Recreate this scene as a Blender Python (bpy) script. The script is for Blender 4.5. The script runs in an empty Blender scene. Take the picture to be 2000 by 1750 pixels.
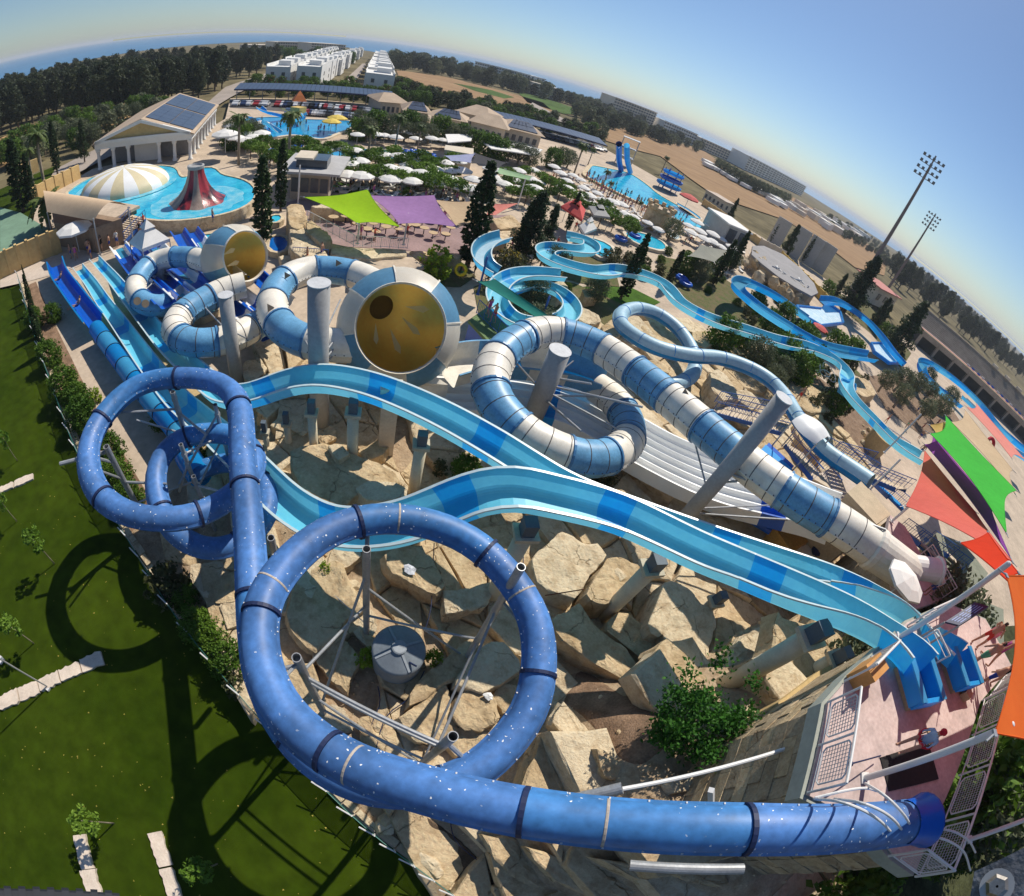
import bpy, bmesh, math, random
import numpy as np
from mathutils import Vector, Matrix, noise
random.seed(7)
SC = bpy.context.scene
COL = SC.collection
PI = math.pi
# ---------------------------------------------------------------- camera (wide fisheye action camera, 20 m above the lawn)
CX, CY, FPX, KK, CAMH = 1000., 875., 907.3, -0.0322, 20.
_a, _b = 0.355, 0.7321
_up = np.array([math.sin(_a)*math.cos(_b), math.sin(_b), math.cos(_a)*math.cos(_b)])
_fw = np.array([0, 0, -1.]); _Y = _fw-_fw.dot(_up)*_up; _Y /= np.linalg.norm(_Y); _X = np.cross(_Y, _up)
ROT = np.array([_X, _Y, _up])
cd = bpy.data.cameras.new('camera'); cam = bpy.data.objects.new('camera', cd); COL.objects.link(cam)
M = Matrix([list(r) for r in ROT]).to_4x4(); M.translation = Vector((0, 0, CAMH)); cam.matrix_world = M
cd.type = 'PANO'; cd.sensor_fit = 'HORIZONTAL'; cd.sensor_width = 36.; cd.sensor_height = 31.5
cd.clip_start = 0.02; cd.clip_end = 20000
fmm = FPX*36/2000
def setpano(c):
    c.panorama_type = 'FISHEYE_LENS_POLYNOMIAL'
    c.fisheye_fov = math.radians(200)
    c.fisheye_polynomial_k0 = 0; c.fisheye_polynomial_k1 = -1/fmm; c.fisheye_polynomial_k2 = 0
    c.fisheye_polynomial_k3 = -KK/fmm**3; c.fisheye_polynomial_k4 = 0
try: setpano(cd)
except Exception: pass
try: setpano(cd.cycles)
except Exception: pass
SC.camera = cam
# ---------------------------------------------------------------- sky, sun, exposure
SUN_AZ, SUN_EL = math.radians(16), math.radians(49)
w = bpy.data.worlds.new("World"); SC.world = w; w.use_nodes = True
nt = w.node_tree; bg = nt.nodes['Background']
sky = nt.nodes.new('ShaderNodeTexSky'); sky.sky_type = 'NISHITA'; sky.sun_disc = False
sky.sun_elevation = SUN_EL; sky.sun_rotation = SUN_AZ
sky.altitude = 0; sky.air_density = 1.0; sky.dust_density = .35; sky.ozone_density = 2.0
hs = nt.nodes.new('ShaderNodeMix'); hs.data_type = 'RGBA'; hs.blend_type = 'MULTIPLY'; hs.inputs[0].default_value = 1.; hs.inputs[7].default_value = (.84, .975, 1.12, 1)
nt.links.new(sky.outputs[0], hs.inputs[6]); nt.links.new(hs.outputs[2], bg.inputs[0]); bg.inputs[1].default_value = 0.078
sl = bpy.data.lights.new('sun', 'SUN'); sl.energy = 4.7; sl.angle = math.radians(0.6); sl.color = (1, .93, .82)
so = bpy.data.objects.new('sun', sl); COL.objects.link(so)
sd = Vector((math.sin(SUN_AZ)*math.cos(SUN_EL), math.cos(SUN_AZ)*math.cos(SUN_EL), math.sin(SUN_EL)))
so.rotation_euler = sd.to_track_quat('Z', 'Y').to_euler(); so.location = (0, 0, 60)
SC.view_settings.view_transform = 'Standard'; SC.view_settings.look = 'None'
SC.view_settings.gamma = 1; SC.view_settings.use_curve_mapping = False; SC.view_settings.exposure = 0.1
SC.render.engine = 'CYCLES'; SC.cycles.max_bounces = 6; SC.cycles.diffuse_bounces = 3; SC.cycles.glossy_bounces = 3
SC.cycles.transparent_max_bounces = 8; SC.cycles.use_denoising = True; SC.cycles.caustics_reflective = False; SC.cycles.caustics_refractive = False
# ---------------------------------------------------------------- surveying: a sight line of the lens, cut at a real height
def ray(px, py):
    dx, dy = px-CX, -(py-CY); r = math.hypot(dx, dy)+1e-9; q = r/FPX; th = q+KK*q**3
    return ROT @ np.array([math.sin(th)*dx/r, math.sin(th)*dy/r, -math.cos(th)])
def P(px, py, z=0.):
    v = ray(px, py); t = (z-CAMH)/v[2]
    return Vector((v[0]*t, v[1]*t, z))
def PD(px, py, dist):
    v = ray(px, py); return Vector((v[0]*dist, v[1]*dist, CAMH+v[2]*dist))
def smooth(pts, step=.35, closed=False):
    p = [np.array(q, float) for q in pts]; n = len(p); out = []
    rng = range(n if closed else n-1)
    for i in rng:
        p0 = p[(i-1) % n] if closed or i > 0 else 2*p[0]-p[1]
        p1, p2 = p[i], p[(i+1) % n]
        p3 = p[(i+2) % n] if closed or i+2 < n else 2*p[-1]-p[-2]
        k = max(2, int(np.linalg.norm(p2-p1)/step))
        for j in range(k):
            t = j/k
            out.append(.5*((2*p1)+(-p0+p2)*t+(2*p0-5*p1+4*p2-p3)*t*t+(-p0+3*p1-3*p2+p3)*t**3))
    if not closed: out.append(p[-1])
    # a light relaxing pass keeps the run free of kinks
    o = np.array(out)
    for _ in range(3):
        q = o.copy(); q[1:-1] = (o[:-2]+2*o[1:-1]+o[2:])/4; o = q
    return o
def pxpath(pts, step=.35): return smooth([P(*q) for q in pts], step)
# ---------------------------------------------------------------- materials
MATS = {}
def lin(c): return tuple((x/12.92 if x <= .04045 else ((x+.055)/1.055)**2.4) for x in c)
def mat(name, col, rough=.6, var=.12, scale=1.5, bump=0., metal=0., col2=None, spec=.4, detail=5, bscale=None, streak=None, coat=0, thresh=(.35, .65), trans=0):
    if name in MATS: return MATS[name]
    m = bpy.data.materials.new(name); m.use_nodes = True; t = m.node_tree; N = t.nodes; L = t.links
    b = N['Principled BSDF']; b.inputs['Roughness'].default_value = rough; b.inputs['Metallic'].default_value = metal
    b.inputs['Specular IOR Level'].default_value = spec
    if coat: b.inputs['Coat Weight'].default_value = coat; b.inputs['Coat Roughness'].default_value = .15
    tc = N.new('ShaderNodeTexCoord'); mp = N.new('ShaderNodeMapping'); L.new(tc.outputs['Object'], mp.inputs[0])
    if streak: mp.inputs['Scale'].default_value = streak
    nz = N.new('ShaderNodeTexNoise'); nz.inputs['Scale'].default_value = scale; nz.inputs['Detail'].default_value = detail; nz.inputs['Roughness'].default_value = .6
    L.new(mp.outputs[0], nz.inputs['Vector'])
    cr = N.new('ShaderNodeValToRGB'); L.new(nz.outputs[0], cr.inputs[0])
    cr.color_ramp.elements[0].position, cr.color_ramp.elements[1].position = thresh
    c1 = tuple(max(0, x*(1-var)) for x in col) if col2 is None else col
    c2 = tuple(min(1, x*(1+var)) for x in col) if col2 is None else col2
    cr.color_ramp.elements[0].color = (*c1, 1); cr.color_ramp.elements[1].color = (*c2, 1)
    n2 = N.new('ShaderNodeTexNoise'); n2.inputs['Scale'].default_value = scale*9; n2.inputs['Detail'].default_value = 4
    L.new(mp.outputs[0], n2.inputs['Vector'])
    mx = N.new('ShaderNodeMix'); mx.data_type = 'RGBA'; mx.blend_type = 'OVERLAY'; mx.inputs[0].default_value = min(.6, var*1.6+.06)
    L.new(cr.outputs[0], mx.inputs[6]); L.new(n2.outputs[0], mx.inputs[7]); L.new(mx.outputs[2], b.inputs['Base Color'])
    m['_out'] = 1
    if bump:
        bp = N.new('ShaderNodeBump'); bp.inputs['Strength'].default_value = bump; bp.inputs['Distance'].default_value = .05
        n3 = N.new('ShaderNodeTexNoise'); n3.inputs['Scale'].default_value = bscale or scale*4; n3.inputs['Detail'].default_value = 6
        L.new(mp.outputs[0], n3.inputs['Vector']); L.new(n3.outputs[0], bp.inputs['Height']); L.new(bp.outputs[0], b.inputs['Normal'])
    if trans:
        tr = N.new('ShaderNodeBsdfTranslucent'); L.new(mx.outputs[2], tr.inputs[0]); ms = N.new('ShaderNodeMixShader'); ms.inputs[0].default_value = trans
        L.new(b.outputs[0], ms.inputs[1]); L.new(tr.outputs[0], ms.inputs[2]); L.new(ms.outputs[0], N['Material Output'].inputs[0])
    MATS[name] = m; return m
def speckle(m, scale=2.2, amount=.045, col=(.85, .85, .82), mask=(.52, .62)):
    """chalky spots: bird droppings and peeled gelcoat, thrown over a base colour"""
    t = m.node_tree; N = t.nodes; L = t.links; b = N['Principled BSDF']; src = b.inputs['Base Color'].links[0].from_socket
    tc = N.new('ShaderNodeTexCoord'); dn = N.new('ShaderNodeTexNoise'); dn.inputs['Scale'].default_value = 7
    L.new(tc.outputs['Object'], dn.inputs['Vector'])
    va = N.new('ShaderNodeVectorMath'); va.operation = 'MULTIPLY_ADD'; L.new(dn.outputs['Color'], va.inputs[0]); va.inputs[1].default_value = (.16,)*3; L.new(tc.outputs['Object'], va.inputs[2])
    v = N.new('ShaderNodeTexVoronoi'); v.inputs['Scale'].default_value = scale; L.new(va.outputs[0], v.inputs['Vector'])
    lt = N.new('ShaderNodeMath'); lt.operation = 'LESS_THAN'; lt.inputs[1].default_value = amount*scale; L.new(v.outputs['Distance'], lt.inputs[0])
    n = N.new('ShaderNodeTexNoise'); n.inputs['Scale'].default_value = .7; L.new(tc.outputs['Object'], n.inputs['Vector'])
    r = N.new('ShaderNodeMapRange'); r.inputs[1].default_value, r.inputs[2].default_value = mask; L.new(n.outputs[0], r.inputs[0])
    mu = N.new('ShaderNodeMath'); mu.operation = 'MULTIPLY'; L.new(lt.outputs[0], mu.inputs[0]); L.new(r.outputs[0], mu.inputs[1])
    n4 = N.new('ShaderNodeTexNoise'); n4.inputs['Scale'].default_value = 5.5; n4.inputs['Detail'].default_value = 9; n4.inputs['Roughness'].default_value = .75; L.new(tc.outputs['Object'], n4.inputs['Vector'])
    r4 = N.new('ShaderNodeMapRange'); r4.inputs[1].default_value, r4.inputs[2].default_value, r4.inputs[4].default_value = .66, .70, .8; L.new(n4.outputs[0], r4.inputs[0]); mxm = N.new('ShaderNodeMath'); mxm.operation = 'MAXIMUM'; L.new(mu.outputs[0], mxm.inputs[0]); L.new(r4.outputs[0], mxm.inputs[1])
    mx = N.new('ShaderNodeMix'); mx.data_type = 'RGBA'; L.new(mxm.outputs[0], mx.inputs[0]); L.new(src, mx.inputs[6]); mx.inputs[7].default_value = (*col, 1)
    L.new(mx.outputs[2], b.inputs['Base Color']); return m
def stone(name, dark, light, scale=.5, crack=.55, bump=1.):
    """weathered rock: blotches, fine grain, rusty stains, hairline cracks and a rough relief"""
    if name in MATS: return MATS[name]
    m = bpy.data.materials.new(name); m.use_nodes = True; t = m.node_tree; N = t.nodes; L = t.links; b = N['Principled BSDF']; b.inputs['Roughness'].default_value = .95; b.inputs['Specular IOR Level'].default_value = .1
    g = N.new('ShaderNodeNewGeometry'); V = g.outputs['Position']
    def nz(s_, d, r=.6): n = N.new('ShaderNodeTexNoise'); n.inputs['Scale'].default_value = s_; n.inputs['Detail'].default_value = d; n.inputs['Roughness'].default_value = r; L.new(V, n.inputs['Vector']); return n.outputs[0]
    def ramp(src, a, c0, c1, p1): r = N.new('ShaderNodeValToRGB'); r.color_ramp.elements[0].position = a; r.color_ramp.elements[1].position = p1; r.color_ramp.elements[0].color = (*c0, 1); r.color_ramp.elements[1].color = (*c1, 1); L.new(src, r.inputs[0]); return r.outputs[0]
    def mix(bt, f, a, c): x = N.new('ShaderNodeMix'); x.data_type = 'RGBA'; x.blend_type = bt; x.inputs[0].default_value = f; L.new(a, x.inputs[6]); L.new(c, x.inputs[7]); return x.outputs[2]
    base = ramp(nz(scale, 6, .65), .3, dark, light, .7)
    c = mix('OVERLAY', .55, base, nz(scale*14, 8, .75)); c = mix('MULTIPLY', .5, c, ramp(nz(scale*3.1, 5), .34, (.52, .42, .33), (1, 1, 1), .52))
    dn = N.new('ShaderNodeTexNoise'); dn.inputs['Scale'].default_value = 1.4; dn.inputs['Detail'].default_value = 5; L.new(V, dn.inputs['Vector']); va = N.new('ShaderNodeVectorMath'); va.operation = 'MULTIPLY_ADD'; L.new(dn.outputs['Color'], va.inputs[0]); va.inputs[1].default_value = (.9,)*3; L.new(V, va.inputs[2])
    vo_ = N.new('ShaderNodeTexVoronoi'); vo_.feature = 'DISTANCE_TO_EDGE'; vo_.inputs['Scale'].default_value = crack; L.new(va.outputs[0], vo_.inputs['Vector']); ck0 = ramp(vo_.outputs['Distance'], 0., (.34, .27, .21), (1, 1, 1), .011); msk = ramp(nz(.8, 3), .5, (1, 1, 1), (0, 0, 0), .56); ck = mix('LIGHTEN', 1., ck0, msk)
    if crack > 1.2: ck = msk; 
    c = mix('MULTIPLY', .0 if crack > 1.2 else .7, c, ck)
    L.new(c, b.inputs['Base Color']); bp = N.new('ShaderNodeBump'); bp.inputs['Strength'].default_value = bump; bp.inputs['Distance'].default_value = .14; ad = N.new('ShaderNodeMath'); ad.operation = 'MULTIPLY_ADD'; ad.inputs[1].default_value = .0 if crack > 1.2 else .4; L.new(ck, ad.inputs[0]); L.new(nz(scale*7, 9, .7), ad.inputs[2]); L.new(ad.outputs[0], bp.inputs['Height']); L.new(bp.outputs[0], b.inputs['Normal'])
    MATS[name] = m; return m
# ---------------------------------------------------------------- mesh builder
class MB:
    def __init__(s): s.v = []; s.f = []; s.m = []
    def add(s, v, f, m=0):
        o = len(s.v); s.v.extend(tuple(float(c) for c in q) for q in v); s.f.extend(tuple(i+o for i in g) for g in f)
        s.m.extend([m]*len(f) if isinstance(m, int) else m); return s
    def frame(s, o, ax, ay, az, m=0):      # parallelepiped from a corner and three edges
        o = np.array(o, float); ax, ay, az = (np.array(q, float) for q in (ax, ay, az))
        v = [o, o+ax, o+ax+ay, o+ay, o+az, o+ax+az, o+ax+ay+az, o+ay+az]
        return s.add(v, [(3, 2, 1, 0), (4, 5, 6, 7), (0, 1, 5, 4), (1, 2, 6, 5), (2, 3, 7, 6), (3, 0, 4, 7)], m)
    def box(s, c, d, a=0., m=0):           # centre, size, turn about z
        ca, sa = math.cos(a), math.sin(a)
        ax = np.array([ca*d[0], sa*d[0], 0]); ay = np.array([-sa*d[1], ca*d[1], 0]); az = np.array([0, 0, d[2]])
        return s.frame(np.array(c, float)-ax/2-ay/2-az/2, ax, ay, az, m)
    def bar(s, a, b, r, n=6, m=0, r2=None, cap=True, hollow=False):
        a = np.array(a, float); b = np.array(b, float); d = b-a; L = np.linalg.norm(d)+1e-9; d /= L
        u = np.cross(d, [0, 0, 1.]) if abs(d[2]) < .95 else np.cross(d, [1., 0, 0]); u /= np.linalg.norm(u); w_ = np.cross(d, u)
        r2 = r if r2 is None else r2
        ang = [2*PI*i/n for i in range(n)]
        v = [a+r*(math.cos(t)*u+math.sin(t)*w_) for t in ang]+[b+r2*(math.cos(t)*u+math.sin(t)*w_) for t in ang]
        f = [(i, (i+1) % n, n+(i+1) % n, n+i) for i in range(n)]
        if hollow:
            ri = r2*.84; k = len(v)
            v += [b+ri*(math.cos(t)*u+math.sin(t)*w_) for t in ang]+[b-d*r2*6+ri*(math.cos(t)*u+math.sin(t)*w_) for t in ang]
            f += [(n+i, n+(i+1) % n, k+(i+1) % n, k+i) for i in range(n)]+[(k+i, k+(i+1) % n, k+n+(i+1) % n, k+n+i) for i in range(n)]
            f += [tuple(k+n+i for i in range(n)), tuple(reversed(range(n)))]
        elif cap: f += [tuple(reversed(range(n))), tuple(range(n, 2*n))]
        return s.add(v, f, m)
    def rbar(s, a, b, wd, ht, m=0):        # rectangular bar
        a = np.array(a, float); b = np.array(b, float); d = b-a; L = np.linalg.norm(d)+1e-9; d /= L
        u = np.cross(d, [0, 0, 1.]) if abs(d[2]) < .97 else np.array([1., 0, 0]); u /= np.linalg.norm(u); w_ = np.cross(u, d)
        return s.frame(a-u*wd/2-w_*ht/2, u*wd, b-a, w_*ht, m)
    def path(s, pts, r, n=6, m=0):
        return s.sweep(pts, [(r*math.cos(2*PI*i/n), r*math.sin(2*PI*i/n)) for i in range(n)], True, m, caps=True)
    def sweep(s, pts, prof, closed=False, m=0, caps=False, scale=None, bank=None):
        pts = np.array(pts, float); n = len(pts); k = len(prof); v = []
        T = np.gradient(pts, axis=0); T /= (np.linalg.norm(T, axis=1)[:, None]+1e-9)
        lat = np.array([1., 0, 0])
        for i in range(n):
            l = np.cross(T[i], [0, 0, 1.]); ln = np.linalg.norm(l)
            lat = l/ln if ln > .05 else lat
            upv = np.cross(lat, T[i])
            if bank is not None:
                c_, s_ = math.cos(bank[i]), math.sin(bank[i]); la, uv = lat*c_+upv*s_, upv*c_-lat*s_
            else: la, uv = lat, upv
            sc = 1 if scale is None else scale[i]
            for (a, b) in prof: v.append(pts[i]+la*a*sc+uv*b*sc)
        f = []; mm = []
        kk = k if closed else k-1
        for i in range(n-1):
            for j in range(kk):
                f.append((i*k+j, (i+1)*k+j, (i+1)*k+(j+1) % k, i*k+(j+1) % k)); mm.append(m if isinstance(m, int) else m[j])
        if caps and closed:
            f += [tuple(range(k)), tuple((n-1)*k+j for j in reversed(range(k)))]; mm += [mm[0]]*2
        return s.add(v, f, mm)
    def lathe(s, prof, n=16, c=(0, 0, 0), axis=None, m=0, a0=0, a1=2*PI):
        c = np.array(c, float)
        if axis is None: u, w_, d = np.array([1., 0, 0]), np.array([0, 1., 0]), np.array([0, 0, 1.])
        else:
            d = np.array(axis, float); d /= np.linalg.norm(d); u = np.cross([0, 0, 1.], d) if abs(d[2]) < .97 else np.array([1., 0, 0]); u /= np.linalg.norm(u); w_ = np.cross(d, u)
        full = abs(a1-a0-2*PI) < 1e-6; na = n if full else n+1
        v = [c+d*h+r*(math.cos(a0+(a1-a0)*i/n)*u+math.sin(a0+(a1-a0)*i/n)*w_) for (r, h) in prof for i in range(na)]
        f = []; mm = []
        for j in range(len(prof)-1):
            for i in range(n):
                i2 = (i+1) % na if full else i+1
                f.append((j*na+i, j*na+i2, (j+1)*na+i2, (j+1)*na+i)); mm.append(m if isinstance(m, int) else m[j])
        return s.add(v, f, mm)
    def prism(s, poly, z0, z1, m=0):
        n = len(poly); v = [(p[0], p[1], z0) for p in poly]+[(p[0], p[1], z1) for p in poly]
        ar = sum(poly[i][0]*poly[(i+1) % n][1]-poly[(i+1) % n][0]*poly[i][1] for i in range(n))
        f = [tuple(range(n, 2*n)), tuple(reversed(range(n)))]+[(i, (i+1) % n, n+(i+1) % n, n+i) for i in range(n)]
        if ar < 0: f = [tuple(reversed(g)) for g in f]
        return s.add(v, f, m)
    def ball(s, c, r, n=8, k=5, m=0):
        return s.lathe([(max(.001, r*math.sin(PI*j/k)), -r*math.cos(PI*j/k)) for j in range(k+1)], n, c, None, m)
    def mesh(s, name, mats, off=(0, 0, 0), sm=False):
        me = bpy.data.meshes.new(name)
        v = np.array(s.v, float)-np.array(off, float) if s.v else []
        me.from_pydata([tuple(q) for q in v], [], s.f)
        mats = mats if isinstance(mats, (list, tuple)) else [mats]
        for q in mats: me.materials.append(q)
        if len(mats) > 1: me.polygons.foreach_set('material_index', s.m)
        if sm: me.polygons.foreach_set('use_smooth', [True]*len(me.polygons))
        me.update(); return me
LABELS = {}
def tag(o, label=None, cat=None, group=None, kind=None):
    if label: o['label'] = label
    if cat: o['category'] = cat
    if group: o['group'] = group
    if kind: o['kind'] = kind
    return o
def thing(name, label, cat, loc=(0, 0, 0), rz=0, group=None):
    o = bpy.data.objects.new(name, None); COL.objects.link(o); o.location = loc; o.rotation_euler = (0, 0, rz); o.empty_display_size = .3
    return tag(o, label, cat, group)
def part(name, mb, mats, parent=None, sm=False, local=False):
    """local: the mesh is given in the parent's own frame; otherwise in the place's coordinates"""
    off = (0, 0, 0)
    if parent is not None and not local:
        p = parent; off = Vector((0, 0, 0))
        while p is not None: off += p.location; p = p.parent
    me = mb if isinstance(mb, bpy.types.Mesh) else mb.mesh(name, mats, off, sm)
    o = bpy.data.objects.new(name, me); COL.objects.link(o)
    if parent is not None: o.parent = parent
    return o
def solo(name, mb, mats, label, cat, group=None, sm=False):     # a thing that is one mesh, its origin at its base
    v = np.array(mb.v); c = ((v[:, 0].min()+v[:, 0].max())/2, (v[:, 1].min()+v[:, 1].max())/2, v[:, 2].min())
    o = bpy.data.objects.new(name, mb.mesh(name, mats, c, sm)); o.location = c; COL.objects.link(o)
    return tag(o, label, cat, group)
def struct(name, mb, mats, sm=False, kind='structure', label=None):
    o = bpy.data.objects.new(name, mb.mesh(name, mats, (0, 0, 0), sm)); COL.objects.link(o); o['kind'] = kind
    if label: o['label'] = label
    return o
def dup(root, loc, rz=0, sc=1., label=None, group=None, name=None):
    r = root.copy(); COL.objects.link(r); r.location = loc; r.rotation_euler = (0, 0, rz)
    r.scale = (sc,)*3 if isinstance(sc, (int, float)) else sc
    if label: r['label'] = label
    if group: r['group'] = group
    for ch in root.children:
        c = ch.copy(); COL.objects.link(c); c.parent = r
        for g in ch.children: d = g.copy(); COL.objects.link(d); d.parent = c
    return r
def sheet(name, px, z, m, kind='structure', world=False, label=None):
    pts = [(p[0], p[1]) if world else tuple(P(p[0], p[1], z))[:2] for p in px]
    mb = MB(); n = len(pts); ar = sum(pts[i][0]*pts[(i+1) % n][1]-pts[(i+1) % n][0]*pts[i][1] for i in range(n))
    if ar < 0: pts = pts[::-1]
    mb.add([(x, y, z) for x, y in pts], [tuple(range(n))]); return struct(name, mb, m, kind=kind, label=label)
ORD = ['nearest', 'second nearest', 'third nearest', 'fourth nearest', 'fifth nearest', 'sixth nearest', 'seventh nearest', 'eighth nearest', 'ninth nearest', 'tenth nearest']
def numword(i): return ORD[i] if i < 10 else '%dth nearest' % (i+1) if (i+1) % 10 not in (1, 2, 3) or (i+1) % 100 in (11, 12, 13) else '%d%s nearest' % (i+1, {1: 'st', 2: 'nd', 3: 'rd'}[(i+1) % 10])
def label_by(objs, base, marks):
    """each one is told apart by the landmark it stands nearest to and its rank from there"""
    b = {}
    for o in objs:
        k = min(marks, key=lambda q: (Vector(marks[q][:2])-o.location.xy).length); b.setdefault(k, []).append(o)
    for k, l in b.items():
        l.sort(key=lambda o: (Vector(marks[k][:2])-o.location.xy).length)
        for i, o in enumerate(l): o['label'] = '%s, %s to the %s' % (base, numword(i), k)
# ================================================================ MATERIALS OF THE PLACE
turf = mat('turf', (.022, .042, .001), .95, .3, .16, .6, spec=.06, bscale=45, col2=(.042, .066, .003), detail=9)
dirt = stone('dirt', (.36, .26, .17), (.54, .41, .27), .8, 1.4, .8)
soil = mat('soil', (.24, .155, .10), .95, .3, 1.2, .8, spec=.1, bscale=14)
paving = mat('paving', (.50, .40, .30), .85, .14, .25, .15, spec=.15, bscale=4)
sandst = stone('sandstone', (.48, .355, .205), (.70, .545, .345), crack=.3); sandst2 = stone('pale_sandstone', (.58, .465, .31), (.78, .65, .45), .6, .35)
scrubm = mat('scrub_ground', (.15, .125, .07), .95, .35, .03, spec=.05)
fieldm = mat('ploughed_field', (.27, .17, .095), .95, .22, .02, spec=.05, streak=(1, 5, 1), col2=(.36, .235, .13))
fieldg = mat('green_field', (.07, .12, .03), .95, .25, .03, spec=.05)
asphalt = mat('asphalt', (.13, .12, .115), .9, .15, .3, spec=.1)
seam = mat('sea_water', (.04, .17, .33), .35, .12, .004, spec=.25)
poolm = mat('pool_water', (.0, .34, .56), .1, .22, .45, .5, spec=.5, bscale=2.2, col2=(.05, .54, .72), detail=8)  # lighter noise tone paints the rippling light into the water colour
pooldeep = mat('deep_pool_water', (.0, .22, .48), .12, .2, .3, .3, spec=.4, bscale=3, col2=(.02, .36, .62))
greencourt = mat('green_court', (.17, .27, .19), .9, .1, .2, spec=.1)
# ================================================================ GROUND
mb = MB(); n = 96; R0 = 16000
mb.add([(0, 0, -1.2)]+[(R0*math.cos(2*PI*i/n), R0*math.sin(2*PI*i/n), -1.2) for i in range(n)], [(0, 1+i, 1+(i+1) % n) for i in range(n)])
struct('ground', mb, scrubm)
coast_px = [(-300, 300), (-120, 222), (-40, 184), (0, 166), (100, 130), (300, 95), (450, 83), (540, 81), (640, 86), (750, 104), (860, 126), (930, 142), (1035, 168), (1110, 184), (1188, 203), (1275, 236), (1356, 270), (1500, 333), (1610, 398), (1700, 456), (1800, 524), (1900, 602), (2010, 704), (2100, 795)]
def far(px, py):
    v = ray(px, py); h = math.hypot(v[0], v[1]); el = math.atan2(-v[2], h); d = 20/math.tan(max(el, .0045)); return (v[0]/h*d, v[1]/h*d)
pts = [far(x, y) for x, y in coast_px]
a1 = math.atan2(pts[-1][1], pts[-1][0]); a0 =  math.atan2(pts[0][1], pts[0][0])
pts += [(R0*.98*math.cos(a1+(a0-a1)*t/24), R0*.98*math.sin(a1+(a0-a1)*t/24)) for t in range(25)]
if a0 < a1: a0 += 2*PI; pts = pts[:-25]+[(R0*.98*math.cos(a1+(a0-a1)*t/24), R0*.98*math.sin(a1+(a0-a1)*t/24)) for t in range(25)]
sheet('sea', pts, -.9, seam, world=True)
_pp = [tuple(P(*q, 0))[:2] for q in [(42, 557), (130, 505), (60, 470), (70, 400), (180, 330), (330, 300), (440, 232), (450, 192), (640, 196), (760, 208), (900, 240), (1170, 285), (1330, 375), (1500, 470), (1700, 610), (1850, 720), (2000, 850), (2150, 1050), (2200, 1500)]]
_pp += [(60, -14), (20, -20), (4, -16)]+[tuple(P(*q, 0))[:2] for q in [(900, 1760), (875, 1740), (805, 1690), (735, 1636), (650, 1560), (540, 1435), (430, 1312), (340, 1202), (290, 1115), (240, 1038), (158, 905), (110, 775), (64, 645)]]
sheet('park_paving', _pp, -.02, paving, world=True)
fence_px = [(40, 556), (64, 640), (110, 770), (135, 835), (158, 900), (200, 975), (240, 1036), (290, 1112), (340, 1200), (430, 1311), (540, 1432), (650, 1556), (735, 1632), (805, 1684), (875, 1737), (960, 1800)]
FEN = [P(x, y, 0) for x, y in fence_px]
lawnpts = [(p.x, p.y) for p in FEN]+[(6, -30), (-90, -30), (-90, 45)]+[tuple(P(*q, 0))[:2] for q in [(0, 566), (20, 562)]]
sheet('turf_lawn', lawnpts, -.01, turf, world=True)
sheet('ploughed_field', [(774, 137), (870, 150), (960, 172), (1060, 200), (1092, 227), (1050, 227), (960, 206), (870, 182), (786, 168)], -.8, fieldm)
sheet('ploughed_field', [(1010, 178), (1090, 200), (1160, 226), (1100, 222), (1030, 200)], -.8, fieldg)
sheet('meadow', [(885, 162), (960, 176), (1005, 190), (985, 192), (930, 178)], -.7, fieldg)
sheet('ploughed_field', [(1152, 252), (1220, 250), (1281, 268), (1371, 292), (1400, 312), (1500, 360), (1580, 402), (1700, 480), (1732, 508), (1727, 538), (1670, 522), (1610, 476), (1535, 430), (1470, 408), (1400, 385), (1350, 350), (1290, 305), (1230, 290), (1185, 275)], -.75, fieldm)
sheet('dry_grass', [(0, 270), (60, 245), (140, 225), (260, 222), (250, 240), (120, 262), (60, 290), (0, 330)], -.6, mat('dry_grass', (.33, .21, .10), .95, .3, .1, spec=.05))
sheet('road', [(-20, 400), (100, 335), (200, 285), (330, 240), (400, 205), (440, 170), (530, 140), (530, 150), (450, 190), (350, 255), (215, 305), (130, 350), (20, 420), (-20, 430)], -.5, mat('pale_road', (.33, .28, .24), .9, .1, .1))
sheet('road', [(664, 165), (708, 124), (716, 124), (690, 168)], -.5, mat('pale_road', (.33, .28, .24)))
sheet('dirt_track', [(1040, 200), (1092, 227), (1120, 240), (1112, 245), (1080, 232), (1030, 208)], -.45, mat('pale_road', (.33, .28, .24)))
sheet('car_park', [(448, 196), (560, 200), (700, 208), (765, 218), (745, 236), (640, 226), (560, 218), (450, 210)], .05, asphalt)
sheet('car_park', [(1040, 250), (1180, 285), (1160, 300), (1060, 270)], .05, asphalt)
sheet('service_road', [(0, 530), (60, 510), (125, 495), (200, 480), (200, 500), (130, 530), (45, 552), (0, 562)], .02, mat('pale_concrete', (.55, .46, .38), .9, .1, .4, spec=.1))
sheet('sports_court', [(0, 475), (0, 405), (40, 415), (100, 450), (112, 452), (60, 500), (0, 520)], .3, greencourt)
sheet('planting_bed', [(48, 560), (70, 550), (140, 700), (190, 800), (250, 900), (330, 1030), (300, 1080), (240, 1020), (160, 890), (110, 760)], .0, soil)
sheet('slide_apron', [(150, 600), (200, 560), (480, 800), (520, 960), (430, 960), (300, 820)], .01, mat('ochre_concrete', (.50, .37, .20), .9, .12, .5, spec=.1))
sheet('plaza_paving', [(560, 395), (600, 385), (900, 420), (1000, 420), (960, 500), (800, 490), (640, 480), (560, 440)], .02, mat('plum_paving', (.30, .21, .20), .85, .15, .4, spec=.15))
sheet('garden_lawn', [(1120, 560), (1230, 560), (1290, 590), (1270, 600), (1200, 595), (1150, 600), (1130, 580)], .03, mat('garden_grass', (.06, .12, .02), .95, .3, .6, spec=.05))
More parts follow.
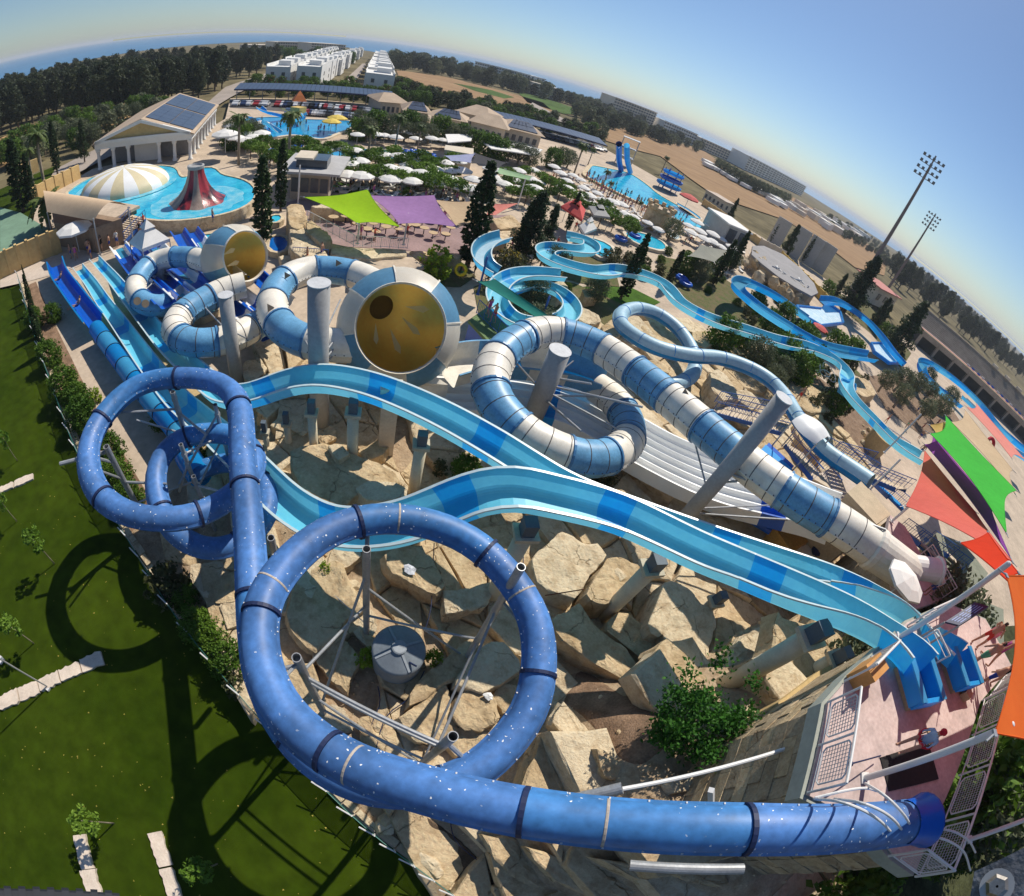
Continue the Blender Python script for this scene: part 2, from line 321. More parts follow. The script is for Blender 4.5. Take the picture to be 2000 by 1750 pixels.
sheet('garden_lawn', [(1350, 540), (1380, 540), (1430, 560), (1500, 600), (1470, 600), (1380, 570)], .03, mat('garden_grass', (.06, .12, .02)))
sheet('garden_lawn', [(640, 355), (700, 360), (760, 375), (700, 380), (650, 375)], .03, mat('garden_grass', (.06, .12, .02)))
# ---------------------------------------------------------------- rough rock ground below the slides
def inside(p, poly):
    x, y = p; c = False; j = len(poly)-1
    for i in range(len(poly)):
        xi, yi = poly[i]; xj, yj = poly[j]
        if (yi > y) != (yj > y) and x < (xj-xi)*(y-yi)/(yj-yi)+xi: c = not c
        j = i
    return c
def fdist(x, y):
    best = 1e9
    for a, b in zip(FEN[:-1], FEN[1:]):
        ax, ay, bx, by = a.x, a.y, b.x, b.y; L2 = (bx-ax)**2+(by-ay)**2
        t = max(0, min(1, ((x-ax)*(bx-ax)+(y-ay)*(by-ay))/L2)); best = min(best, math.hypot(x-ax-t*(bx-ax), y-ay-t*(by-ay)))
    return best
TPOLY = [tuple(P(*q, 0))[:2] for q in [(250, 1040), (300, 985), (380, 930), (500, 840), (500, 700), (560, 640), (700, 640), (900, 700), (1000, 660), (1180, 620), (1400, 640), (1600, 720), (1700, 860), (1650, 960), (1900, 1200)]]+[(46, -8), (20, -16), (4, -15)]+[(p.x, p.y) for p in FEN[14:6:-1]]
TP = np.array(TPOLY)
def edged(x, y):
    best = 1e9; n = len(TPOLY)
    for i in range(n):
        ax, ay = TPOLY[i]; bx, by = TPOLY[(i+1) % n]; L2 = (bx-ax)**2+(by-ay)**2+1e-9
        t = max(0, min(1, ((x-ax)*(bx-ax)+(y-ay)*(by-ay))/L2)); best = min(best, math.hypot(x-ax-t*(bx-ax), y-ay-t*(by-ay)))
    return best
TC = np.mean([tuple(P(x, y, 12))[:2] for x, y in [(1616, 1372), (1712, 1275), (1850, 1180), (1975, 1300), (1870, 1505), (1790, 1700), (1577, 1552)]], axis=0)
TW = [tuple(P(x, y, 12))[:2] for x, y in [(1616, 1372), (1712, 1275), (1850, 1180), (1975, 1300), (1870, 1505), (1790, 1700), (1577, 1552)]]
def tdist(x, y):
    if inside((x, y), TW): return 0
    best = 1e9
    for i in range(7):
        ax, ay = TW[i]; bx, by = TW[(i+1) % 7]; L2 = (bx-ax)**2+(by-ay)**2
        t = max(0, min(1, ((x-ax)*(bx-ax)+(y-ay)*(by-ay))/L2)); best = min(best, math.hypot(x-ax-t*(bx-ax), y-ay-t*(by-ay)))
    return best
def hill(x, y):
    t = max(0, 1-tdist(x, y)/5.5); return 5.8*t*t*(3-2*t)
def terr(x, y):
    if not inside((x, y), TPOLY): return -.35
    d = min(1, edged(x, y)/2.0)
    n1 = noise.noise(Vector((x*.22, y*.22, 1.3))); n2 = noise.noise(Vector((x*.7, y*.7, 4.))); n3 = noise.noise(Vector((x*2.2, y*2.2, 9.)))
    return .06+d*(.45+.5*n1+.25*n2+.06*n3+hill(x, y))
def proj(p):
    v = ROT.T @ (np.array(p, float)-np.array([0, 0, CAMH])); n_ = np.linalg.norm(v); th = math.acos(-v[2]/n_); q = th
    for _ in range(8): q = th-KK*q**3
    s_ = math.hypot(v[0], v[1])+1e-9; return (CX+FPX*q*v[0]/s_, CY-FPX*q*v[1]/s_)
def PT(px, py, dz=0.):
    z = 1.
    for _ in range(25): q = P(px, py, z); z += (max(0, terr(q.x, q.y))+dz-z)*.5
    return P(px, py, z)
SOILPX = [(900+.3*x, 1100+.3*y) for x, y in [(760, 680), (860, 720), (1060, 860), (1180, 850), (1300, 950), (1350, 1200), (1200, 1330), (1050, 1290), (930, 1180), (860, 1070), (790, 1000), (700, 930), (650, 900)]]
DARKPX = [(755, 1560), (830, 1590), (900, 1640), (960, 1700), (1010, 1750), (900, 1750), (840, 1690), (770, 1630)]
mb = MB(); G = .28; x0, x1, y0, y1 = -20, 50, -16, 36
nx, ny = int((x1-x0)/G), int((y1-y0)/G); H = np.zeros((nx+1, ny+1))
for i in range(nx+1):
    for j in range(ny+1):
        x, y = x0+i*G, y0+j*G; H[i, j] = terr(x, y); mb.v.append((x, y, H[i, j]))
for i in range(nx):
    for j in range(ny):
        if max(H[i, j], H[i+1, j], H[i, j+1], H[i+1, j+1]) > -.3:
            a = i*(ny+1)+j; mb.f.append((a, a+ny+1, a+ny+2, a+1)); k = 0
            if 2 < x0+i*G < 16 and 0 < y0+j*G < 14 or (0 < x0+i*G < 9 and -6 < y0+j*G < 3):
                q = proj((x0+i*G, y0+j*G, H[i, j])); q = (q[0]+14*noise.noise(Vector((i*.4, j*.4, 0))), q[1]+14*noise.noise(Vector((i*.4, j*.4, 7))))
                pass
            mb.m.append(k)
struct('terrain', mb, [dirt, soil], sm=True)
# ---------------------------------------------------------------- rocks: each a shaped block of its own in the artificial outcrop
def rockmesh(poly, ztop, zbot, seed, rough=.12, round_=.35):
    pts = np.array([tuple(P(x, y, ztop))[:2] for x, y in poly]); c = pts.mean(0)
    ang = np.arctan2(pts[:, 1]-c[1], pts[:, 0]-c[0]); N = 34; mb = MB(); size = np.sqrt(((pts-c)**2).sum(1)).mean()
    rad = []
    for k in range(N):
        t = 2*PI*k/N; d = np.array([math.cos(t), math.sin(t)]); best = None
        for i in range(len(pts)):
            a, b = pts[i]-c, pts[(i+1) % len(pts)]-c; e = b-a; den = d[0]*e[1]-d[1]*e[0]
            if abs(den) < 1e-9: continue
            s_ = (a[0]*e[1]-a[1]*e[0])/den; u = (a[0]*d[1]-a[1]*d[0])/den
            if s_ > 0 and -1e-6 <= u <= 1+1e-6: best = s_ if best is None else max(best, s_)
        rad.append(best or size*.5)
    e = min(.12, size*.08)
    rings = [(.0, 0), (.3, 0), (.55, 0), (.78, 0), (.93, 0), (.985, -.2*e), (1.0, -.9*e), (1.015, -.35*(ztop-zbot)), (1.03, -.6*(ztop-zbot)), (1.06, -(ztop-zbot))]
    v = [(c[0], c[1], ztop)]
    for ri, (f, dz) in enumerate(rings[1:]):
        for k in range(N):
            t = 2*PI*k/N; r = rad[k]*f; x, y, z = c[0]+r*math.cos(t), c[1]+r*math.sin(t), ztop+dz
            q = Vector((x*1.1, y*1.1, z*1.1+seed*3.1)); nn = noise.noise(q)*1.4+.6*noise.noise(q*3)+.3*noise.noise(q*7)
            lay = .09*(round((z+noise.noise(q*.5)*.6)*2.4)%2)
            if ri < 4: z += nn*rough*.8
            else: x += math.cos(t)*(nn*rough+lay); y += math.sin(t)*(nn*rough+lay); z += nn*rough*.5
            v.append((x, y, z))
    f = [(0, 1+k, 1+(k+1) % N) for k in range(N)]
    for ri in range(len(rings)-2):
        for k in range(N): a = 1+ri*N; f.append((a+k, a+N+k, a+N+(k+1) % N, a+(k+1) % N))
    mb.add(v, f); return mb
def Z(ox, oy, pts, s=.3): return [(ox+s*x, oy+s*y) for x, y in pts]
ROCKS = [
 (Z(450,1050,[(430,260),(650,170),(740,190),(760,260),(800,330),(880,450),(750,530),(700,600),(620,680),(540,740),(420,640),(355,520),(370,400)]),1.5,0),
 (Z(450,1050,[(490,225),(590,170),(605,235),(540,290)]),1.3,1),(Z(450,1050,[(610,150),(700,70),(820,50),(850,110),(760,180),(690,200)]),1.2,1),
 (Z(450,1050,[(990,120),(1080,50),(1250,30),(1300,150),(1390,310),(1330,380),(1200,290),(1050,230)]),1.9,0),
 (Z(450,1050,[(1380,320),(1440,340),(1560,330),(1700,270),(1740,330),(1640,440),(1500,480),(1400,500)]),1.7,1),
 (Z(450,1050,[(1140,1060),(1290,870),(1450,740),(1560,640),(1640,700),(1600,800),(1480,900),(1370,960),(1260,1060),(1180,1140)]),1.5,0),
 (Z(450,1050,[(1440,950),(1660,700),(1790,690),(1870,790),(1890,860),(1760,960),(1640,1010),(1530,980)]),1.9,1),
 (Z(450,1050,[(1460,1060),(1540,980),(1640,1000),(1720,1060),(1740,1170),(1650,1250),(1500,1220),(1440,1150)]),1.7,0),
 (Z(450,1050,[(1720,1000),(1790,940),(1890,960),(1870,1090),(1780,1120),(1720,1060)]),1.5,0),
 (Z(450,1050,[(1090,1170),(1260,1060),(1400,960),(1440,1080),(1450,1250),(1340,1330),(1200,1320),(1120,1240)]),1.4,0),
 (Z(450,1050,[(540,1140),(660,1090),(760,1150),(790,1250),(700,1260)]),.9,1),
 (Z(450,1050,[(560,790),(640,700),(700,650),(790,700),(830,820),(780,900),(760,1010),(640,900)]),1.0,0),
 (Z(450,1050,[(750,540),(890,460),(930,480),(940,600),(880,690)]),1.1,1),
 (Z(450,1050,[(1500,1230),(1640,1250),(1740,1290),(1600,1380),(1480,1420),(1400,1350)]),1.3,0),
 (Z(450,1050,[(1180,1400),(1260,1350),(1360,1400),(1300,1480)]),1.0,0),
 (Z(450,1050,[(840,1180),(940,1160),(1060,1220),(1080,1330),(960,1380),(860,1300)]),.9,0),
 (Z(900,1100,[(600,350),(690,330),(760,260),(800,280),(860,380),(1060,550),(1290,820),(1270,860),(1180,830),(950,680),(780,580),(640,480)]),2.3,0),
 (Z(900,1100,[(930,420),(1060,310),(1140,380),(1290,470),(1420,540),(1440,640),(1400,700),(1300,720),(1100,550)]),1.9,0),
 (Z(900,700,[(470,1290),(640,1130),(720,1150),(800,1220),(880,1200),(950,1280),(840,1400),(740,1560),(600,1520),(500,1450)]),2.2,1),
 (Z(900,700,[(960,1280),(1180,1350),(1230,1400),(1060,1540),(950,1600),(800,1560),(870,1420)]),2.4,0),
 (Z(900,1100,[(1320,120),(1380,110),(1480,170),(1540,230),(1300,480),(1210,430)]),2.7,1),
 (Z(900,1100,[(1500,180),(1560,260),(1640,300),(1660,400),(1600,640),(1560,650),(1480,600),(1380,540),(1310,460),(1400,330)]),2.7,1),
 (Z(900,1100,[(1680,330),(1900,400),(1730,690),(1630,660)]),2.6,0),
 (Z(900,1100,[(1780,540),(1860,460),(2000,390),(2030,480),(1980,600),(1900,660),(1800,700),(1720,690)]),4.3,1),
 (Z(900,1100,[(600,1030),(680,900),(760,1000),(860,1150),(960,1270),(940,1420),(860,1420),(780,1250),(700,1150)]),1.9,1),
 (Z(900,1100,[(540,1150),(620,1110),(690,1190),(800,1320),(900,1430),(820,1450),(700,1350),(560,1220)]),1.4,0),
 (Z(900,1100,[(420,1310),(550,1230),(690,1350),(830,1460),(700,1480),(500,1430)]),1.1,0),
 (Z(900,1100,[(880,1180),(960,1240),(1080,1320),(1150,1420),(1040,1430),(940,1380)]),1.6,0),
 (Z(900,1100,[(1350,1430),(1450,1400),(1560,1350),(1600,1420),(1500,1480),(1390,1500)]),1.9,1),
 (Z(900,1100,[(1720,1150),(1790,1020),(1900,900),(1960,950),(1900,1100),(1850,1280),(1700,1320)]),3.0,1),
 (Z(700,1400,[(690,660),(850,680),(1000,740),(1100,900),(1010,950),(860,880),(760,780)],.35),1.1,0),
 (Z(700,1400,[(900,720),(1050,760),(1230,850),(1380,960),(1300,1010),(1110,900)],.35),1.3,0),
 (Z(700,1400,[(1210,860),(1330,800),(1480,870),(1620,960),(1500,1010),(1300,960)],.35),1.7,0),
 (Z(700,1400,[(1360,800),(1560,820),(1800,900),(1900,970),(1700,970),(1500,880)],.35),2.0,0),
 (Z(700,1400,[(1600,820),(1800,800),(2050,870),(2100,960),(1850,910)],.35),2.2,0),
 (Z(700,1400,[(330,740),(430,800),(480,870),(440,900),(350,820)],.35),.6,1),(Z(700,1400,[(100,590),(180,580),(190,650),(120,640)],.35),.5,1),
 (Z(700,1400,[(760,960),(900,930),(1010,1000),(960,1080),(820,1060)],.35),.9,0),(Z(700,1400,[(1040,1010),(1180,960),(1330,1060),(1240,1120),(1100,1090)],.35),1.2,0),
 (Z(450,700,[(380,620),(500,560),(640,560),(760,620),(860,640),(1000,700),(1120,780),(1100,850),(900,930),(830,870),(700,1000),(560,950),(450,800)]),2.3,0),
 (Z(450,700,[(810,850),(900,790),(1080,800),(1150,850),(1140,900),(1000,930),(890,920)]),2.5,1),
 (Z(450,700,[(640,570),(720,550),(780,620),(700,660)]),2.6,1),(Z(450,700,[(1220,900),(1300,880),(1350,920),(1300,1000),(1210,990)]),1.6,0),
 (Z(450,700,[(90,200),(200,130),(260,80),(330,110),(310,210),(180,240)]),1.5,1),(Z(450,700,[(90,20),(190,0),(230,60),(150,150),(90,120)]),1.4,1),
 (Z(450,700,[(160,340),(290,260),(330,300),(240,390)]),1.1,1),(Z(450,700,[(270,430),(380,330),(450,390),(350,470)]),1.2,1),(Z(450,700,[(400,450),(480,380),(520,440),(470,500)]),1.2,1),
 (Z(450,700,[(560,430),(660,450),(680,510),(600,560)]),1.2,0),(Z(450,700,[(830,600),(960,520),(1060,530),(1000,620),(900,660)]),1.6,0),
 (Z(450,700,[(1540,340),(1640,320),(1680,400),(1560,400)]),1.0,0),
 (Z(900,700,[(960,910),(1010,850),(1120,880),(1170,940),(1090,980)]),1.6,1),(Z(900,700,[(1120,950),(1200,870),(1270,950),(1400,1010),(1390,1050),(1200,1000)]),1.8,1),
 (Z(900,700,[(1350,960),(1420,880),(1500,920),(1480,1000),(1400,1040)]),1.9,1),
 (Z(900,700,[(1520,1030),(1640,950),(1800,970),(1960,1060),(2000,1110),(2000,1250),(1800,1200),(1600,1130)]),2.7,0),
 (Z(900,700,[(640,800),(760,800),(880,830),(860,880),(700,860)]),1.2,0),(Z(900,700,[(280,1290),(420,1150),(460,1200),(440,1330),(340,1400)]),1.6,0),
 (Z(1400,800,[(0,640),(200,690),(380,760),(390,900),(540,1000),(480,1090),(300,1000),(0,860)]),2.8,0),
 (Z(1400,800,[(380,900),(500,960),(560,1000),(540,1060),(420,1040)]),2.4,1),(Z(1400,800,[(580,960),(680,950),(690,1060),(600,1080)]),3.2,1),
 (Z(1400,800,[(120,1480),(260,1390),(360,1400),(300,1560),(180,1620),(60,1600)]),3.6,0),
 (Z(0,750,[(1430,1440),(1540,1370),(1590,1560),(1480,1600)]),.9,1),(Z(0,750,[(1240,1180),(1400,1150),(1500,1180),(1340,1400),(1250,1300)]),.9,1),
 (Z(0,750,[(1470,1110),(1560,1090),(1550,1210),(1470,1190)]),1.2,0),(Z(0,750,[(1410,1300),(1540,1230),(1560,1390),(1420,1410)]),1.1,0),
 (Z(850,350,[(1080,960),(1180,900),(1250,930),(1190,1030),(1100,1010)]),1.5,0),(Z(850,350,[(860,860),(930,820),(1060,880),(1080,930),(980,940)]),1.6,1),
 (Z(850,350,[(740,680),(830,660),(860,700),(820,740),(760,720)]),1.6,1),(Z(850,350,[(1680,1000),(1760,980),(1830,1050),(1760,1100),(1680,1060)]),1.4,0),
 (Z(850,350,[(1790,1260),(1850,1230),(1930,1320),(1980,1420),(1880,1440),(1800,1360)]),2.6,1),(Z(850,350,[(1310,930),(1420,920),(1560,1000),(1620,1080),(1480,1070),(1350,1000)]),1.1,0),
 (Z(850,350,[(1380,1180),(1500,1190),(1520,1260),(1400,1250)]),1.2,0),(Z(850,350,[(960,720),(1040,700),(1060,760),(980,770)]),1.2,0),
 (Z(1400,500,[(0,500),(120,540),(220,620),(150,640),(0,580)]),1.2,0),(Z(1400,500,[(130,880),(220,880),(280,950),(230,1000),(140,940)]),2.0,1),(Z(1400,500,[(0,740),(60,760),(140,920),(70,920),(10,850)]),2.6,1),
 (Z(1400,500,[(880,780),(980,800),(1040,900),(960,920),(900,880)]),1.6,0),(Z(1400,500,[(480,850),(600,830),(720,900),(740,1010),(600,1020),(500,930)]),1.3,0),
]
rng = random.Random(3)
outcrop = thing('rock_outcrop', 'tumbled pale sandstone blocks and slabs under the blue slides', 'rocks', (0, 0, 0))
for i, (poly, zt, kind) in enumerate(ROCKS):
    for _ in range(6):
        c = np.mean([tuple(P(x, y, zt)) for x, y in poly], axis=0); zt += max(0, terr(c[0], c[1])+.35-zt)*.6
    c = np.mean([tuple(P(x, y, zt)) for x, y in poly], axis=0); zb = min(terr(c[0], c[1])-.5, zt-.9)
    o = part('rock', rockmesh(poly, zt, zb, i, .08 if kind else .11), sandst2 if kind else sandst, outcrop, sm=False)
# broken ledges that pave the slope between the big blocks
def slab(poly, zt, zb, seed, tilt=(0, 0)):
    mb = MB(); r_ = random.Random(seed); n = len(poly); c = np.mean(poly, axis=0); pts = []
    for i in range(n):
        a, b = np.array(poly[i]), np.array(poly[(i+1) % n])
        for t in (0, .33, .66): q = a+(b-a)*t; pts.append(q+(0 if t == 0 else 1)*np.array([r_.uniform(-.07, .07), r_.uniform(-.07, .07)]))
    m = len(pts); rings = [(.72, 0, .02), (.95, .0, .03), (1.0, -.07, .03), (1.02, -.45, .06), (1.06, zb-zt, .08)]; v = [(c[0], c[1], zt+r_.uniform(-.03, .05))]
    for f, dz, ns in rings:
        for q in pts: x, y = c+(q-c)*f; v.append((x+r_.uniform(-ns, ns), y+r_.uniform(-ns, ns), zt+dz+(x-c[0])*tilt[0]+(y-c[1])*tilt[1]+r_.uniform(-ns, ns)))
    mb.add(v, [(0, 1+k, 1+(k+1) % m) for k in range(m)]+[(1+r*m+k, 1+(r+1)*m+k, 1+(r+1)*m+(k+1) % m, 1+r*m+(k+1) % m) for r in range(4) for k in range(m)]); return mb
ca, sa = math.cos(-.75), math.sin(-.75); cnt = 0
gj = {}
def corner(i, j):
    if (i, j) not in gj: gj[(i, j)] = (i*3.1+rng.uniform(-.85, .85)+(1.1 if j % 2 else 0), j*1.8+rng.uniform(-.5, .5))
    return gj[(i, j)]
for i in range(-14, 16):
    for j in range(-20, 24):
        q = [corner(i, j), corner(i+1, j), corner(i+1, j+1), corner(i, j+1)]; c = np.mean(q, axis=0); q = [c+(np.array(p)-c)*.975 for p in q]
        w_ = [(x*ca-y*sa+4, x*sa+y*ca+9) for x, y in q]; c = np.mean(w_, axis=0)
        if not inside(c, TPOLY) or edged(*c) < 1.0 or rng.random() < .1 or inside(c, TW): continue
        z = terr(*c); pp_ = proj((c[0], c[1], z))
        if inside(pp_, SOILPX) or pp_[0] > 1900 or cnt >= 290: continue
        cnt += 1; part('ledge', slab(w_, z+rng.uniform(.05, .55)+.12, z-.7, i*50+j, (rng.uniform(-.08, .08), rng.uniform(-.08, .08))), sandst if rng.random() < .6 else sandst2, outcrop)
# small loose stones between them
sm_ = []
for s in range(4):
    b = MB(); N = 7; rr = random.Random(s)
    prof = [(.01, .5), (.35, .42), (.5, .1), (.45, -.25), (.01, -.3)]; b.lathe(prof, N)
    b.v = [(x*(1+.3*rr.random()), y*(1+.3*rr.random()), z*(1+.3*rr.random())) for x, y, z in b.v]; sm_.append(b.mesh('stone', [sandst2 if s % 2 else sandst]))
k = 0
while k < 190:
    x, y = rng.uniform(-14, 24), rng.uniform(-7, 24)
    if not inside((x, y), TPOLY) or edged(x, y) < .7: continue
    o = part('stone', sm_[k % 4], None, outcrop); o.location = (x, y, terr(x, y)); o.rotation_euler = (rng.random(), rng.random(), rng.random()*6); q = rng.choice((.15, .2, .3, .5, .8)); o.scale = (q, q*rng.uniform(.7, 1.3), q*.7); k += 1
# pebbles and gravel too small to count
mb = MB()
for k in range(5200):
    x, y = rng.uniform(-16, 30), rng.uniform(-10, 26)
    if not inside((x, y), TPOLY): continue
    z = terr(x, y); r = rng.uniform(.02, .07); a = rng.random()*6
    mb.add([(x+r*math.cos(a+t)*(1+.4*rng.random()), y+r*math.sin(a+t), z+.0) for t in (0, 2.1, 4.2)]+[(x, y, z+r)], [(0, 1, 3), (1, 2, 3), (2, 0, 3)])
struct('gravel', mb, sandst2, kind='stuff', label='loose pebbles scattered over the rocky dirt')

def patch(name, px, m, dz=.05):
    c = np.mean(px, axis=0); mb = MB(); nr, na = 12, 64; n_ = len(px); q0 = PT(c[0], c[1], dz); v = [tuple(q0)]
    for r in range(1, nr+1):
        for k in range(na):
            t = k/na*n_; i = int(t) % n_; f = t-int(t); a, b = np.array(px[i]), np.array(px[(i+1) % n_]); e = a+(b-a)*f
            j = 1+.08*noise.noise(Vector((k*.35, 3.1, nr)))+.05*noise.noise(Vector((k*1.3, 1., nr))); q = c+(e-c)*(r/nr)*(j if r == nr else 1)
            w_ = PT(q[0], q[1], 0); v.append((w_.x, w_.y, terr(w_.x, w_.y)+(dz if r < nr else -.05)))
    mb.add(v, [(0, 1+k, 1+(k+1) % na) for k in range(na)]+[(1+r*na+k, 1+(r+1)*na+k, 1+(r+1)*na+(k+1) % na, 1+r*na+(k+1) % na) for r in range(nr-1) for k in range(na)]); struct(name, mb, m, sm=True)
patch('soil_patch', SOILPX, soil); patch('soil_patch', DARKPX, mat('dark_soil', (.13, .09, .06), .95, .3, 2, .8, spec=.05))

mb = MB(); r5 = random.Random(8)
for k in range(420):
    x, y = r5.uniform(-26, 3), r5.uniform(-12, 8)
    if not inside((x, y), lawnpts): continue
    a = r5.random()*6; q = r5.uniform(.03, .08); mb.add([(x, y, .01), (x+q*math.cos(a), y+q*math.sin(a), .03), (x+q*math.cos(a+1.2), y+q*math.sin(a+1.2), .015)], [(0, 1, 2)])
struct('fallen_leaves', mb, mat('dry_leaf', (.36, .28, .05), .8, .3, 5), kind='stuff', label='scattered dry yellow leaves on the lawn')

bank = stone('bank_soil', (.20, .135, .095), (.34, .24, .165), .9, 1.4, .9); beds = mat('garden_soil', (.17, .13, .075), .95, .3, .9, .8, spec=.05, col2=(.10, .12, .045))
for i, (nm2, q, m_) in enumerate([('stony_bank', [(1365, 655), (1420, 668), (1500, 700), (1570, 712), (1640, 770), (1700, 830), (1735, 875), (1690, 890), (1630, 850), (1575, 800), (1520, 740), (1440, 720), (1375, 700)], bank), ('garden_bed', [(925, 560), (1000, 535), (1120, 552), (1230, 600), (1195, 640), (1130, 640), (1000, 650), (940, 640)], beds),
   ('garden_bed', [(1695, 735), (1760, 728), (1840, 770), (1880, 830), (1800, 850), (1730, 800)], bank), ('garden_bed', [(1290, 500), (1380, 520), (1480, 590), (1640, 690), (1690, 740), (1640, 720), (1560, 668), (1440, 640), (1340, 590), (1280, 540)], beds), ('garden_bed', [(1610, 560), (1700, 600), (1780, 690), (1760, 720), (1700, 650), (1640, 600)], beds),
   ('garden_bed', [(820, 500), (900, 510), (930, 540), (900, 560), (830, 560)], beds), ('garden_bed', [(1110, 480), (1200, 520), (1210, 560), (1130, 552), (1060, 530)], beds)]):
    sheet(nm2, q, .035+.004*i, m_)
r6 = random.Random(12); stony = thing('loose_boulders', 'loose pale stones scattered on the brown bank below the garden flume', 'stones', P(1560, 740, 0))
for k in range(90):
    x, y = r6.uniform(1380, 1730), r6.uniform(655, 890); 
    if not inside((x, y), [(1365, 655), (1420, 668), (1500, 700), (1570, 712), (1640, 770), (1700, 830), (1735, 875), (1690, 890), (1630, 850), (1575, 800), (1520, 740), (1440, 720), (1375, 700)]): continue
    p = P(x, y, .05)-stony.location; o = part('stone', sm_[k % 4], None, stony); o.location = p; q = r6.choice((.4, .6, .9, 1.4)); o.scale = (q, q*.8, q*.7); o.rotation_euler = (r6.random(), r6.random(), r6.random()*6)
# ================================================================ SLIDES
def gel(name, col, var=.07, rough=.32, scale=.5, trans=0): return mat(name, col, rough, var, scale, .04, spec=.45, bscale=30, trans=trans)
royal = speckle(gel('faded_royal_blue', (.062, .168, .41), .26, .5), 6, .021, mask=(.45, .53))
royalm = speckle(gel('faded_mid_blue', (.048, .182, .43), .26, .5), 5.5, .024, mask=(.47, .55))
gasket = mat('dark_gasket', (.01, .02, .07), .6, .1, 3)
cyan = gel('cyan_gelcoat', (.20, .67, .86), rough=.5, trans=.32); cyand = gel('cyan_floor', (.16, .64, .84), rough=.45, trans=.25); azure = gel('azure_gelcoat', (.02, .42, .88), rough=.45, trans=.35); skirt = gel('slate_blue_skirt', (.20, .42, .60), rough=.5, trans=.3)
rimw = gel('pale_rim', (.52, .64, .66)); rafb = gel('raft_blue', (.13, .33, .53), .16, .42, 1.1); rafw = gel('raft_cream', (.76, .71, .61), .12, .42, 1.1); seamk = mat('joint_line', (.10, .09, .09), .8, .1, 3)
sky2 = gel('bright_blue_gelcoat', (.01, .33, .76), trans=.5); sky3 = gel('light_blue_gelcoat', (.08, .46, .76), trans=.5); palet = gel('pale_blue_gelcoat', (.34, .52, .62), .12, .45)
deepb = gel('cobalt_gelcoat', (.0, .09, .48)); whiteg = gel('white_gelcoat', (.84, .84, .82), .05, .4)
yel = mat('translucent_ochre', (.98, .64, .16), .5, .1, .4, spec=.3, trans=.5); galv = mat('galvanised_steel', (.36, .37, .38), .45, .15, 1.5, .05, metal=.35, spec=.5); galvd = mat('dark_bore', (.05, .05, .055), .8, .1, 2)
greyp = mat('grey_painted_steel', (.36, .355, .345), .5, .1, .8, .05); beige = mat('beige_concrete_paint', (.66, .58, .42), .7, .08, 1.2, .1); whitep = mat('white_painted_steel', (.68, .67, .65), .45, .06, 1)
def tubeprof(r, n=22, lip=.05):
    out = []
    for i in range(n):
        t = 2*PI*i/n
        if i in (0, n//2):
            d = .05/r; out += [(r*math.cos(t-d), r*math.sin(t-d)), ((r+lip)*math.cos(t-d*.5), (r+lip)*math.sin(t-d*.5)), ((r+lip)*math.cos(t+d*.5), (r+lip)*math.sin(t+d*.5)), (r*math.cos(t+d), r*math.sin(t+d))]
        else: out.append((r*math.cos(t), r*math.sin(t)))
    return out
def cut(path, L):
    """cuts a path at given arc lengths; a number means even lengths"""
    path = np.array(path); s = np.concatenate([[0], np.cumsum(np.linalg.norm(np.diff(path, axis=0), axis=1))])
    if isinstance(L, (int, float)): k = max(1, round(s[-1]/L)); b = [s[-1]*i/k for i in range(k+1)]
    else:
        b = [0]; i = 0
        while b[-1] < s[-1]-.05: b.append(min(s[-1], b[-1]+L[i % len(L)])); i += 1
    out = []
    for a, c in zip(b[:-1], b[1:]):
        m = (s > a+1e-3) & (s < c-1e-3)
        ins = [[np.interp(q, s, path[:, j]) for j in range(3)] for q in (a, c)]
        out.append(np.vstack([[ins[0]], path[m], [ins[1]]]))
    return out
def tube_slide(root, path, r, mats, L, flange=gasket, fl=.06, fw=.1, n=22, pname='tube_section', seams=None, bolts=None, hollow=True):
    secs = cut(path, L); prof = tubeprof(r, n)
    for i, sc in enumerate(secs):
        mb = MB(); mb.sweep(sc, prof, True)
        part(pname, mb, mats[i % len(mats)], root, sm=True)
        if i > 0 and flange:
            a = sc[0]; d = sc[1]-sc[0]; d /= np.linalg.norm(d); mb = MB(); q = [(r-.01, -fw/2), (r+fl, -fw/2), (r+fl, fw/2), (r-.01, fw/2)]
            mb.lathe(q, n, a, d); part('flange', mb, flange, root, sm=False)
    if seams:
        for sc in cut(path, seams)[1:]:
            a = sc[0]; d = sc[1]-sc[0]; d /= np.linalg.norm(d); mb = MB(); mb.lathe([(r+.004, -.025), (r+.014, -.02), (r+.014, .02), (r+.004, .025)], n, a, d); part('joint', mb, seamk, root)
    if bolts:
        mb = MB(); T = np.gradient(np.array(path), axis=0); acc = 0; last = path[0]
        for i in range(1, len(path)):
            acc += np.linalg.norm(path[i]-last); last = path[i]
            if acc > bolts[0]:
                acc = 0; t = T[i]/np.linalg.norm(T[i]); lat = np.cross(t, [0, 0, 1.]); lat /= np.linalg.norm(lat)
                for sg in (1, -1): c = path[i]+lat*sg*(r+.02)+np.array([0, 0, .05]); mb.box(c, (bolts[1],)*3)
        o = part('bolt', mb, bolts[2], root); o['kind'] = 'stuff'
def chan(W, h, wall=.1, rim=.12):
    a = W/2; r = min(.28, h*.5)
    arc = [(-a+.17+r*(1-math.cos(t)), r*(1-math.sin(t))) for t in np.linspace(0, PI/2, 5)]
    p = [(-a-rim, h-.07), (-a-rim, h), (-a, h)]+arc+[(-x, y) for x, y in arc[::-1]]+[(a, h), (a+rim, h), (a+rim, h-.07)]
    m = [1, 1]+[0]*3+[0]*2+[2]*1+[0]*5+[0]*1+[1, 1]
    m = [1, 1]+[0]*(len(p)-5)+[1, 1]; k = 2+len(arc); m[k] = 2
    return p, m
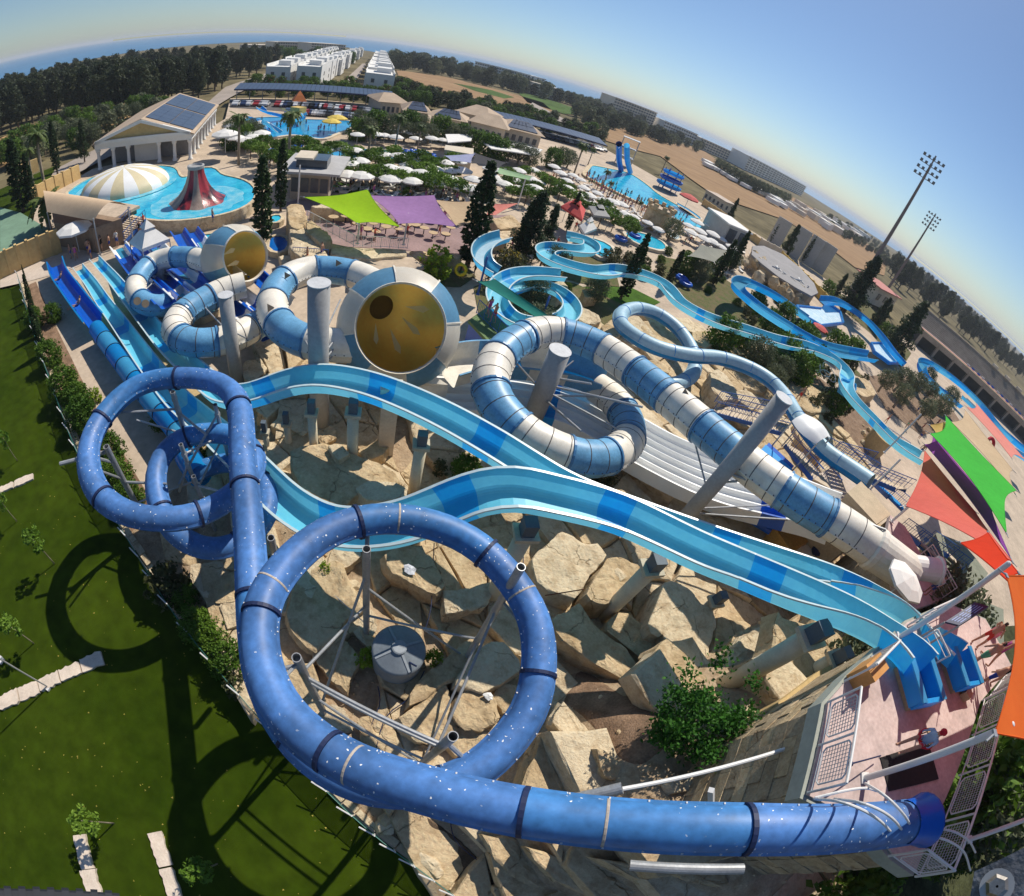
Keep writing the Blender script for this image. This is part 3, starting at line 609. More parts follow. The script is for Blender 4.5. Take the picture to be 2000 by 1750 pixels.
def flume(root, path, W, h, pats, L, pname='channel_section', bank=None, rimm=rimw, taper=None):
    prof, ms = chan(W, h)
    secs = cut(path, L); tot = sum(np.linalg.norm(np.diff(q, axis=0), axis=1).sum() for q in secs); run_ = 0
    for i, sc in enumerate(secs):
        a, b, c = pats[i % len(pats)]
        sl_ = np.concatenate([[0], np.cumsum(np.linalg.norm(np.diff(sc, axis=0), axis=1))])+run_; run_ = sl_[-1]
        mb = MB(); mb.sweep(sc, prof, False, ms, scale=None if taper is None else [np.interp(q/tot, [0, .35, .6, 1], taper) for q in sl_]); part(pname, mb, [a, rimm, c], root, sm=False)
BP = [(1772, 1606, 13.1), (1650, 1618, 12.8), (1450, 1619, 12.3), (1300, 1616, 11.7), (1183, 1607, 11.2), (1060, 1592, 10.8), (917, 1565, 10.3), (805, 1535, 9.9), (690, 1497, 9.5), (600, 1440, 9.2), (540, 1374, 9.0), (508, 1290, 8.8), (510, 1185, 8.6), (560, 1103, 8.5), (636, 1040, 8.4), (729, 1013, 8.3), (825, 1019, 8.2), (918, 1055, 8.1), (990, 1120, 8.0), (1043, 1202, 7.9), (1055, 1280, 7.8), (1050, 1340, 7.7), (1034, 1392, 7.6), (1000, 1440, 7.5), (940, 1500, 7.4), (880, 1532, 7.3), (800, 1545, 7.2), (700, 1532, 7.3), (610, 1480, 7.4), (545, 1400, 7.4), (510, 1310, 7.4), (496, 1210, 7.35), (491, 1110, 7.3), (484, 1005, 7.2), (474, 900, 7.1), (469, 800, 7.0), (446, 758, 6.9), (400, 740, 6.85), (322, 739, 6.7), (262, 756, 6.6), (220, 791, 6.5), (187, 835, 6.4), (171, 885, 6.3), (180, 940, 6.15), (207, 981, 6.0), (260, 1008, 5.85), (324, 1015, 5.7), (380, 1008, 5.5), (430, 985, 5.3), (478, 948, 5.1), (500, 905, 4.9), (478, 862, 4.7), (425, 845, 4.5), (355, 855, 4.25), (312, 895, 4.0), (303, 945, 3.8), (318, 1005, 3.55), (352, 1050, 3.35), (400, 1072, 3.2), (450, 1068, 3.0), (500, 1040, 2.85), (524, 995, 2.7), (518, 945, 2.55), (480, 908, 2.4), (425, 905, 2.3), (380, 925, 2.2)]
blue = thing('tube_slide', 'long royal blue enclosed body slide winding in two big loops at the front', 'water slide', P(1770, 1600, 12))
bp = pxpath(BP)
tube_slide(blue, bp, .47, [royal, royalm, royal, royal], 4.1, n=24, bolts=(.6, .035, whitep))
# flared mouth at the tower
e = bp[0]; d = bp[0]-bp[4]; d /= np.linalg.norm(d)
mb = MB(); mb.lathe([(.5, -.1), (.54, .25), (.62, .5), (.64, .55), (.56, .5), (.48, .25), (.44, 0)], 20, e, d); part('mouth', mb, deepb, blue, sm=True)
# sun-bleached pale hoops of old tape on the first straight
for k in (18, 31, 46, 58, 70):
    a = bp[k]; dd = bp[k+1]-bp[k]; dd /= np.linalg.norm(dd); mb = MB(); mb.lathe([(.475, -.03), (.482, -.02), (.482, .02), (.475, .03)], 24, a, dd); part('sealant_line', mb, mat('sealant', (.42, .36, .30), .8, .2, 2), blue)
# light blue closed lane where the same ride runs out, then the open trough
lane1 = thing('slide_run_out', 'leftmost lane, enclosed blue tube with an open dark trough at its far end', 'water slide', P(190, 650, 0))
lp = pxpath([(392, 930, 2.3), (365, 890, 2.0), (350, 845, 1.7), (306, 794, 1.5), (249, 722, 1.3), (216, 678, 1.2), (189, 641, 1.1)])
tube_slide(lane1, lp, .62, [sky2, sky3], 2.2, fl=.04, fw=.06)
op = pxpath([(187, 638, .9), (168, 614, .85), (141, 578, .8), (118, 545, .75), (110, 520, .7)])
flume(lane1, op, 1.5, .8, [(deepb, deepb, deepb)], 2.6, rimm=sky2)
# ---- the two open racing flumes
front = thing('open_flume', 'front open light blue flume with saturated blue bands, dropping over a hump from the tower', 'water slide', P(1700, 1260, 0))
fp = pxpath([(1778, 1318, 12.35), (1760, 1292, 12.2), (1720, 1266, 11.6), (1665, 1232, 10.8), (1605, 1204, 10.0), (1545, 1178, 9.3), (1485, 1152, 8.7), (1415, 1122, 8.0), (1345, 1092, 7.5), (1272, 1056, 7.1), (1198, 1022, 6.9), (1110, 998, 6.9), (1050, 986, 6.9), (1005, 975, 7.0), (950, 981, 6.7), (900, 999, 6.1), (855, 1018, 5.6), (800, 1040, 5.0), (730, 1054, 4.3), (660, 1052, 3.6), (605, 1030, 3.1), (562, 1000, 2.8), (532, 972, 2.7), (485, 922, 2.4), (430, 868, 2.1), (384, 827, 1.8), (345, 790, 1.5), (288, 716, 1.2), (234, 640, 1.0), (205, 600, .9), (180, 562, .8), (154, 528, .8)])
B1 = (cyan, skirt, cyand); B2 = (azure, azure, azure)
flume(front, fp, 1.72, .95, [B2, B1, B2, B1], [1.2, 4.6, 1.3, 5.0], taper=(.8, 1.0, .8, .55))
rear = thing('open_flume', 'rear open light blue flume with saturated blue bands, crossing the beige square columns', 'water slide', P(1850, 1290, 0))
rp = pxpath([(1856, 1300, 12.4), (1835, 1282, 12.2), (1795, 1248, 11.6), (1752, 1213, 10.6), (1702, 1184, 9.6), (1642, 1158, 8.5), (1560, 1130, 7.4), (1400, 1080, 6.2), (1250, 1030, 5.6), (1110, 980, 5.5), (1029, 935, 5.5), (960, 892, 5.5), (870, 840, 5.5), (780, 797, 5.4), (705, 770, 5.3), (630, 757, 5.1), (580, 762, 4.7), (540, 774, 4.2), (495, 789, 3.6), (440, 788, 2.9), (385, 742, 2.3), (330, 688, 1.8), (282, 629, 1.4), (228, 560, 1.1), (200, 528, 1.0), (186, 512, .9)])
flume(rear, rp, 1.55, .9, [B2, B1, B2, B1], [1.3, 4.2, 1.3, 4.8], taper=(.78, 1.0, .88, .6))
# starting troughs at the tower
def start_tub(name, label, px, z, ang, s=1.):
    c = P(*px, z); t = thing(name, label, 'slide entry', c)
    mb = MB(); W, L_, h = 1.15*s, 1.25*s, .5
    for q in (-1, 1): mb.box((q*W/2, 0, h/2), (.16, L_, h))
    mb.box((0, L_/2, h/2), (W, .14, h)); part('side_wall', mb, azure, t, local=True)
    mb = MB(); mb.box((0, 0, .03), (W, L_, .06)); part('tub_floor', mb, sky2, t, local=True)
    for q in (-1, 1): mb = MB(); mb.box((q*W/2, 0, h+.02), (.26, L_+.1, .05)); part('rim', mb, sky3, t, local=True)
    mb = MB(); mb.box((0, 0, -.35), (W*.95, L_*1.05, .68)); part('plinth', mb, mat('tan_render', (.50, .34, .20), .9, .12, .8, .3), t, local=True)
    t.rotation_euler = (0, 0, ang); return t
v = Vector(fp[0]-fp[6]); A1 = math.atan2(v.y, v.x)-PI/2
start_tub('starting_trough', 'bright blue starting trough at the head of the front open flume', (1786, 1340), 12.2, A1)
start_tub('starting_trough', 'bright blue starting trough further back, at the head of the rear open flume', (1868, 1312), 12.2, A1)
# ---- beige columns
def column(base, tp, r, label, zb=None, capw=.5, cap=True, grp=None):
    best = min(((P(*base, z0), z0) for z0 in (zb or 0,)), key=lambda q: 0)[0]
    zt = min(np.arange(best.z+.5, 18, .05), key=lambda z: (P(*tp, z).xy-best.xy).length)
    b = Vector((best.x, best.y, best.z)); t = thing('support_column', label, 'column', b, group=grp)
    mb = MB(); r *= .86; mb.bar((0, 0, -.8), (0, 0, zt-b.z-.2), r, 18); part('shaft', mb, beige, t, sm=True, local=True)
    if cap: mb = MB(); mb.box((0, 0, zt-b.z-.12), (r*2.7, r*2.3, .18), .4); part('cap', mb, mat('beige_cap', (.50, .45, .34), .8, .1, 2), t, local=True); mb = MB(); mb.box((0, 0, zt-b.z+.3), (r*1.5, r*1.5, .68), .4); part('saddle', mb, mat('dark_steel', (.09, .12, .15), .6, .1, 2), t, local=True)
    return t
for ba, tp, r, lb in [
  ((688, 919), (687, 803), .33, 'beige column under the rear flume, second from the blue loops'),
  ((616, 908), (606, 803), .27, 'beige column under the rear flume beside the tall grey pylon'),
  ((805, 974), (818, 864), .34, 'thickest beige column under the rear flume, beside the grass tussock'),
  ((566, 880), (558, 824), .22, 'short beige column under the rear flume near the straight blue tube'),
  ((524, 881), (522, 840), .2, 'shortest beige column, closest to the straight royal blue tube'),
  ((1168, 1212), (1280, 1110), .42, 'leaning-looking round beige column under the middle of the front flume'),
  ((1345, 1215), (1400, 1172), .36, 'short round beige column between sandstone slabs under the rear flume'),
  ((1420, 1335), (1600, 1262), .45, 'long round beige column rising behind the green fig tree'),
  ((955, 1175), (1042, 1045), .4, 'round beige column behind the ring of the front blue loop'),
  ((805, 1075), (830, 1015), .38, 'round beige column seen through the top of the front blue loop'),
  ((1590, 1310), (1640, 1292), .4, 'stubby yellowish column beside the tower wall')]:
    column(ba, tp, r, lb, zb=PT(*ba).z-.15)
sq = P(752, 884, .8); t = thing('support_column', 'tall square pale concrete pier behind the rear flume', 'column', sq)
mb = MB(); mb.box((0, 0, 2), (.8, .6, 5.2), .5); part('shaft', mb, mat('pale_concrete2', (.55, .46, .36), .8, .1, 1), t, local=True)
mb = MB(); mb.box((0, 0, 4.7), (1.1, .8, .3), .5); part('cap', mb, beige, t, local=True)
# ---- big grey pylons
def pylon(base, tp, r, label, z0=.3, arms=(), zt=None):
    b = P(*base, z0)
    zt = zt or min(np.arange(z0+1, 19, .05), key=lambda z: (P(*tp, z).xy-b.xy).length)
    t = thing('support_pylon', label, 'pylon', b); mb = MB(); mb.bar((0, 0, -z0-.4), (0, 0, zt-z0), r, 28); part('shaft', mb, greyp, t, sm=False, local=True)
    for p in t.children[0].data.polygons: p.use_smooth = len(p.vertices) == 4
    mb = MB(); mb.bar((0, 0, zt-z0), (0, 0, zt-z0+.05), r*1.04, 28); part('end_cap', mb, mat('pale_cap', (.52, .53, .54), .6, .1, 3), t, local=True)
    for a, h1, c in arms:
        mb = MB(); q = P(*c); mb.bar(b+Vector((0, 0, h1)), q, a, 7); part('strut', mb, galv, t)
    return t
pylon((1332, 1018), (1536, 783), .42, 'tallest grey steel pylon, crossing in front of the diagonal cream and blue tube', 3.0,
      [(.07, 4.2, (1730, 1035, 9.9)), (.06, 3.4, (1440, 940, 7)), (.06, .8, (1590, 1018, 5.8)), (.05, 1.2, (1540, 985, 5.0)), (.05, 2.6, (1350, 838, 6.2))])
pylon((1049, 796), (1093, 684), .62, 'grey steel pylon standing in the middle of the right-hand cream and blue loop', 2.6,
      [(.07, 1.8, (1255, 795, 6.6)), (.07, 2.4, (1155, 750, 6.0)), (.07, .9, (1135, 842, 4.6)), (.06, 1.4, (1210, 840, 4.6)), (.06, 1.2, (1005, 705, 5.4)), (.06, 1.0, (1190, 775, 4.4)), (.05, 2, (1120, 705, 5.6))])
pylon((626, 835), (609, 553), .52, 'weathered grey steel pylon inside the middle cream and blue ring', .8,
      [(.05, 4.6, (700, 600, 4.4)), (.05, 4.3, (700, 625, 4)), (.05, 4.5, (560, 600, 4.4)), (.05, 5.5, (665, 585, 4.6)), (.04, 4, (690, 650, 3.6))])
pylon((466, 757), (441, 577), .42, 'grey steel pylon beside the short cream and blue bend on the left', .3,
      [(.05, 4, (400, 600, 4)), (.05, 4.3, (480, 660, 3.8)), (.05, 3.2, (380, 650, 3.4)), (.05, 5, (430, 575, 4.6))])
pylon((322, 580), (312, 498), .5, 'leftmost grey steel pylon inside the smallest cream and blue ring', .2,
      [(.06, 2.2, (370, 545, 2.8)), (.06, 2.4, (345, 520, 3)), (.06, 2, (285, 565, 2.6)), (.06, 2.6, (300, 520, 3)), (.05, 1.7, (375, 560, 2.4))])
pylon((487, 615), (480, 570), .28, 'short grey pylon under the small ochre-mouthed funnel', .2)
# ---- rafting slides: cream and blue
def raft(label, pts, r, L, mats=(rafw, rafb), seams=None, origin=0, n=24):
    path = pxpath(pts); t = thing('raft_slide', label, 'water slide', Vector((path[origin][0], path[origin][1], 0)))
    tube_slide(t, path, r, mats, L, flange=gel('flange_blue', (.07, .2, .38)), fl=.07, fw=.12, n=n, seams=seams, bolts=(.26, .05, seamk)); return t, path
rA, pA = raft('large cream and blue raft tube falling diagonally from the tower into a loop',
 [(1700, 1067, 8.8), (1649, 1031, 8.6), (1605, 1004, 8.4), (1559, 977, 8.2), (1484, 925, 7.8), (1428, 880, 7.5), (1356, 820, 7.1), (1281, 757, 6.7), (1210, 703, 6.3), (1165, 675, 6.1), (1115, 655, 6.0), (1060, 648, 5.9), (1018, 662, 5.8), (979, 690, 5.6), (958, 733, 5.4), (962, 775, 5.2), (985, 812, 5.0), (1029, 852, 4.8), (1088, 882, 4.6), (1146, 897, 4.4), (1192, 890, 4.2), (1226, 862, 4.0), (1226, 822, 3.8), (1200, 782, 3.6), (1165, 757, 3.4)], 1.0, 2.75, seams=1.0)
e = pA[0]; d = pA[0]-pA[5]; d /= np.linalg.norm(d)
mb = MB(); mb.lathe([(1.0, 0), (1.12, .12), (1.12, .4), (1.05, .45), (.98, 2.6), (.85, 2.9)], 24, e, d); part('start_cone', mb, rafw, rA, sm=False)
mb = MB(); mb.lathe([(.62, 0), (.62, 1.7), (.72, 1.75), (.72, 1.85), (.5, 1.85), (.5, 1.2)], 20, e+d*2.3+np.array([0, 0, .35]), Vector(d)+Vector((.2, .35, .25))); part('start_pipe', mb, whitep, rA, sm=False)
# wide open blue and cream trough between the loop and the great funnel
tr = thing('raft_trough', 'wide open blue and cream trough between the great funnel and the right-hand loop', 'water slide', P(980, 740, 0))
tp_ = pxpath([(1172, 762, 3.2), (1120, 742, 3.1), (1050, 728, 3.0), (980, 722, 2.9), (920, 724, 2.8), (868, 738, 2.7)])
flume(tr, tp_, 2.6, 1.3, [(rafb, rafb, sky2), (rafw, rafw, rafw)], 2.6, rimm=rafb)
rB, pB = raft('cream and blue raft ring around a weathered pylon, joined to the great funnel',
 [(690, 676, 4.4), (642, 674, 4.4), (598, 667, 4.4), (560, 648, 4.4), (533, 612, 4.4), (536, 572, 4.5), (562, 543, 4.6), (606, 527, 4.6), (654, 528, 4.6), (698, 537, 4.6), (745, 560, 4.6)], .98, 2.7)
rC, pC = raft('short cream and blue raft bend below the small funnel',
 [(478, 556, 4.2), (440, 566, 4.1), (402, 585, 4.0), (362, 608, 3.9), (341, 637, 3.8), (352, 662, 3.7), (387, 671, 3.6), (426, 667, 3.5), (468, 655, 3.4), (505, 633, 3.3), (545, 612, 3.2)], .88, 2.5, seams=.85)
rD, pD = raft('smallest cream and blue raft ring, leftmost, ending over the splash pool',
 [(412, 514, 4.4), (375, 503, 4.0), (336, 502, 3.7), (300, 512, 3.4), (275, 535, 3.2), (264, 562, 3.0), (273, 587, 2.8), (299, 599, 2.6), (325, 597, 2.4), (348, 586, 2.2), (362, 574, 2.0)], .82, 2.4)
mb = MB(); q = pD[-1]; dd = pD[-1]-pD[-3]; dd /= np.linalg.norm(dd); mb.lathe([(.84, -.1), (.95, 0), (.95, .5), (.8, .5), (.8, .0), (.02, -.1)], 20, q, dd); part('outlet', mb, azure, rD)
# little triangular and round portholes, set proud of the shells
def plaque(root, px, z, shape, s=.28):
    c = P(*px, z); nrm = (Vector((0, 0, CAMH))-c).normalized(); mb = MB()
    mb.lathe([(s, -.02), (s, .03), (.001, .03)], 3 if shape == 't' else 12, c+nrm*.02, nrm); part('porthole', mb, mat('brown_hatch', (.32, .23, .15), .7, .1, 2), root)
for px, z, sh, rt in [((560, 538), 5.5, 't', rB), ((527, 601), 5.4, 't', rB), ((610, 650), 5.3, 't', rB), ((660, 514), 5.5, 't', rB), ((402, 510), 4.9, 't', rD), ((268, 588), 3.5, 'r', rD), ((284, 593), 3.4, 'r', rD), ((352, 588), 2.9, 'r', rD), ((1338, 768), 7.9, 't', rA)]: plaque(rt, px, z, sh)
# ---- funnels: eight wedge panels outside, ochre inside, dark throat
def funnel(label, px, z, R, rin, ax, segs=8, a0=0., throat=(.45, 2.3), depth=1.0, neck=.32):
    c = P(*px, z); t = thing('funnel_bowl', label, 'water slide', (c.x, c.y, 0)); ax = Vector(ax).normalized()
    prof = [(rin, .62*R*depth), (R*.82, .5*R*depth), (R*.95, .25*R*depth), (R, -.02*R), (R*.97, -.3*R), (R*.86, -.6*R), (R*.6, -.95*R), (R*neck, -1.25*R), (R*neck, -1.6*R)]
    fw_, fb_ = gel('shell_cream', (.78, .73, .63), .07, .42, trans=.3), gel('shell_blue', (.13, .33, .53), .1, .42, trans=.3)
    for k in range(segs):
        mb = MB(); mb.lathe(prof, 5, c, ax, 0, a0+2*PI*k/segs, a0+2*PI*(k+1)/segs); part('shell_panel', mb, fw_ if k % 2 else fb_, t, sm=True)
        mb = MB(); mb.lathe([(r_+.015, h_) for r_, h_ in prof[:-1]]+[(r_+.09, h_) for r_, h_ in prof[-2::-1]], 1, c, ax, 0, a0+2*PI*k/segs-.012, a0+2*PI*k/segs+.012)
        part('panel_flange', mb, rafw, t)
    mb = MB(); mb.lathe([(rin-.02, .60*R*depth), (rin+.05, .66*R*depth), (rin+.1, .6*R*depth), (rin-.02, .56*R*depth)], 48, c, ax); part('rim', mb, rafw, t)
    mb = MB(); mb.lathe([(rin, .58*R*depth), (R*.74, .3*R*depth), (R*.76, -.0*R), (R*.7, -.4*R), (R*.42, -.85*R), (.01, -.95*R)], 48, c, ax); part('inner_bowl', mb, yel, t, sm=True)
    return t, c, ax
cm = (Vector((0, 0, CAMH))-P(785, 648, 4.7)).normalized()
F1, c1, ax1 = funnel('great cream and blue funnel with a wide ochre mouth, largest of the two', (779, 642), 4.9, 3.65, 2.4, cm+Vector((.05, .02, .02)), a0=.2)
pp = Vector(ax1); uu = Vector((0, 0, 1)).cross(pp).normalized(); ww = pp.cross(uu)
mb = MB(); mb.lathe([(.001, .0), (.75, .0), (.78, .06), (.7, .08)], 24, c1-pp*1.45-uu*1.15+ww*1.25, pp+uu*.5-ww*.45); part('throat', mb, mat('dark_throat', (.17, .10, .02), .9, .1, 1), F1)
def petal(root, c, u, w, n_, x, y, ang, L_, wd, back):
    ca, sa = math.cos(ang), math.sin(ang); pts = [(-L_/2, 0), (L_*.25, wd/2), (L_/2, wd*.1), (L_*.28, -wd/2)]
    q = [c+u*(x+a*ca-b*sa)+w*(y+a*sa+b*ca)-n_*back for a, b in pts]; mb = MB(); mb.add(q+[p+n_*.03 for p in q], [(0, 1, 2, 3), (7, 6, 5, 4)]+[(i, (i+1) % 4, 4+(i+1) % 4, 4+i) for i in range(4)])
    part('sunlight_petal', mb, mat('pale_ochre_sunlight', (1, .86, .50), .4, .05, 1, spec=.3, trans=.35), root)  # pale petal colour stands for sun coming through the translucent shell
for x, y, a, L_, wd, bk in [(.95, 1.3, -.05, 1.45, .42, .2), (.75, .25, -.7, 1.6, .4, 1.2), (-.1, -.75, -1.1, 1.7, .4, 1.25), (-1.3, -.4, -1.45, 1.3, .3, .6)]: petal(F1, c1, uu, ww, pp, x, y, a, L_, wd, bk)
# angular skirt that carries the great funnel down to the trough
mb = MB(); a, b, c_, d_ = P(788, 745, 3.2), P(820, 715, 3.6), P(876, 752, 2.6), P(780, 757, 2.4)
mb.add([a, b, c_, d_]+[Vector(q)-Vector((0, 0, .9)) for q in (a, b, c_, d_)], [(0, 1, 2, 3), (7, 6, 5, 4)]+[(i, (i+1) % 4, 4+(i+1) % 4, 4+i) for i in range(4)]); part('exit_skirt', mb, rafw, F1)
ax2 = (P(520, 500, 5.2)-P(420, 512, 4.3)).normalized()+(Vector((0, 0, CAMH))-P(487, 504, 4.6)).normalized()*1.1
F2, c2, ax2 = funnel('small cream and blue funnel with an ochre mouth, beside the dark cypress pair', (458, 503), 4.9, 2.4, 1.7, ax2, a0=.1, depth=1.15, neck=.42)
uu = Vector((0, 0, 1)).cross(ax2).normalized(); ww = ax2.cross(uu)
for x, y, a in [(-.5, .55, .1), (-.45, -.35, 0)]: petal(F2, c2, uu, ww, ax2, x, y, a, 1.1, .36, -.35)
# ---- white and blue multi lane racer
rc = thing('multi_lane_slide', 'wide white racing slide with six lanes and royal blue bands, curving under the raft loop', 'water slide', P(1300, 900, 0))
rpth = pxpath([(1630, 1010, 6.2), (1560, 985, 5.2), (1480, 962, 4.2), (1400, 940, 3.4), (1330, 912, 2.9), (1262, 878, 2.4), (1190, 835, 2.1), (1120, 797, 1.9), (1050, 775, 1.8), (980, 765, 1.7), (910, 762, 1.6), (845, 760, 1.5)])
W = 4.4; NL = 6; prof = [(-W/2-.12, -.5), (-W/2-.12, .45), (-W/2, .45)]
for k in range(NL):
    a = -W/2+W*k/NL; b = a+W/NL; prof += [(a+.06, .12), (a+.16, .02), (b-.16, .02), (b-.06, .12)]+([(b, .32)] if k < NL-1 else [])
prof += [(W/2, .45), (W/2+.12, .45), (W/2+.12, -.5)]
secs = cut(rpth, [3.0, 1.7, 4.5, 4.6, 5.2, 1.6, 4.6])
for i, sc in enumerate(secs): mb = MB(); mb.sweep(sc, prof, True); part('lane_section', mb, [whiteg, deepb, whiteg, whiteg, whiteg, azure, whiteg][i % 7], rc)
# ---- other open and closed slides of the garden
def run(label, pts, W, h, pat, L, name='open_flume', rimm=rimw, step=.4):
    path = pxpath(pts, step); t = thing(name, label, 'water slide', Vector((path[-1][0], path[-1][1], 0))); flume(t, path, W, h, pat, L, rimm=rimm); return t
G1 = (cyan, sky2, cyand); G2 = (azure, azure, azure)
run('long light blue garden flume with an S bend, passing the white butterfly', [(1795, 903, 6.5), (1745, 872, 5.9), (1700, 827, 5.2), (1661, 785, 4.7), (1646, 757, 4.4), (1648, 730, 4.1), (1625, 707, 3.9), (1580, 686, 3.7), (1520, 674, 3.6), (1460, 655, 3.5), (1400, 637, 3.4), (1360, 620, 3.3), (1320, 595, 3.3), (1294, 563, 3.2), (1255, 545, 3.1), (1210, 536, 3.1), (1165, 540, 3.1), (1105, 527, 3.1), (1066, 511, 3.1), (1062, 497, 3.0), (1085, 492, 3.0), (1125, 497, 2.9), (1150, 495, 2.8), (1150, 481, 2.7), (1130, 472, 2.6), (1108, 468, 2.5)], 1.9, .75, [G1, G2, G1], [5.5, .9, 6])
mb = MB(); 
run('light blue spiral flume beside the green shade strip', [(1098, 546, 3.4), (1040, 542, 3.2), (1000, 548, 3.0), (972, 568, 2.8), (968, 600, 2.6), (1000, 634, 2.4), (1060, 645, 2.2), (1105, 628, 2.0), (1112, 602, 1.9), (1085, 575, 1.7), (1035, 563, 1.6), (990, 575, 1.5)], 1.6, .7, [G1, G2], [4.8, 1.])
run('short curl of light blue flume peeping out left of the yellow-flowered bush', [(985, 470, 3.6), (958, 478, 3.4), (940, 492, 3.2), (936, 510, 3.0), (945, 528, 2.8), (965, 540, 2.6)], 1.7, .8, [(sky3, sky3, palet)], 4)
H1 = (sky2, sky2, sky2); H2 = (sky3, sky2, sky3)
run('broad blue flume with a hairpin beside the rocky stream bank', [(1700, 703, 4.4), (1625, 690, 4.0), (1580, 671, 3.7), (1535, 644, 3.5), (1490, 615, 3.3), (1456, 588, 3.2), (1436, 566, 3.1), (1450, 556, 3.0), (1480, 567, 2.9), (1514, 585, 2.6), (1544, 606, 2.3), (1578, 630, 1.9)], 2.0, .9, [H1, H2], [6, 6], rimm=sky3)
run('blue flume curving down between the dark conifers and the olive trees', [(1606, 592, 2.6), (1640, 596, 2.6), (1685, 625, 2.4), (1715, 656, 2.2), (1740, 690, 2.0), (1762, 715, 1.8)], 2.2, 1.0, [H1], 6, rimm=sky3)
run('blue hairpin flume at the right edge in front of the grandstand', [(2010, 893, 5.5), (1955, 845, 4.8), (1910, 790, 4.2), (1865, 748, 3.8), (1820, 718, 3.5), (1798, 714, 3.3), (1802, 736, 3.1), (1835, 768, 2.9), (1870, 793, 2.6)], 2.2, 1.0, [H1, H2], [7, 5], rimm=sky3)
run('light blue flume under the pink and cream sails', [(2010, 905, 7.5), (1960, 870, 7.0), (1915, 815, 6.4), (1880, 780, 5.8)], 1.8, .7, [(sky3, palet, palet)], 5)
def basin(name, label, px, z, h=.6, m=sky2, mw=poolm):
    t = thing(name, label, 'splash basin', P(*px[0], z)); pts = [tuple(P(x, y, z))[:2] for x, y in px]; c = np.mean(pts, axis=0)
    mb = MB(); n = len(pts); ar = sum(pts[i][0]*pts[(i+1) % n][1]-pts[(i+1) % n][0]*pts[i][1] for i in range(n))
    if ar < 0: pts = pts[::-1]
    inn = [tuple(np.array(p)+(c-np.array(p))*.07) for p in pts]
    v = [(x, y, z-.1) for x, y in pts]+[(x, y, z+h) for x, y in pts]+[(x, y, z+h) for x, y in inn]+[(x, y, z) for x, y in inn]
    f = [(i+a*n, (i+1) % n+a*n, (i+1) % n+(a+1)*n, i+(a+1)*n) for a in range(3) for i in range(n)]; mb.add(v, f); part('basin_wall', mb, m, t)
    mb = MB(); mb.add([(x, y, z+h*.35) for x, y in inn], [tuple(range(n))]); part('water_surface', mb, mw, t); return t
foam = mat('foaming_water', (.45, .66, .74), .3, .3, 1.2, .6, col2=(.75, .86, .90))
basin('landing_basin', 'blue landing basin full of foaming water between two blue flumes', [(1552, 600), (1602, 605), (1612, 592), (1640, 612), (1646, 634), (1600, 640), (1580, 628), (1560, 618)], 1.6, mw=foam)
basin('landing_basin', 'small foaming landing basin near the grandstand railing', [(1698, 672), (1727, 672), (1745, 690), (1765, 712), (1735, 712), (1705, 690)], 1.4, mw=foam)
basin('landing_basin', 'angular landing basin in the bend of the long garden flume', [(1640, 744), (1668, 756), (1668, 768), (1652, 776), (1636, 764)], 4.0, .5, sky3, foam)
# closed pale tube
pt_ = thing('pale_tube_slide', 'chalky pale blue closed tube with an oval loop, coming down from the white canopy', 'water slide', P(1210, 620, 0))
pth = pxpath([(1700, 942, 7.4), (1655, 911, 6.8), (1610, 880, 6.3), (1568, 830, 5.8), (1550, 803, 5.5), (1535, 777, 5.2), (1511, 749, 4.9), (1484, 729, 4.7), (1445, 711, 4.5), (1400, 698, 4.3), (1345, 694, 4.1), (1285, 680, 3.9), (1240, 657, 3.7), (1212, 632, 3.6), (1216, 610, 3.5), (1245, 602, 3.4), (1285, 613, 3.2), (1320, 638, 3.0), (1344, 668, 2.8), (1358, 700, 2.6), (1352, 732, 2.4), (1322, 750, 2.2), (1290, 752, 2.0)])
tube_slide(pt_, pth, .62, [palet], 2.6, flange=sky2, fl=.03, fw=.04, n=18)
mb = MB(); prof = [(.64*math.cos(t), .64*math.sin(t)) for t in np.linspace(PI*1.02, PI*1.98, 12)]; mb.sweep(pth[:-1], prof, False); part('under_shell', mb, sky2, pt_, sm=True)
cv = thing('slide_canopy', 'domed white fabric canopy over the start of the pale blue tube', 'canopy', P(1590, 840, 6.4))
mb = MB(); a = P(1562, 818, 7.0); b = P(1608, 862, 7.2); dr = (b-a).normalized(); sd_ = Vector((-dr.y, dr.x, 0))
for i in range(9):
    for j in range(9):
        u, v = i/8, j/8-.5; q = a+(b-a)*u+sd_*v*2.3*(1+.4*math.sin(PI*u)); q.z += .75*(1-4*v*v)*(.6+.4*math.sin(PI*u))+.05*math.cos(v*18); mb.v.append(tuple(q))
for i in range(8):
    for j in range(8): mb.f.append((i*9+j, i*9+j+1, (i+1)*9+j+1, (i+1)*9+j)); mb.m.append(0)
part('fabric', mb, whiteg, cv, sm=True); mb = MB()
for q in (a-sd_, b-sd_, a+sd_, b+sd_): mb = MB(); mb.bar(q, (q.x, q.y, 4), .05); part('pole', mb, greyp, cv)
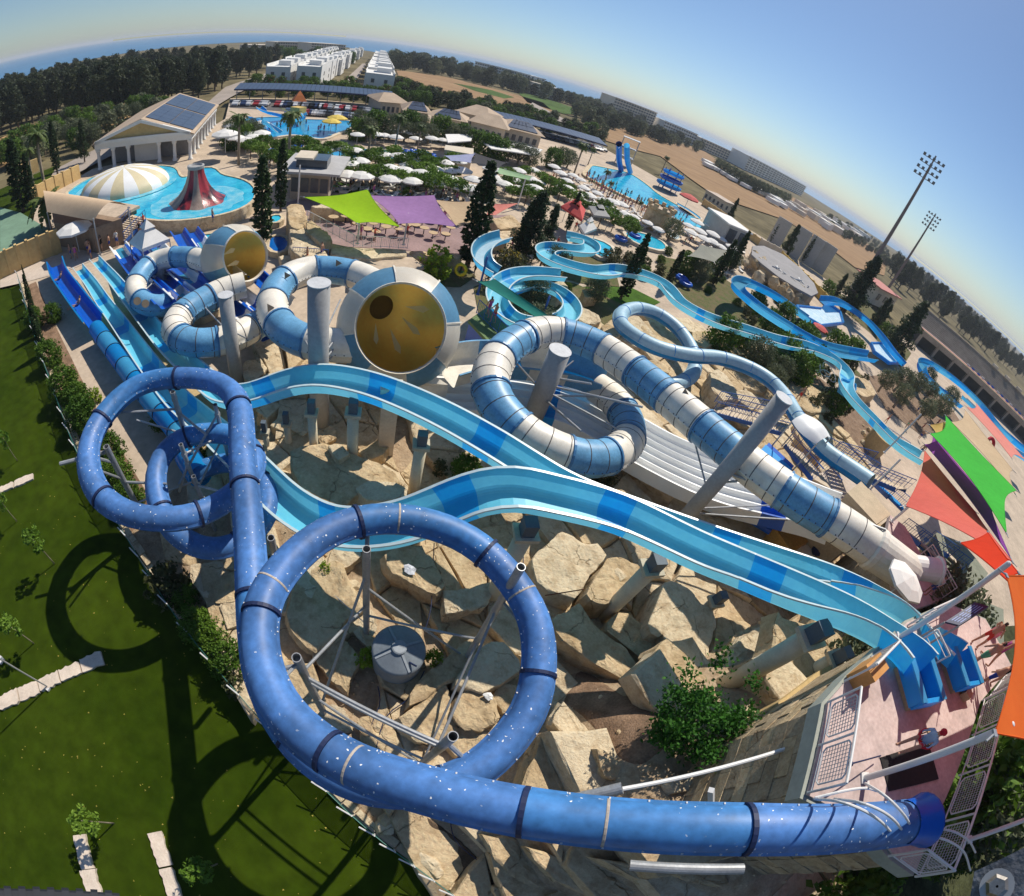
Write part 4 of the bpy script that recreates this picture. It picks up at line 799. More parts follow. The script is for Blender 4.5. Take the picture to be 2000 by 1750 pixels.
# cobalt multi lane slides and dark run outs on the left
cb = thing('cobalt_slide', 'cobalt blue and white stepped racing lanes behind the smallest raft ring', 'water slide', P(300, 500, 0))
for i, (a, b, w_) in enumerate([((262, 482, .8), (365, 590, 3.2), 1.6), ((290, 470, .8), (395, 575, 3.4), 1.6), ((232, 486, .7), (330, 600, 3.0), 1.6), ((348, 458, 1.2), (430, 560, 3.4), 1.4), ((375, 455, 1.2), (465, 555, 3.6), 1.2)]):
    pth_ = smooth([P(*a), (P(*a)*.5+P(*b)*.5)-Vector((0, 0, .4)), P(*b)]); prof, ms = chan(w_, .55)
    for k, sc in enumerate(cut(pth_, 3.2)): mb = MB(); mb.sweep(sc, prof, False, ms); part('lane_section', mb, [(deepb, deepb, deepb), (whiteg, whiteg, sky3)][(k+i) % 3 == 2], cb)
cb2 = thing('cobalt_slide', 'cobalt and white racing lanes showing between the small bend and the raft ring', 'water slide', P(470, 600, 0))
for i, (a, b) in enumerate([((440, 560, 2.4), (545, 640, 2.2)), ((425, 575, 2.2), (520, 665, 2.0)), ((500, 545, 3), (560, 600, 2.6))]):
    pth_ = smooth([P(*a), P(*b)]); prof, ms = chan(1.2, .5)
    for k, sc in enumerate(cut(pth_, 2.)): mb = MB(); mb.sweep(sc, prof, False, ms); part('lane_section', mb, [(deepb, deepb, deepb), (whiteg, whiteg, whiteg)][(k+i) % 2], cb2)
# ---- steel masts of the front loop
def mast_set(label, masts, braces, r=.11):
    c = P(*masts[0][:3]); t = thing('mast_assembly', label, 'support frame', (c.x, c.y, 0)); top = []
    for m in masts:
        q = P(*m[:3]); mb = MB(); mb.bar((q.x, q.y, -.2), q, m[3] if len(m) > 3 else r, 14, hollow=True); part('mast', mb, galv, t, sm=False); top.append(q)
        mb = MB(); mb.box((q.x, q.y, .12), (.5, .5, .1)); part('base_plate', mb, galv, t)
    for br in braces:
        i, za, j, zb_ = br[:4]
        pa = Vector((top[i].x, top[i].y, za)) if isinstance(i, int) else P(*i, za); pb = Vector((top[j].x, top[j].y, zb_)) if isinstance(j, int) else P(*j, zb_)
        mb = MB(); mb.bar(pa, pb, br[4] if len(br) > 4 else .05, 7); part('brace', mb, galv, t)
        mb = MB(); mb.box(pa, (.2, .2, .2), .4); part('clamp', mb, galv, t)
    return t
mast_set('galvanised masts and braces filling the front blue loop around the grey tank',
 [(716, 1072, 8.1, .13), (1018, 1107, 9.4, .13), (885, 1438, 8.9, .13), (579, 1284, 8.3, .13)],
 [(0, 3.0, 1, 3.6), (0, 6.5, 3, 2.0), (0, 5.5, 1, 1.2), (1, 6.4, 2, 5.5), (1, 3.5, 2, 1.0), (2, 7.2, 3, 6.4, .06), (2, 6.6, 3, 5.8), (2, 2.5, 3, 1.5), (3, 7.0, 0, 4.0), (0, 7.6, (718, 1040), 7.9, .07), (1, 7.8, (1045, 1200), 7.5, .06), (1, 7.2, (1052, 1260), 7.4), (2, 7.8, (905, 1480), 7.3, .07), (3, 7.6, (530, 1310), 7.6, .07), (3, 7.9, (535, 1345), 8.6, .05), (0, 2.0, (600, 1110), .9, .02), (3, 3.5, 2, .8)])
mast_set('galvanised masts and braces inside the upper left blue loop',
 [(337, 765, 6.6, .12), (420, 790, 6.0, .1), (353, 868, 5.6, .1), (207, 872, 5.9, .14), (378, 930, 4.6, .1)],
 [(0, 5.6, (235, 806), 6.0, .06), (0, 5.4, (404, 850), 4.9, .06), (0, 4.0, (266, 820), 5.6), (1, 5.4, (350, 945), 3.4, .06), (1, 4.0, 2, 2.6), (2, 5.0, (425, 855), 4.4), (2, 4.4, (350, 960), 2.8, .06), (3, 4.9, (190, 895), 5.9, .07), (3, 3.6, (325, 945), 4.0, .06), (3, 3.8, (195, 920), 5.6, .06), (0, 6.2, (322, 742), 6.4, .08), (4, 4.0, (430, 960), 4.9), (4, 3.0, 2, 3.8), (2, 3.2, 3, 2.0), (3, 5.6, (117, 906), 5.6, .09)])
for a, b, r, lb in [((1095, 1566, 9.9), (1215, 1539, 10.6), .13, 'galvanised pipe end beside the entry tube, at the end of the white stay'), ((1230, 1690, 9.6), (1452, 1697, 10.6), .13, 'hollow galvanised pipe end below the entry tube'), ((536, 1080, 6.2), (529, 1050, 7.3), .12, 'open grey pipe end between the straight tube and the front loop')]:
    mb = MB(); mb.bar(P(*a), P(*b), r, 14, hollow=True); solo('steel_pipe', mb, galv, lb, 'pipe')
mb = MB(); mb.bar(P(1165, 1549, 9.8), P(1575, 1449, 10.6), .055, 8); solo('stay_bar', mb, whitep, 'long thin white stay bar between the tower wall and the entry tube', 'bar')
mb = MB(); mb.rbar(P(1389, 1572, 10.4), P(1389, 1543, 11.2), .12, .12); solo('steel_post', mb, whitep, 'short white square post standing up behind the entry tube', 'post')
# ================================================================ TOWER, PLATFORMS, RAILINGS, SAILS
plum = mat('plum_deck', (.53, .42, .385), .75, .16, .9, .2, spec=.25); wallst = stone('tower_block', (.36, .28, .18), (.54, .43, .29), .7, .3, .8)
facia = mat('grey_green_fascia', (.33, .35, .30), .7, .08, .8); bluep = mat('blue_painted_steel', (.02, .10, .36), .5, .1, 1.5)
meshm = mat('galvanised_mesh', (.50, .50, .47), .6, .1, 2)
def railing(label, a, b, n, h=1.1, m=None, fill='mesh', name='safety_railing', spacing=.09, r=.028):
    m = m or whitep; a = Vector(a); b = Vector(b); t = thing(name, label, 'railing', a); up = Vector((0, 0, 1)); d = (b-a)/n; L = d.length
    mb = MB(); mb.bar(a+up*h, b+up*h, r*1.2, 8); part('top_rail', mb, m, t)
    mb = MB(); mb.bar(a+up*.12, b+up*.12, r*.8, 6); part('bottom_rail', mb, m, t)
    for i in range(n+1):
        mb = MB(); mb.bar(a+d*i, a+d*i+up*h, r*1.1, 8); part('post', mb, m, t)
    for i in range(n):
        p = a+d*i
        if fill == 'mesh':
            q = [(.12, .3), (.12, .9), (.2, .97), (.8, .97), (.88, .9), (.88, .3), (.8, .22), (.2, .22)]
            pts = [p+d*u+up*(h*v-.05) for u, v in q]; mb = MB()
            for k in range(8): mb.bar(pts[k], pts[(k+1) % 8], r*.75, 6)
            part('panel_frame', mb, m, t); mb = MB(); nx = max(3, int(L*.7/spacing)); nz = 9
            for k in range(1, nx): u = .14+.72*k/nx; mb.rbar(p+d*u+up*(h*.2), p+d*u+up*(h*.9), .012, .012)
            for k in range(1, nz): v = h*(.2+.7*k/nz); mb.rbar(p+d*.14+up*v, p+d*.86+up*v, .012, .012)
            o = part('mesh_infill', mb, meshm, t)
            for u in (.5,): mb = MB(); mb.bar(p+d*u+up*(h*.92), p+d*u+up*h, r*.6, 5); part('spacer', mb, m, t)
        elif fill == 'bars':
            mb = MB(); nx = max(3, int(L/.16))
            for k in range(1, nx): mb.bar(p+d*k/nx+up*.1, p+d*k/nx+up*h, r*.45, 4)
            part('baluster_panel', mb, m, t)
        elif fill == 'rails':
            for v in (.35, .6, .85): mb = MB(); mb.bar(p+up*h*v, p+d+up*h*v, r*.6, 5); part('mid_rail', mb, m, t)
    return t
ZP = 12.
deck_px = [(1616, 1372), (1662, 1318), (1712, 1275), (1772, 1215), (1850, 1180), (1925, 1210), (1975, 1300), (1915, 1370), (1870, 1505), (1822, 1613), (1790, 1700), (1745, 1668), (1700, 1612), (1577, 1552)]
dk = [tuple(P(x, y, ZP))[:2] for x, y in deck_px]
tower = thing('slide_tower', 'block-built start tower with a plum coloured deck and grey fascia at the right', 'tower', P(1780, 1480, 0))
mb = MB(); mb.prism(dk, ZP-.06, ZP); part('deck', mb, plum, tower)
c = np.mean(dk, axis=0); out = [tuple(np.array(p)+(np.array(p)-c)*.03) for p in dk]
mb = MB(); mb.prism(out, ZP-.55, ZP-.07); part('fascia_slab', mb, facia, tower)
inn = [tuple(np.array(p)+(c-np.array(p))*.05) for p in dk]
mb = MB(); mb.prism(inn, -.5, ZP-.56); part('core_wall', mb, wallst, tower)
# block courses on the faces the picture looks at
blocks = [MB() for _ in range(2)]; bm_ = []
for e0, e1 in ((13, 0), (0, 1), (1, 2), (12, 13), (11, 12), (10, 11)):
    a, b = Vector((*inn[e0], 0)), Vector((*inn[e1], 0)); d = b-a; L = d.length; d /= L; nrm = Vector((d.y, -d.x, 0))
    if nrm.dot(Vector((a.x-c[0], a.y-c[1], 0))) < 0: nrm = -nrm
    nb = max(1, round(L/1.1))
    for cs in range(14):
        z = ZP-.6-.5*(cs+1)
        for k in range(nb):
            if len(bm_) >= 280: break
            w_ = L/nb; s0 = w_*k+(w_*.5 if cs % 2 else 0); w2 = min(w_, L-s0)
            if w2 < .15: continue
            mb = MB(); q = a+d*(s0+.012)+nrm*.01+Vector((0, 0, z+.012)); mb.frame(q, d*(w2-.016), nrm*rng.uniform(.02, .04), (0, 0, .484)); bm_.append(1)
            part('stone_block', mb, wallst if rng.random() < .7 else sandst, tower)
def up(px, z): return P(px[0], px[1], z)
railing('white mesh-filled railing on the left edge of the tower deck', up((1616, 1372), ZP), up((1577, 1548), ZP), 2)
railing('short white railing at the slide heads on the tower deck', up((1650, 1330), ZP), up((1700, 1284), ZP), 1)
railing('long white mesh-filled railing along the outer edge of the tower deck', up((1918, 1368), ZP), up((1787, 1712), ZP), 4)
railing('white railing across the near end of the tower deck below the entry tube', up((1735, 1672), ZP), up((1790, 1712), ZP), 1)
railing('white railing along the outer deck beside the sunbathers under the orange sail', up((1975, 1300), ZP), up((1925, 1366), ZP), 2)
railing('narrow white railing between the heads of the two open flumes', up((1800, 1310), ZP), up((1778, 1262), ZP), 1, fill='rails')
railing('white railing behind the head of the rear open flume', up((1772, 1222), ZP), up((1850, 1186), ZP), 3, fill='rails')
# hoops over the entry mouth
hp = thing('guard_hoop', 'curved white guard rails arching over the mouth of the royal blue tube', 'guard rails', up((1640, 1560), ZP))
for k, (p0, p1, p2, p3) in enumerate([((1590, 1560, 12.7), (1650, 1568, 14.0), (1715, 1600, 13.9), (1762, 1650, 12.4)), ((1630, 1560, 12.7), (1690, 1570, 14.1), (1745, 1600, 13.9), (1778, 1648, 12.4)), ((1690, 1530, 12.9), (1730, 1555, 14.0), (1765, 1590, 13.9), (1792, 1640, 12.4)), ((1592, 1558, 12.9), (1640, 1546, 13.2), (1690, 1538, 13.2), (1712, 1545, 13.0)), ((1790, 1640, 12.5), (1830, 1635, 13.5), (1880, 1660, 13.2), (1895, 1700, 12.3)), ((1800, 1625, 12.5), (1850, 1620, 13.4), (1890, 1640, 13.2), (1905, 1665, 12.4))]):
    mb = MB(); mb.path(pxpath([p0, p1, p2, p3], .2), .03, 7); part('hoop', mb, whitep, hp)
def post(px, z0, z1, r, label, m=None, name='sail_mast', cat='mast', lean=(0, 0)):
    b = P(*px, z0); t = thing(name, label, cat, b); mb = MB(); mb.bar((0, 0, 0), (lean[0], lean[1], z1-z0), r, 14); part('shaft', mb, m or whitep, t, sm=False, local=True)
    mb = MB(); mb.box((0, 0, .02), (r*3.4, r*3.4, .05)); part('base_plate', mb, m or whitep, t, local=True); mb = MB(); mb.ball((lean[0], lean[1], z1-z0), r*1.02, 12, 5); part('cap', mb, m or whitep, t, local=True); return t
post((1688, 1520), ZP, 15.85, .085, 'thick white mast rising from the near left corner of the tower deck')
post((1757, 1244), ZP, 16.1, .085, 'thick white mast beside the slide heads, between front and rear flume')
post((1893, 1640), 12, 14.5, .07, 'white mast at the near right corner of the tower deck', lean=(1.5, .3))
post((1742, 1018), 8.3, 9.9, .08, 'pale double mast holding the coral sail beside the raft start')
post((1700, 955), 6.6, 9.6, .07, 'pale mast between the chalky tube and the raft start')
post((1727, 884), 6.2, 10.6, .07, 'slim pale mast beside the foot of the long garden flume', lean=(.6, .5))
cp_ = mat('screen_print', (.25, .33, .62), .5, .1, 3)
sg = thing('notice_board', 'dark blue tilted notice board with pale lines of print, behind the flume heads', 'sign', up((1880, 1205), 13.2))
q = [P(1846, 1214, 13.3), P(1904, 1176, 13.9), P(1931, 1184, 14.2), P(1874, 1221, 13.6)]; nn = (q[1]-q[0]).cross(q[3]-q[0]).normalized(); nn = nn if nn.z > 0 else -nn
mb = MB(); mb.add(q+[p-nn*.06 for p in q], [(0, 1, 2, 3), (7, 6, 5, 4)]+[(i, (i+1) % 4, 4+(i+1) % 4, 4+i) for i in range(4)]); part('board', mb, mat('dark_navy', (.015, .02, .07), .4, .1, 2), sg)
for k in range(4):
    f = .2+.2*k; mb = MB()
    for (a, b) in ((.1, .3), (.34, .5), (.56, .88)):
        p0 = q[0]+(q[1]-q[0])*a+(q[3]-q[0])*f; p1 = q[0]+(q[1]-q[0])*b+(q[3]-q[0])*f; w_ = (q[3]-q[0])*.07; mb.add([p0+nn*.004, p1+nn*.004, p1+w_+nn*.004, p0+w_+nn*.004], [(0, 1, 2, 3)])
    part('print_line', mb, cp_, sg)
for p in (q[0], q[3]): mb = MB(); mb.bar(p-nn*.03, (p.x, p.y, ZP-.0), .04); part('leg', mb, greyp, sg)
mb = MB(); q = [P(x, y, ZP) for x, y in [(1718, 1480), (1811, 1448), (1832, 1522), (1735, 1546)]]; mb.prism([tuple(p)[:2] for p in q], ZP+.004, ZP+.03); solo('rubber_mat', mb, mat('black_rubber', (.015, .014, .014), .8, .2, 4, .2), 'large black rubber mat on the plum deck beside the person in a red cap', 'mat')
mb = MB(); mb.bar(P(1661, 1492, 12.9), P(1720, 1476, 12.2), .02, 6); mb.ball(P(1661, 1492, 12.9), .07); solo('control_stick', mb, gasket, 'thin black stick with a round knob leaning on the left deck railing', 'stick')
# sails
def sail(label, cs, m, bow=.13, sag=.3, n=10, name='shade_sail'):
    """cs: four corners; the edges are drawn in, the cloth dips a little"""
    t = thing(name, label, 'shade sail', Vector(cs[0])); A, B, C_, D = [Vector(q) for q in cs]; mid = (A+B+C_+D)/4; mb = MB(); g = []
    for i in range(n+1):
        for j in range(n+1):
            u, v = i/n, j/n; p = A*(1-u)*(1-v)+B*u*(1-v)+C_*u*v+D*(1-u)*v
            k = bow*((4*u*(1-u))*abs(2*v-1)**2+(4*v*(1-v))*abs(2*u-1)**2); p = p.lerp(mid, k); p.z -= sag*16*u*(1-u)*v*(1-v)*.5
            g.append(tuple(p))
    f = [(i*(n+1)+j, (i+1)*(n+1)+j, (i+1)*(n+1)+j+1, i*(n+1)+j+1) for i in range(n) for j in range(n)]
    mb.add(g, f); part('cloth', mb, m, t, sm=True)
    for k, (i, j) in enumerate(((0, 0), (n, 0), (n, n), (0, n))):
        q = Vector(g[i*(n+1)+j]); o = (q-mid).normalized(); mb = MB(); mb.bar(q-o*.05, q+o*.45, .02, 6); mb.box(q, (.14, .14, .04)); part('corner_shackle', mb, galv, t)
    ed = [g[i*(n+1)] for i in range(n+1)]+[g[n*(n+1)+j] for j in range(1, n+1)]+[g[i*(n+1)+n] for i in range(n-1, -1, -1)]+[g[j] for j in range(n-1, -1, -1)]
    mb = MB(); mb.path(ed, .022, 5); part('edge_rope', mb, m, t); return t
def clo(name, col): return mat(name, col, .8, .06, .3, .1, spec=.1, trans=.35, bscale=40)
co = clo('orange_cloth', (.80, .16, .03)); sail('huge orange shade sail filling the right edge of the picture', [P(1966, 1124, 16.1), P(1943, 1432, 15.9), P(2170, 1560, 15.9), P(2170, 1100, 16.3)], co, .1)
sail('coral shade sail with a darker shadowed half, nearest the raft start', [P(1769, 988, 10.0), P(1806, 880, 9.6), P(1905, 1000, 11.4), P(1978, 1098, 14.2)], clo('coral_cloth', (.78, .17, .13)), .1)
sail('small vermilion shade sail stretched between the coral and orange ones', [P(1876, 1060, 13.2), P(1930, 1040, 13.6), P(1990, 1120, 15.6), P(1976, 1142, 15.7)], clo('red_cloth', (.72, .05, .015)), .1, .1)
sail('narrow dark purple shade sail squeezed beside the coral one', [P(1806, 868, 9.4), P(1822, 850, 9.4), P(1935, 985, 11.2), P(1974, 1090, 13.6)], clo('purple_cloth', (.26, .06, .34)), .1)
sail('bright green shade sail with deeply notched ends', [P(1847, 812, 11.4), P(1817, 847, 11.6), P(1966, 1042, 13.8), P(1985, 958, 13.2)], clo('green_cloth', (.07, .55, .06)), .17)
sail('cream shade sail between the green and pink ones', [P(1885, 801, 11.2), P(1858, 824, 11.3), P(1983, 965, 13.0), P(1978, 918, 12.6)], clo('cream_cloth', (.66, .50, .32)), .14)
sail('salmon pink shade sail furthest to the right edge behind the cream one', [P(1907, 788, 11.0), P(1888, 795, 11.1), P(1976, 895, 12.3), P(2002, 898, 12.4)], clo('salmon_cloth', (.80, .30, .25)), .14)
sail('small ochre shade sail between the purple and green ones', [P(1816, 830, 10.9), P(1846, 824, 11.0), P(1850, 842, 11.1), P(1830, 850, 11.0)], clo('ochre_cloth', (.62, .42, .14)), .1)
# lower decks and stair tower behind the coral sail
def deckbox(name, label, cat, px, z, th, m, walls=None, wm=None):
    pts = [tuple(P(x, y, z))[:2] for x, y in px]; c = np.mean(pts, axis=0); t = thing(name, label, cat, (c[0], c[1], 0))
    mb = MB(); mb.prism(pts, z-th, z); part('deck', mb, m, t)
    if walls:
        ii = [tuple(np.array(p)+(c-np.array(p))*.04) for p in pts]; mb = MB(); mb.prism(ii, -.5, z-th-.01); part('wall', mb, wm or wallst, t)
    return t
deckbox('start_deck', 'plum coloured deck of the raft start, under the big white parasol', 'deck', [(1739, 1006), (1768, 1028), (1800, 1085), (1840, 1172), (1786, 1190), (1748, 1150), (1728, 1060)], 8.2, .3, plum, True)
deckbox('stair_tower', 'tan rendered block with a dark panelled side above the raft start', 'tower', [(1655, 962), (1682, 940), (1740, 1004), (1712, 1024)], 8.0, .3, mat('tan_roof', (.50, .40, .27), .9, .1, 1), True, mat('tan_render2', (.42, .33, .22), .9, .12, .8, .4))
deckbox('lower_terrace', 'olive green lower terrace slab under the coral sail', 'terrace', [(1840, 1172), (1800, 1085), (1830, 1040), (1880, 1060), (1930, 1120), (1890, 1180)], 6.5, .4, mat('olive_concrete', (.22, .23, .17), .9, .15, .6), True)
deckbox('pump_platform', 'pale concrete platform between the raft tube and the white canopy', 'platform', [(1590, 930), (1640, 905), (1700, 960), (1650, 985)], 3.5, .4, mat('pale_concrete', (.55, .46, .38)), True, mat('tan_render2', (.42, .33, .22)))
deckbox('retaining_wall', 'sunlit ochre parapet wall leaning against the foot of the tower', 'wall', [(1480, 1400), (1600, 1310), (1620, 1300), (1640, 1290), (1600, 1345), (1490, 1425)], 7.6, .3, mat('ochre_parapet', (.52, .37, .17), .9, .12, .6, .5), True, mat('ochre_parapet', (.52, .37, .17)))
deckbox('landing_slab', 'curved plum and olive slab in the shade under the parasol', 'slab', [(1840, 1180), (1900, 1165), (1960, 1190), (1960, 1290), (1880, 1240)], 5.5, .3, mat('olive_concrete', (.22, .23, .17)), True)
# stairs with blue balustrades
def stairs(label, a, b, wd, n, rail=True, m=None):
    A, B = P(*a), P(*b); d = B-A; dh = Vector((d.x, d.y, 0)); u = dh.normalized(); s = Vector((-u.y, u.x, 0)); t = thing('staircase', label, 'stairs', Vector((A.x, A.y, min(A.z, B.z))))
    ht = mat('tread_concrete', (.60, .49, .36), .85, .1, 1)
    for i in range(n):
        p = A+d*(i+.5)/n; L = dh.length/n; mb = MB(); mb.frame(p-u*L*.5-s*wd/2-Vector((0, 0, .04)), u*L*.86, s*wd, (0, 0, .08)); part('tread', mb, m or ht, t)
    for sg in (-1, 1):
        mb = MB(); mb.rbar(A+s*sg*(wd/2+.05)-Vector((0, 0, .15)), B+s*sg*(wd/2+.05)-Vector((0, 0, .15)), .08, .32); part('stringer', mb, bluep, t)
        if rail:
            mb = MB(); mb.bar(A+s*sg*(wd/2)+Vector((0, 0, 1)), B+s*sg*(wd/2)+Vector((0, 0, 1)), .035, 6); mb.bar(A+s*sg*(wd/2)+Vector((0, 0, .55)), B+s*sg*(wd/2)+Vector((0, 0, .55)), .02, 5); part('handrail', mb, bluep, t)
            mb = MB(); k = max(4, int(d.length/.35))
            for i in range(k+1): q = A+d*i/k+s*sg*wd/2; mb.bar(q, q+Vector((0, 0, 1)), .015 if i % 4 else .03, 4)
            part('balustrade', mb, bluep, t)
    return t
stairs('lowest concrete staircase with blue balustrades, between the raft tube and the chalky tube', (1398, 797, 1.6), (1478, 818, 3.2), 1.8, 12)
stairs('upper flight with blue balustrades rising towards the grey pylon head', (1478, 822, 3.2), (1536, 838, 4.4), 1.8, 9)
stairs('steep flight with blue balustrades just right of the tall grey pylon', (1552, 878, 3.4), (1608, 946, 5.6), 1.7, 14)
stairs('flight with blue balustrades climbing beside the underside of the chalky tube', (1618, 874, 4.0), (1690, 918, 6.0), 1.7, 13)
stairs('flight with blue balustrades ending at the masts of the coral sail', (1690, 925, 5.8), (1762, 955, 7.6), 1.7, 12)
stairs('cream flight below the masts under the raft start', (1770, 1040, 5.4), (1815, 1075, 7.2), 1.6, 9)
stairs('dark flight in the shade under the coral sail', (1822, 1062, 5), (1868, 1098, 7), 1.6, 9)
stairs('bright cobalt flight beside the pale masts', (1716, 948, 4.6), (1752, 982, 6.4), 1.6, 10, m=azure)
railing('blue balustrade above the rocks beside the chalky tube', P(1395, 785, 3.0), P(1520, 808, 4.2), 6, 1.1, bluep, 'bars')
railing('blue balustrade of the landing beside the white canopy', P(1545, 845, 5), P(1600, 905, 5.5), 3, 1.1, bluep, 'bars')
railing('dark blue balustrade beyond the foot of the long garden flume', P(1715, 845, 4.2), P(1765, 880, 5), 3, 1.1, bluep, 'bars')
railing('blue balustrade curving below the garden flume near the ochre drum', P(1625, 880, 3.6), P(1700, 900, 4.4), 4, 1.1, bluep, 'bars')
railing('pale railing between the raft start and the lower terrace', P(1795, 1085, 8.3), P(1840, 1168, 8.3), 4, 1.1, whitep, 'rails')
for px, z, lb in [((1552, 905), 2.6, 'ochre concrete drum in the shade below the steep flight'), ((1698, 880), 2.6, 'large ochre concrete drum under the long garden flume')]:
    mb = MB(); mb.bar(P(*px, -.3), P(*px, -.3)+Vector((0, 0, z)), 1.5, 20); solo('concrete_drum', mb, mat('ochre_concrete', (.50, .37, .20)), lb, 'drum', sm=False)
t = thing('control_box', 'cobalt blue equipment box beside the raft tube and the steps', 'box', P(1517, 898, 3)); mb = MB(); mb.box(P(1517, 898, 4.2), (2.4, .9, .7), -.6); part('body', mb, deepb, t); mb = MB(); mb.box(P(1517, 898, 4.6), (2.5, 1., .08), -.6); part('lid', mb, azure, t)
# pump pit below the raft end
pit = thing('pump_pit', 'open pump pit with an orange grating and black pipes below the raft tube', 'pump', P(1540, 1070, 2.5))
mb = MB(); mb.box(P(1535, 1055, 3.4), (2.2, 1.6, 1.2), .6); part('grating', mb, mat('orange_grating', (.45, .24, .05), .7, .2, 9, .5, bscale=50), pit)
mb = MB(); mb.box(P(1565, 1085, 3.0), (1.0, .8, 1.2), .4); part('pump_housing', mb, rafw, pit)
mb = MB(); mb.bar(P(1585, 1075, 3.6), P(1625, 1085, 3.9), .3, 10); mb.bar(P(1600, 1095, 3), P(1622, 1075, 4.4), .16, 8); part('pipe', mb, gasket, pit)
mb = MB(); mb.bar(P(1505, 1035, 3.6), P(1455, 1005, 3.4), .32, 12); part('outlet_pipe', mb, deepb, pit)
# metal parts of the viewing ride close to the lens
br = thing('metal_bracket', 'blurred grey metal bracket with a bolt in the near right corner', 'bracket', PD(1960, 1735, .4))
q = [PD(1890, 1775, .42), PD(1903, 1702, .42), PD(2010, 1650, .42), PD(2040, 1760, .42)]; nn = Vector((0, 0, CAMH))-q[1]; nn.normalize()
mb = MB(); mb.add(q+[p-nn*.02 for p in q], [(0, 1, 2, 3), (7, 6, 5, 4)]+[(i, (i+1) % 4, 4+(i+1) % 4, 4+i) for i in range(4)]); part('plate', mb, mat('scuffed_steel', (.13, .14, .16), .5, .35, 30, .2, metal=.4), br)
c = PD(1947, 1731, .415); mb = MB(); mb.lathe([(.0085, -.004), (.0085, .003), (.006, .005), (.001, .005)], 6, c, nn); part('bolt', mb, mat('bolt_steel', (.35, .32, .28), .35, .2, 60, metal=.8), br)
mb = MB(); mb.lathe([(.012, -.002), (.012, .001), (.001, .001)], 20, c, nn); part('washer', mb, galv, br)
kn = thing('ribbed_grip', 'dark ribbed rubber grip just entering the bottom left corner', 'grip', PD(80, 1760, .3))
pl = [PD(-60+i*14, 1752+.0012*(i*14-60)**2*.12, .3) for i in range(22)]
for i in range(21): mb = MB(); mb.bar(pl[i], pl[i+1], .0052 if i % 2 else .0040, 10); part('rib', mb, mat('dark_rubber', (.02, .022, .03), .7, .1, 20), kn)
# water tank in the front loop
tk = thing('water_tank', 'round grey plastic water tank with a domed ribbed lid standing among the rocks', 'tank', P(775, 1293, .8))
mb = MB(); mb.lathe([(.02, 0), (1.0, 0), (1.02, .1), (1.0, .2), (1.02, .6), (1.0, .7), (1.02, 1.1), (1.0, 1.2), (1.0, 1.6)], 36); part('body', mb, mat('tank_grey', (.20, .23, .26), .5, .08, 1, .1), tk, sm=True, local=True)
mb = MB(); mb.lathe([(1.04, 1.58), (1.04, 1.64), (.95, 1.72), (.3, 1.9), (.28, 1.92)], 36); part('dome', mb, mat('tank_grey', (.20, .23, .26)), tk, sm=True, local=True)
mb = MB(); mb.lathe([(.28, 1.88), (.29, 2.0), (.24, 2.03), (.001, 2.03)], 24); part('lid', mb, mat('tank_grey2', (.28, .31, .34), .5, .08, 1), tk, local=True)
for k in range(4):
    a = PI/4+k*PI/2; mb = MB(); mb.rbar((.3*math.cos(a), .3*math.sin(a), 1.91), (.98*math.cos(a), .98*math.sin(a), 1.72), .09, .05); part('rib', mb, mat('tank_grey2', (.28, .31, .34)), tk, local=True)
mb = MB(); mb.bar((.55, -.35, 1.8), (.85, -.45, 2.0), .04, 6); part('pipe_stub', mb, gasket, tk, local=True)
for k, pts in enumerate([[(829, 1310, 1.4), (800, 1365, 1), (755, 1395, 1), (735, 1460, .9)], [(738, 1340, 1.2), (745, 1380, 1), (720, 1420, .9), (740, 1470, .8)], [(848, 1060, 1.9), (845, 1120, 1.7), (842, 1190, 1.6), (830, 1230, 1.4)], [(880, 1600, .9), (885, 1640, .8), (920, 1670, .8), (960, 1700, .8)], [(1022, 1050, 2.2), (1022, 1100, 2.2)]]):
    mb = MB(); mb.path(pxpath(pts, .25), .022, 5); solo('hose', mb, gasket, ['black hose trailing from the right side of the grey tank', 'black hose trailing from the left side of the grey tank', 'thin dark cable hanging behind the grey tank', 'thin dark cable on the dirt near the boundary fence', 'short dark cable beside the round column'][k], 'hose')
mb = MB(); mb.bar(P(1065, 1163, 2.6), P(1140, 1151, 2.6), .03, 6); solo('rusty_bar', mb, mat('rust', (.20, .06, .03), .9, .2, 5), 'thin rusty bar lying on the pale rock slab', 'bar')
canvg = mat('rag_cloth', (.55, .56, .60), .9, .2, 6, .6)
for px, z, lb, sz, m_ in [((801, 1112), 2.0, 'crumpled white rag on the rock behind the tank', .26, canvg), ((1210, 1122), 2.35, 'flat pale stone cushion on the sunlit slab', .35, sandst2), ((955, 1360), 1.9, 'small pale grey block on the rocks', .16, whitep)]:
    mb = MB(); c = P(*px, z); rr = random.Random(px[0]); mb.lathe([(.01, .16), (.2, .15), (.34, .08), (.38, -.02), (.3, -.1)], 9, c); mb.v = [((x-c.x)*sz*3*(.6+.9*rr.random())+c.x, (y-c.y)*sz*2.2*(.6+.9*rr.random())+c.y, (zz-c.z)*sz*1.6*(.6+.8*rr.random())+c.z) for x, y, zz in mb.v]; solo('rag' if 'rag' in lb else 'rubble_lump', mb, m_, lb, 'rag' if 'rag' in lb else 'stone')
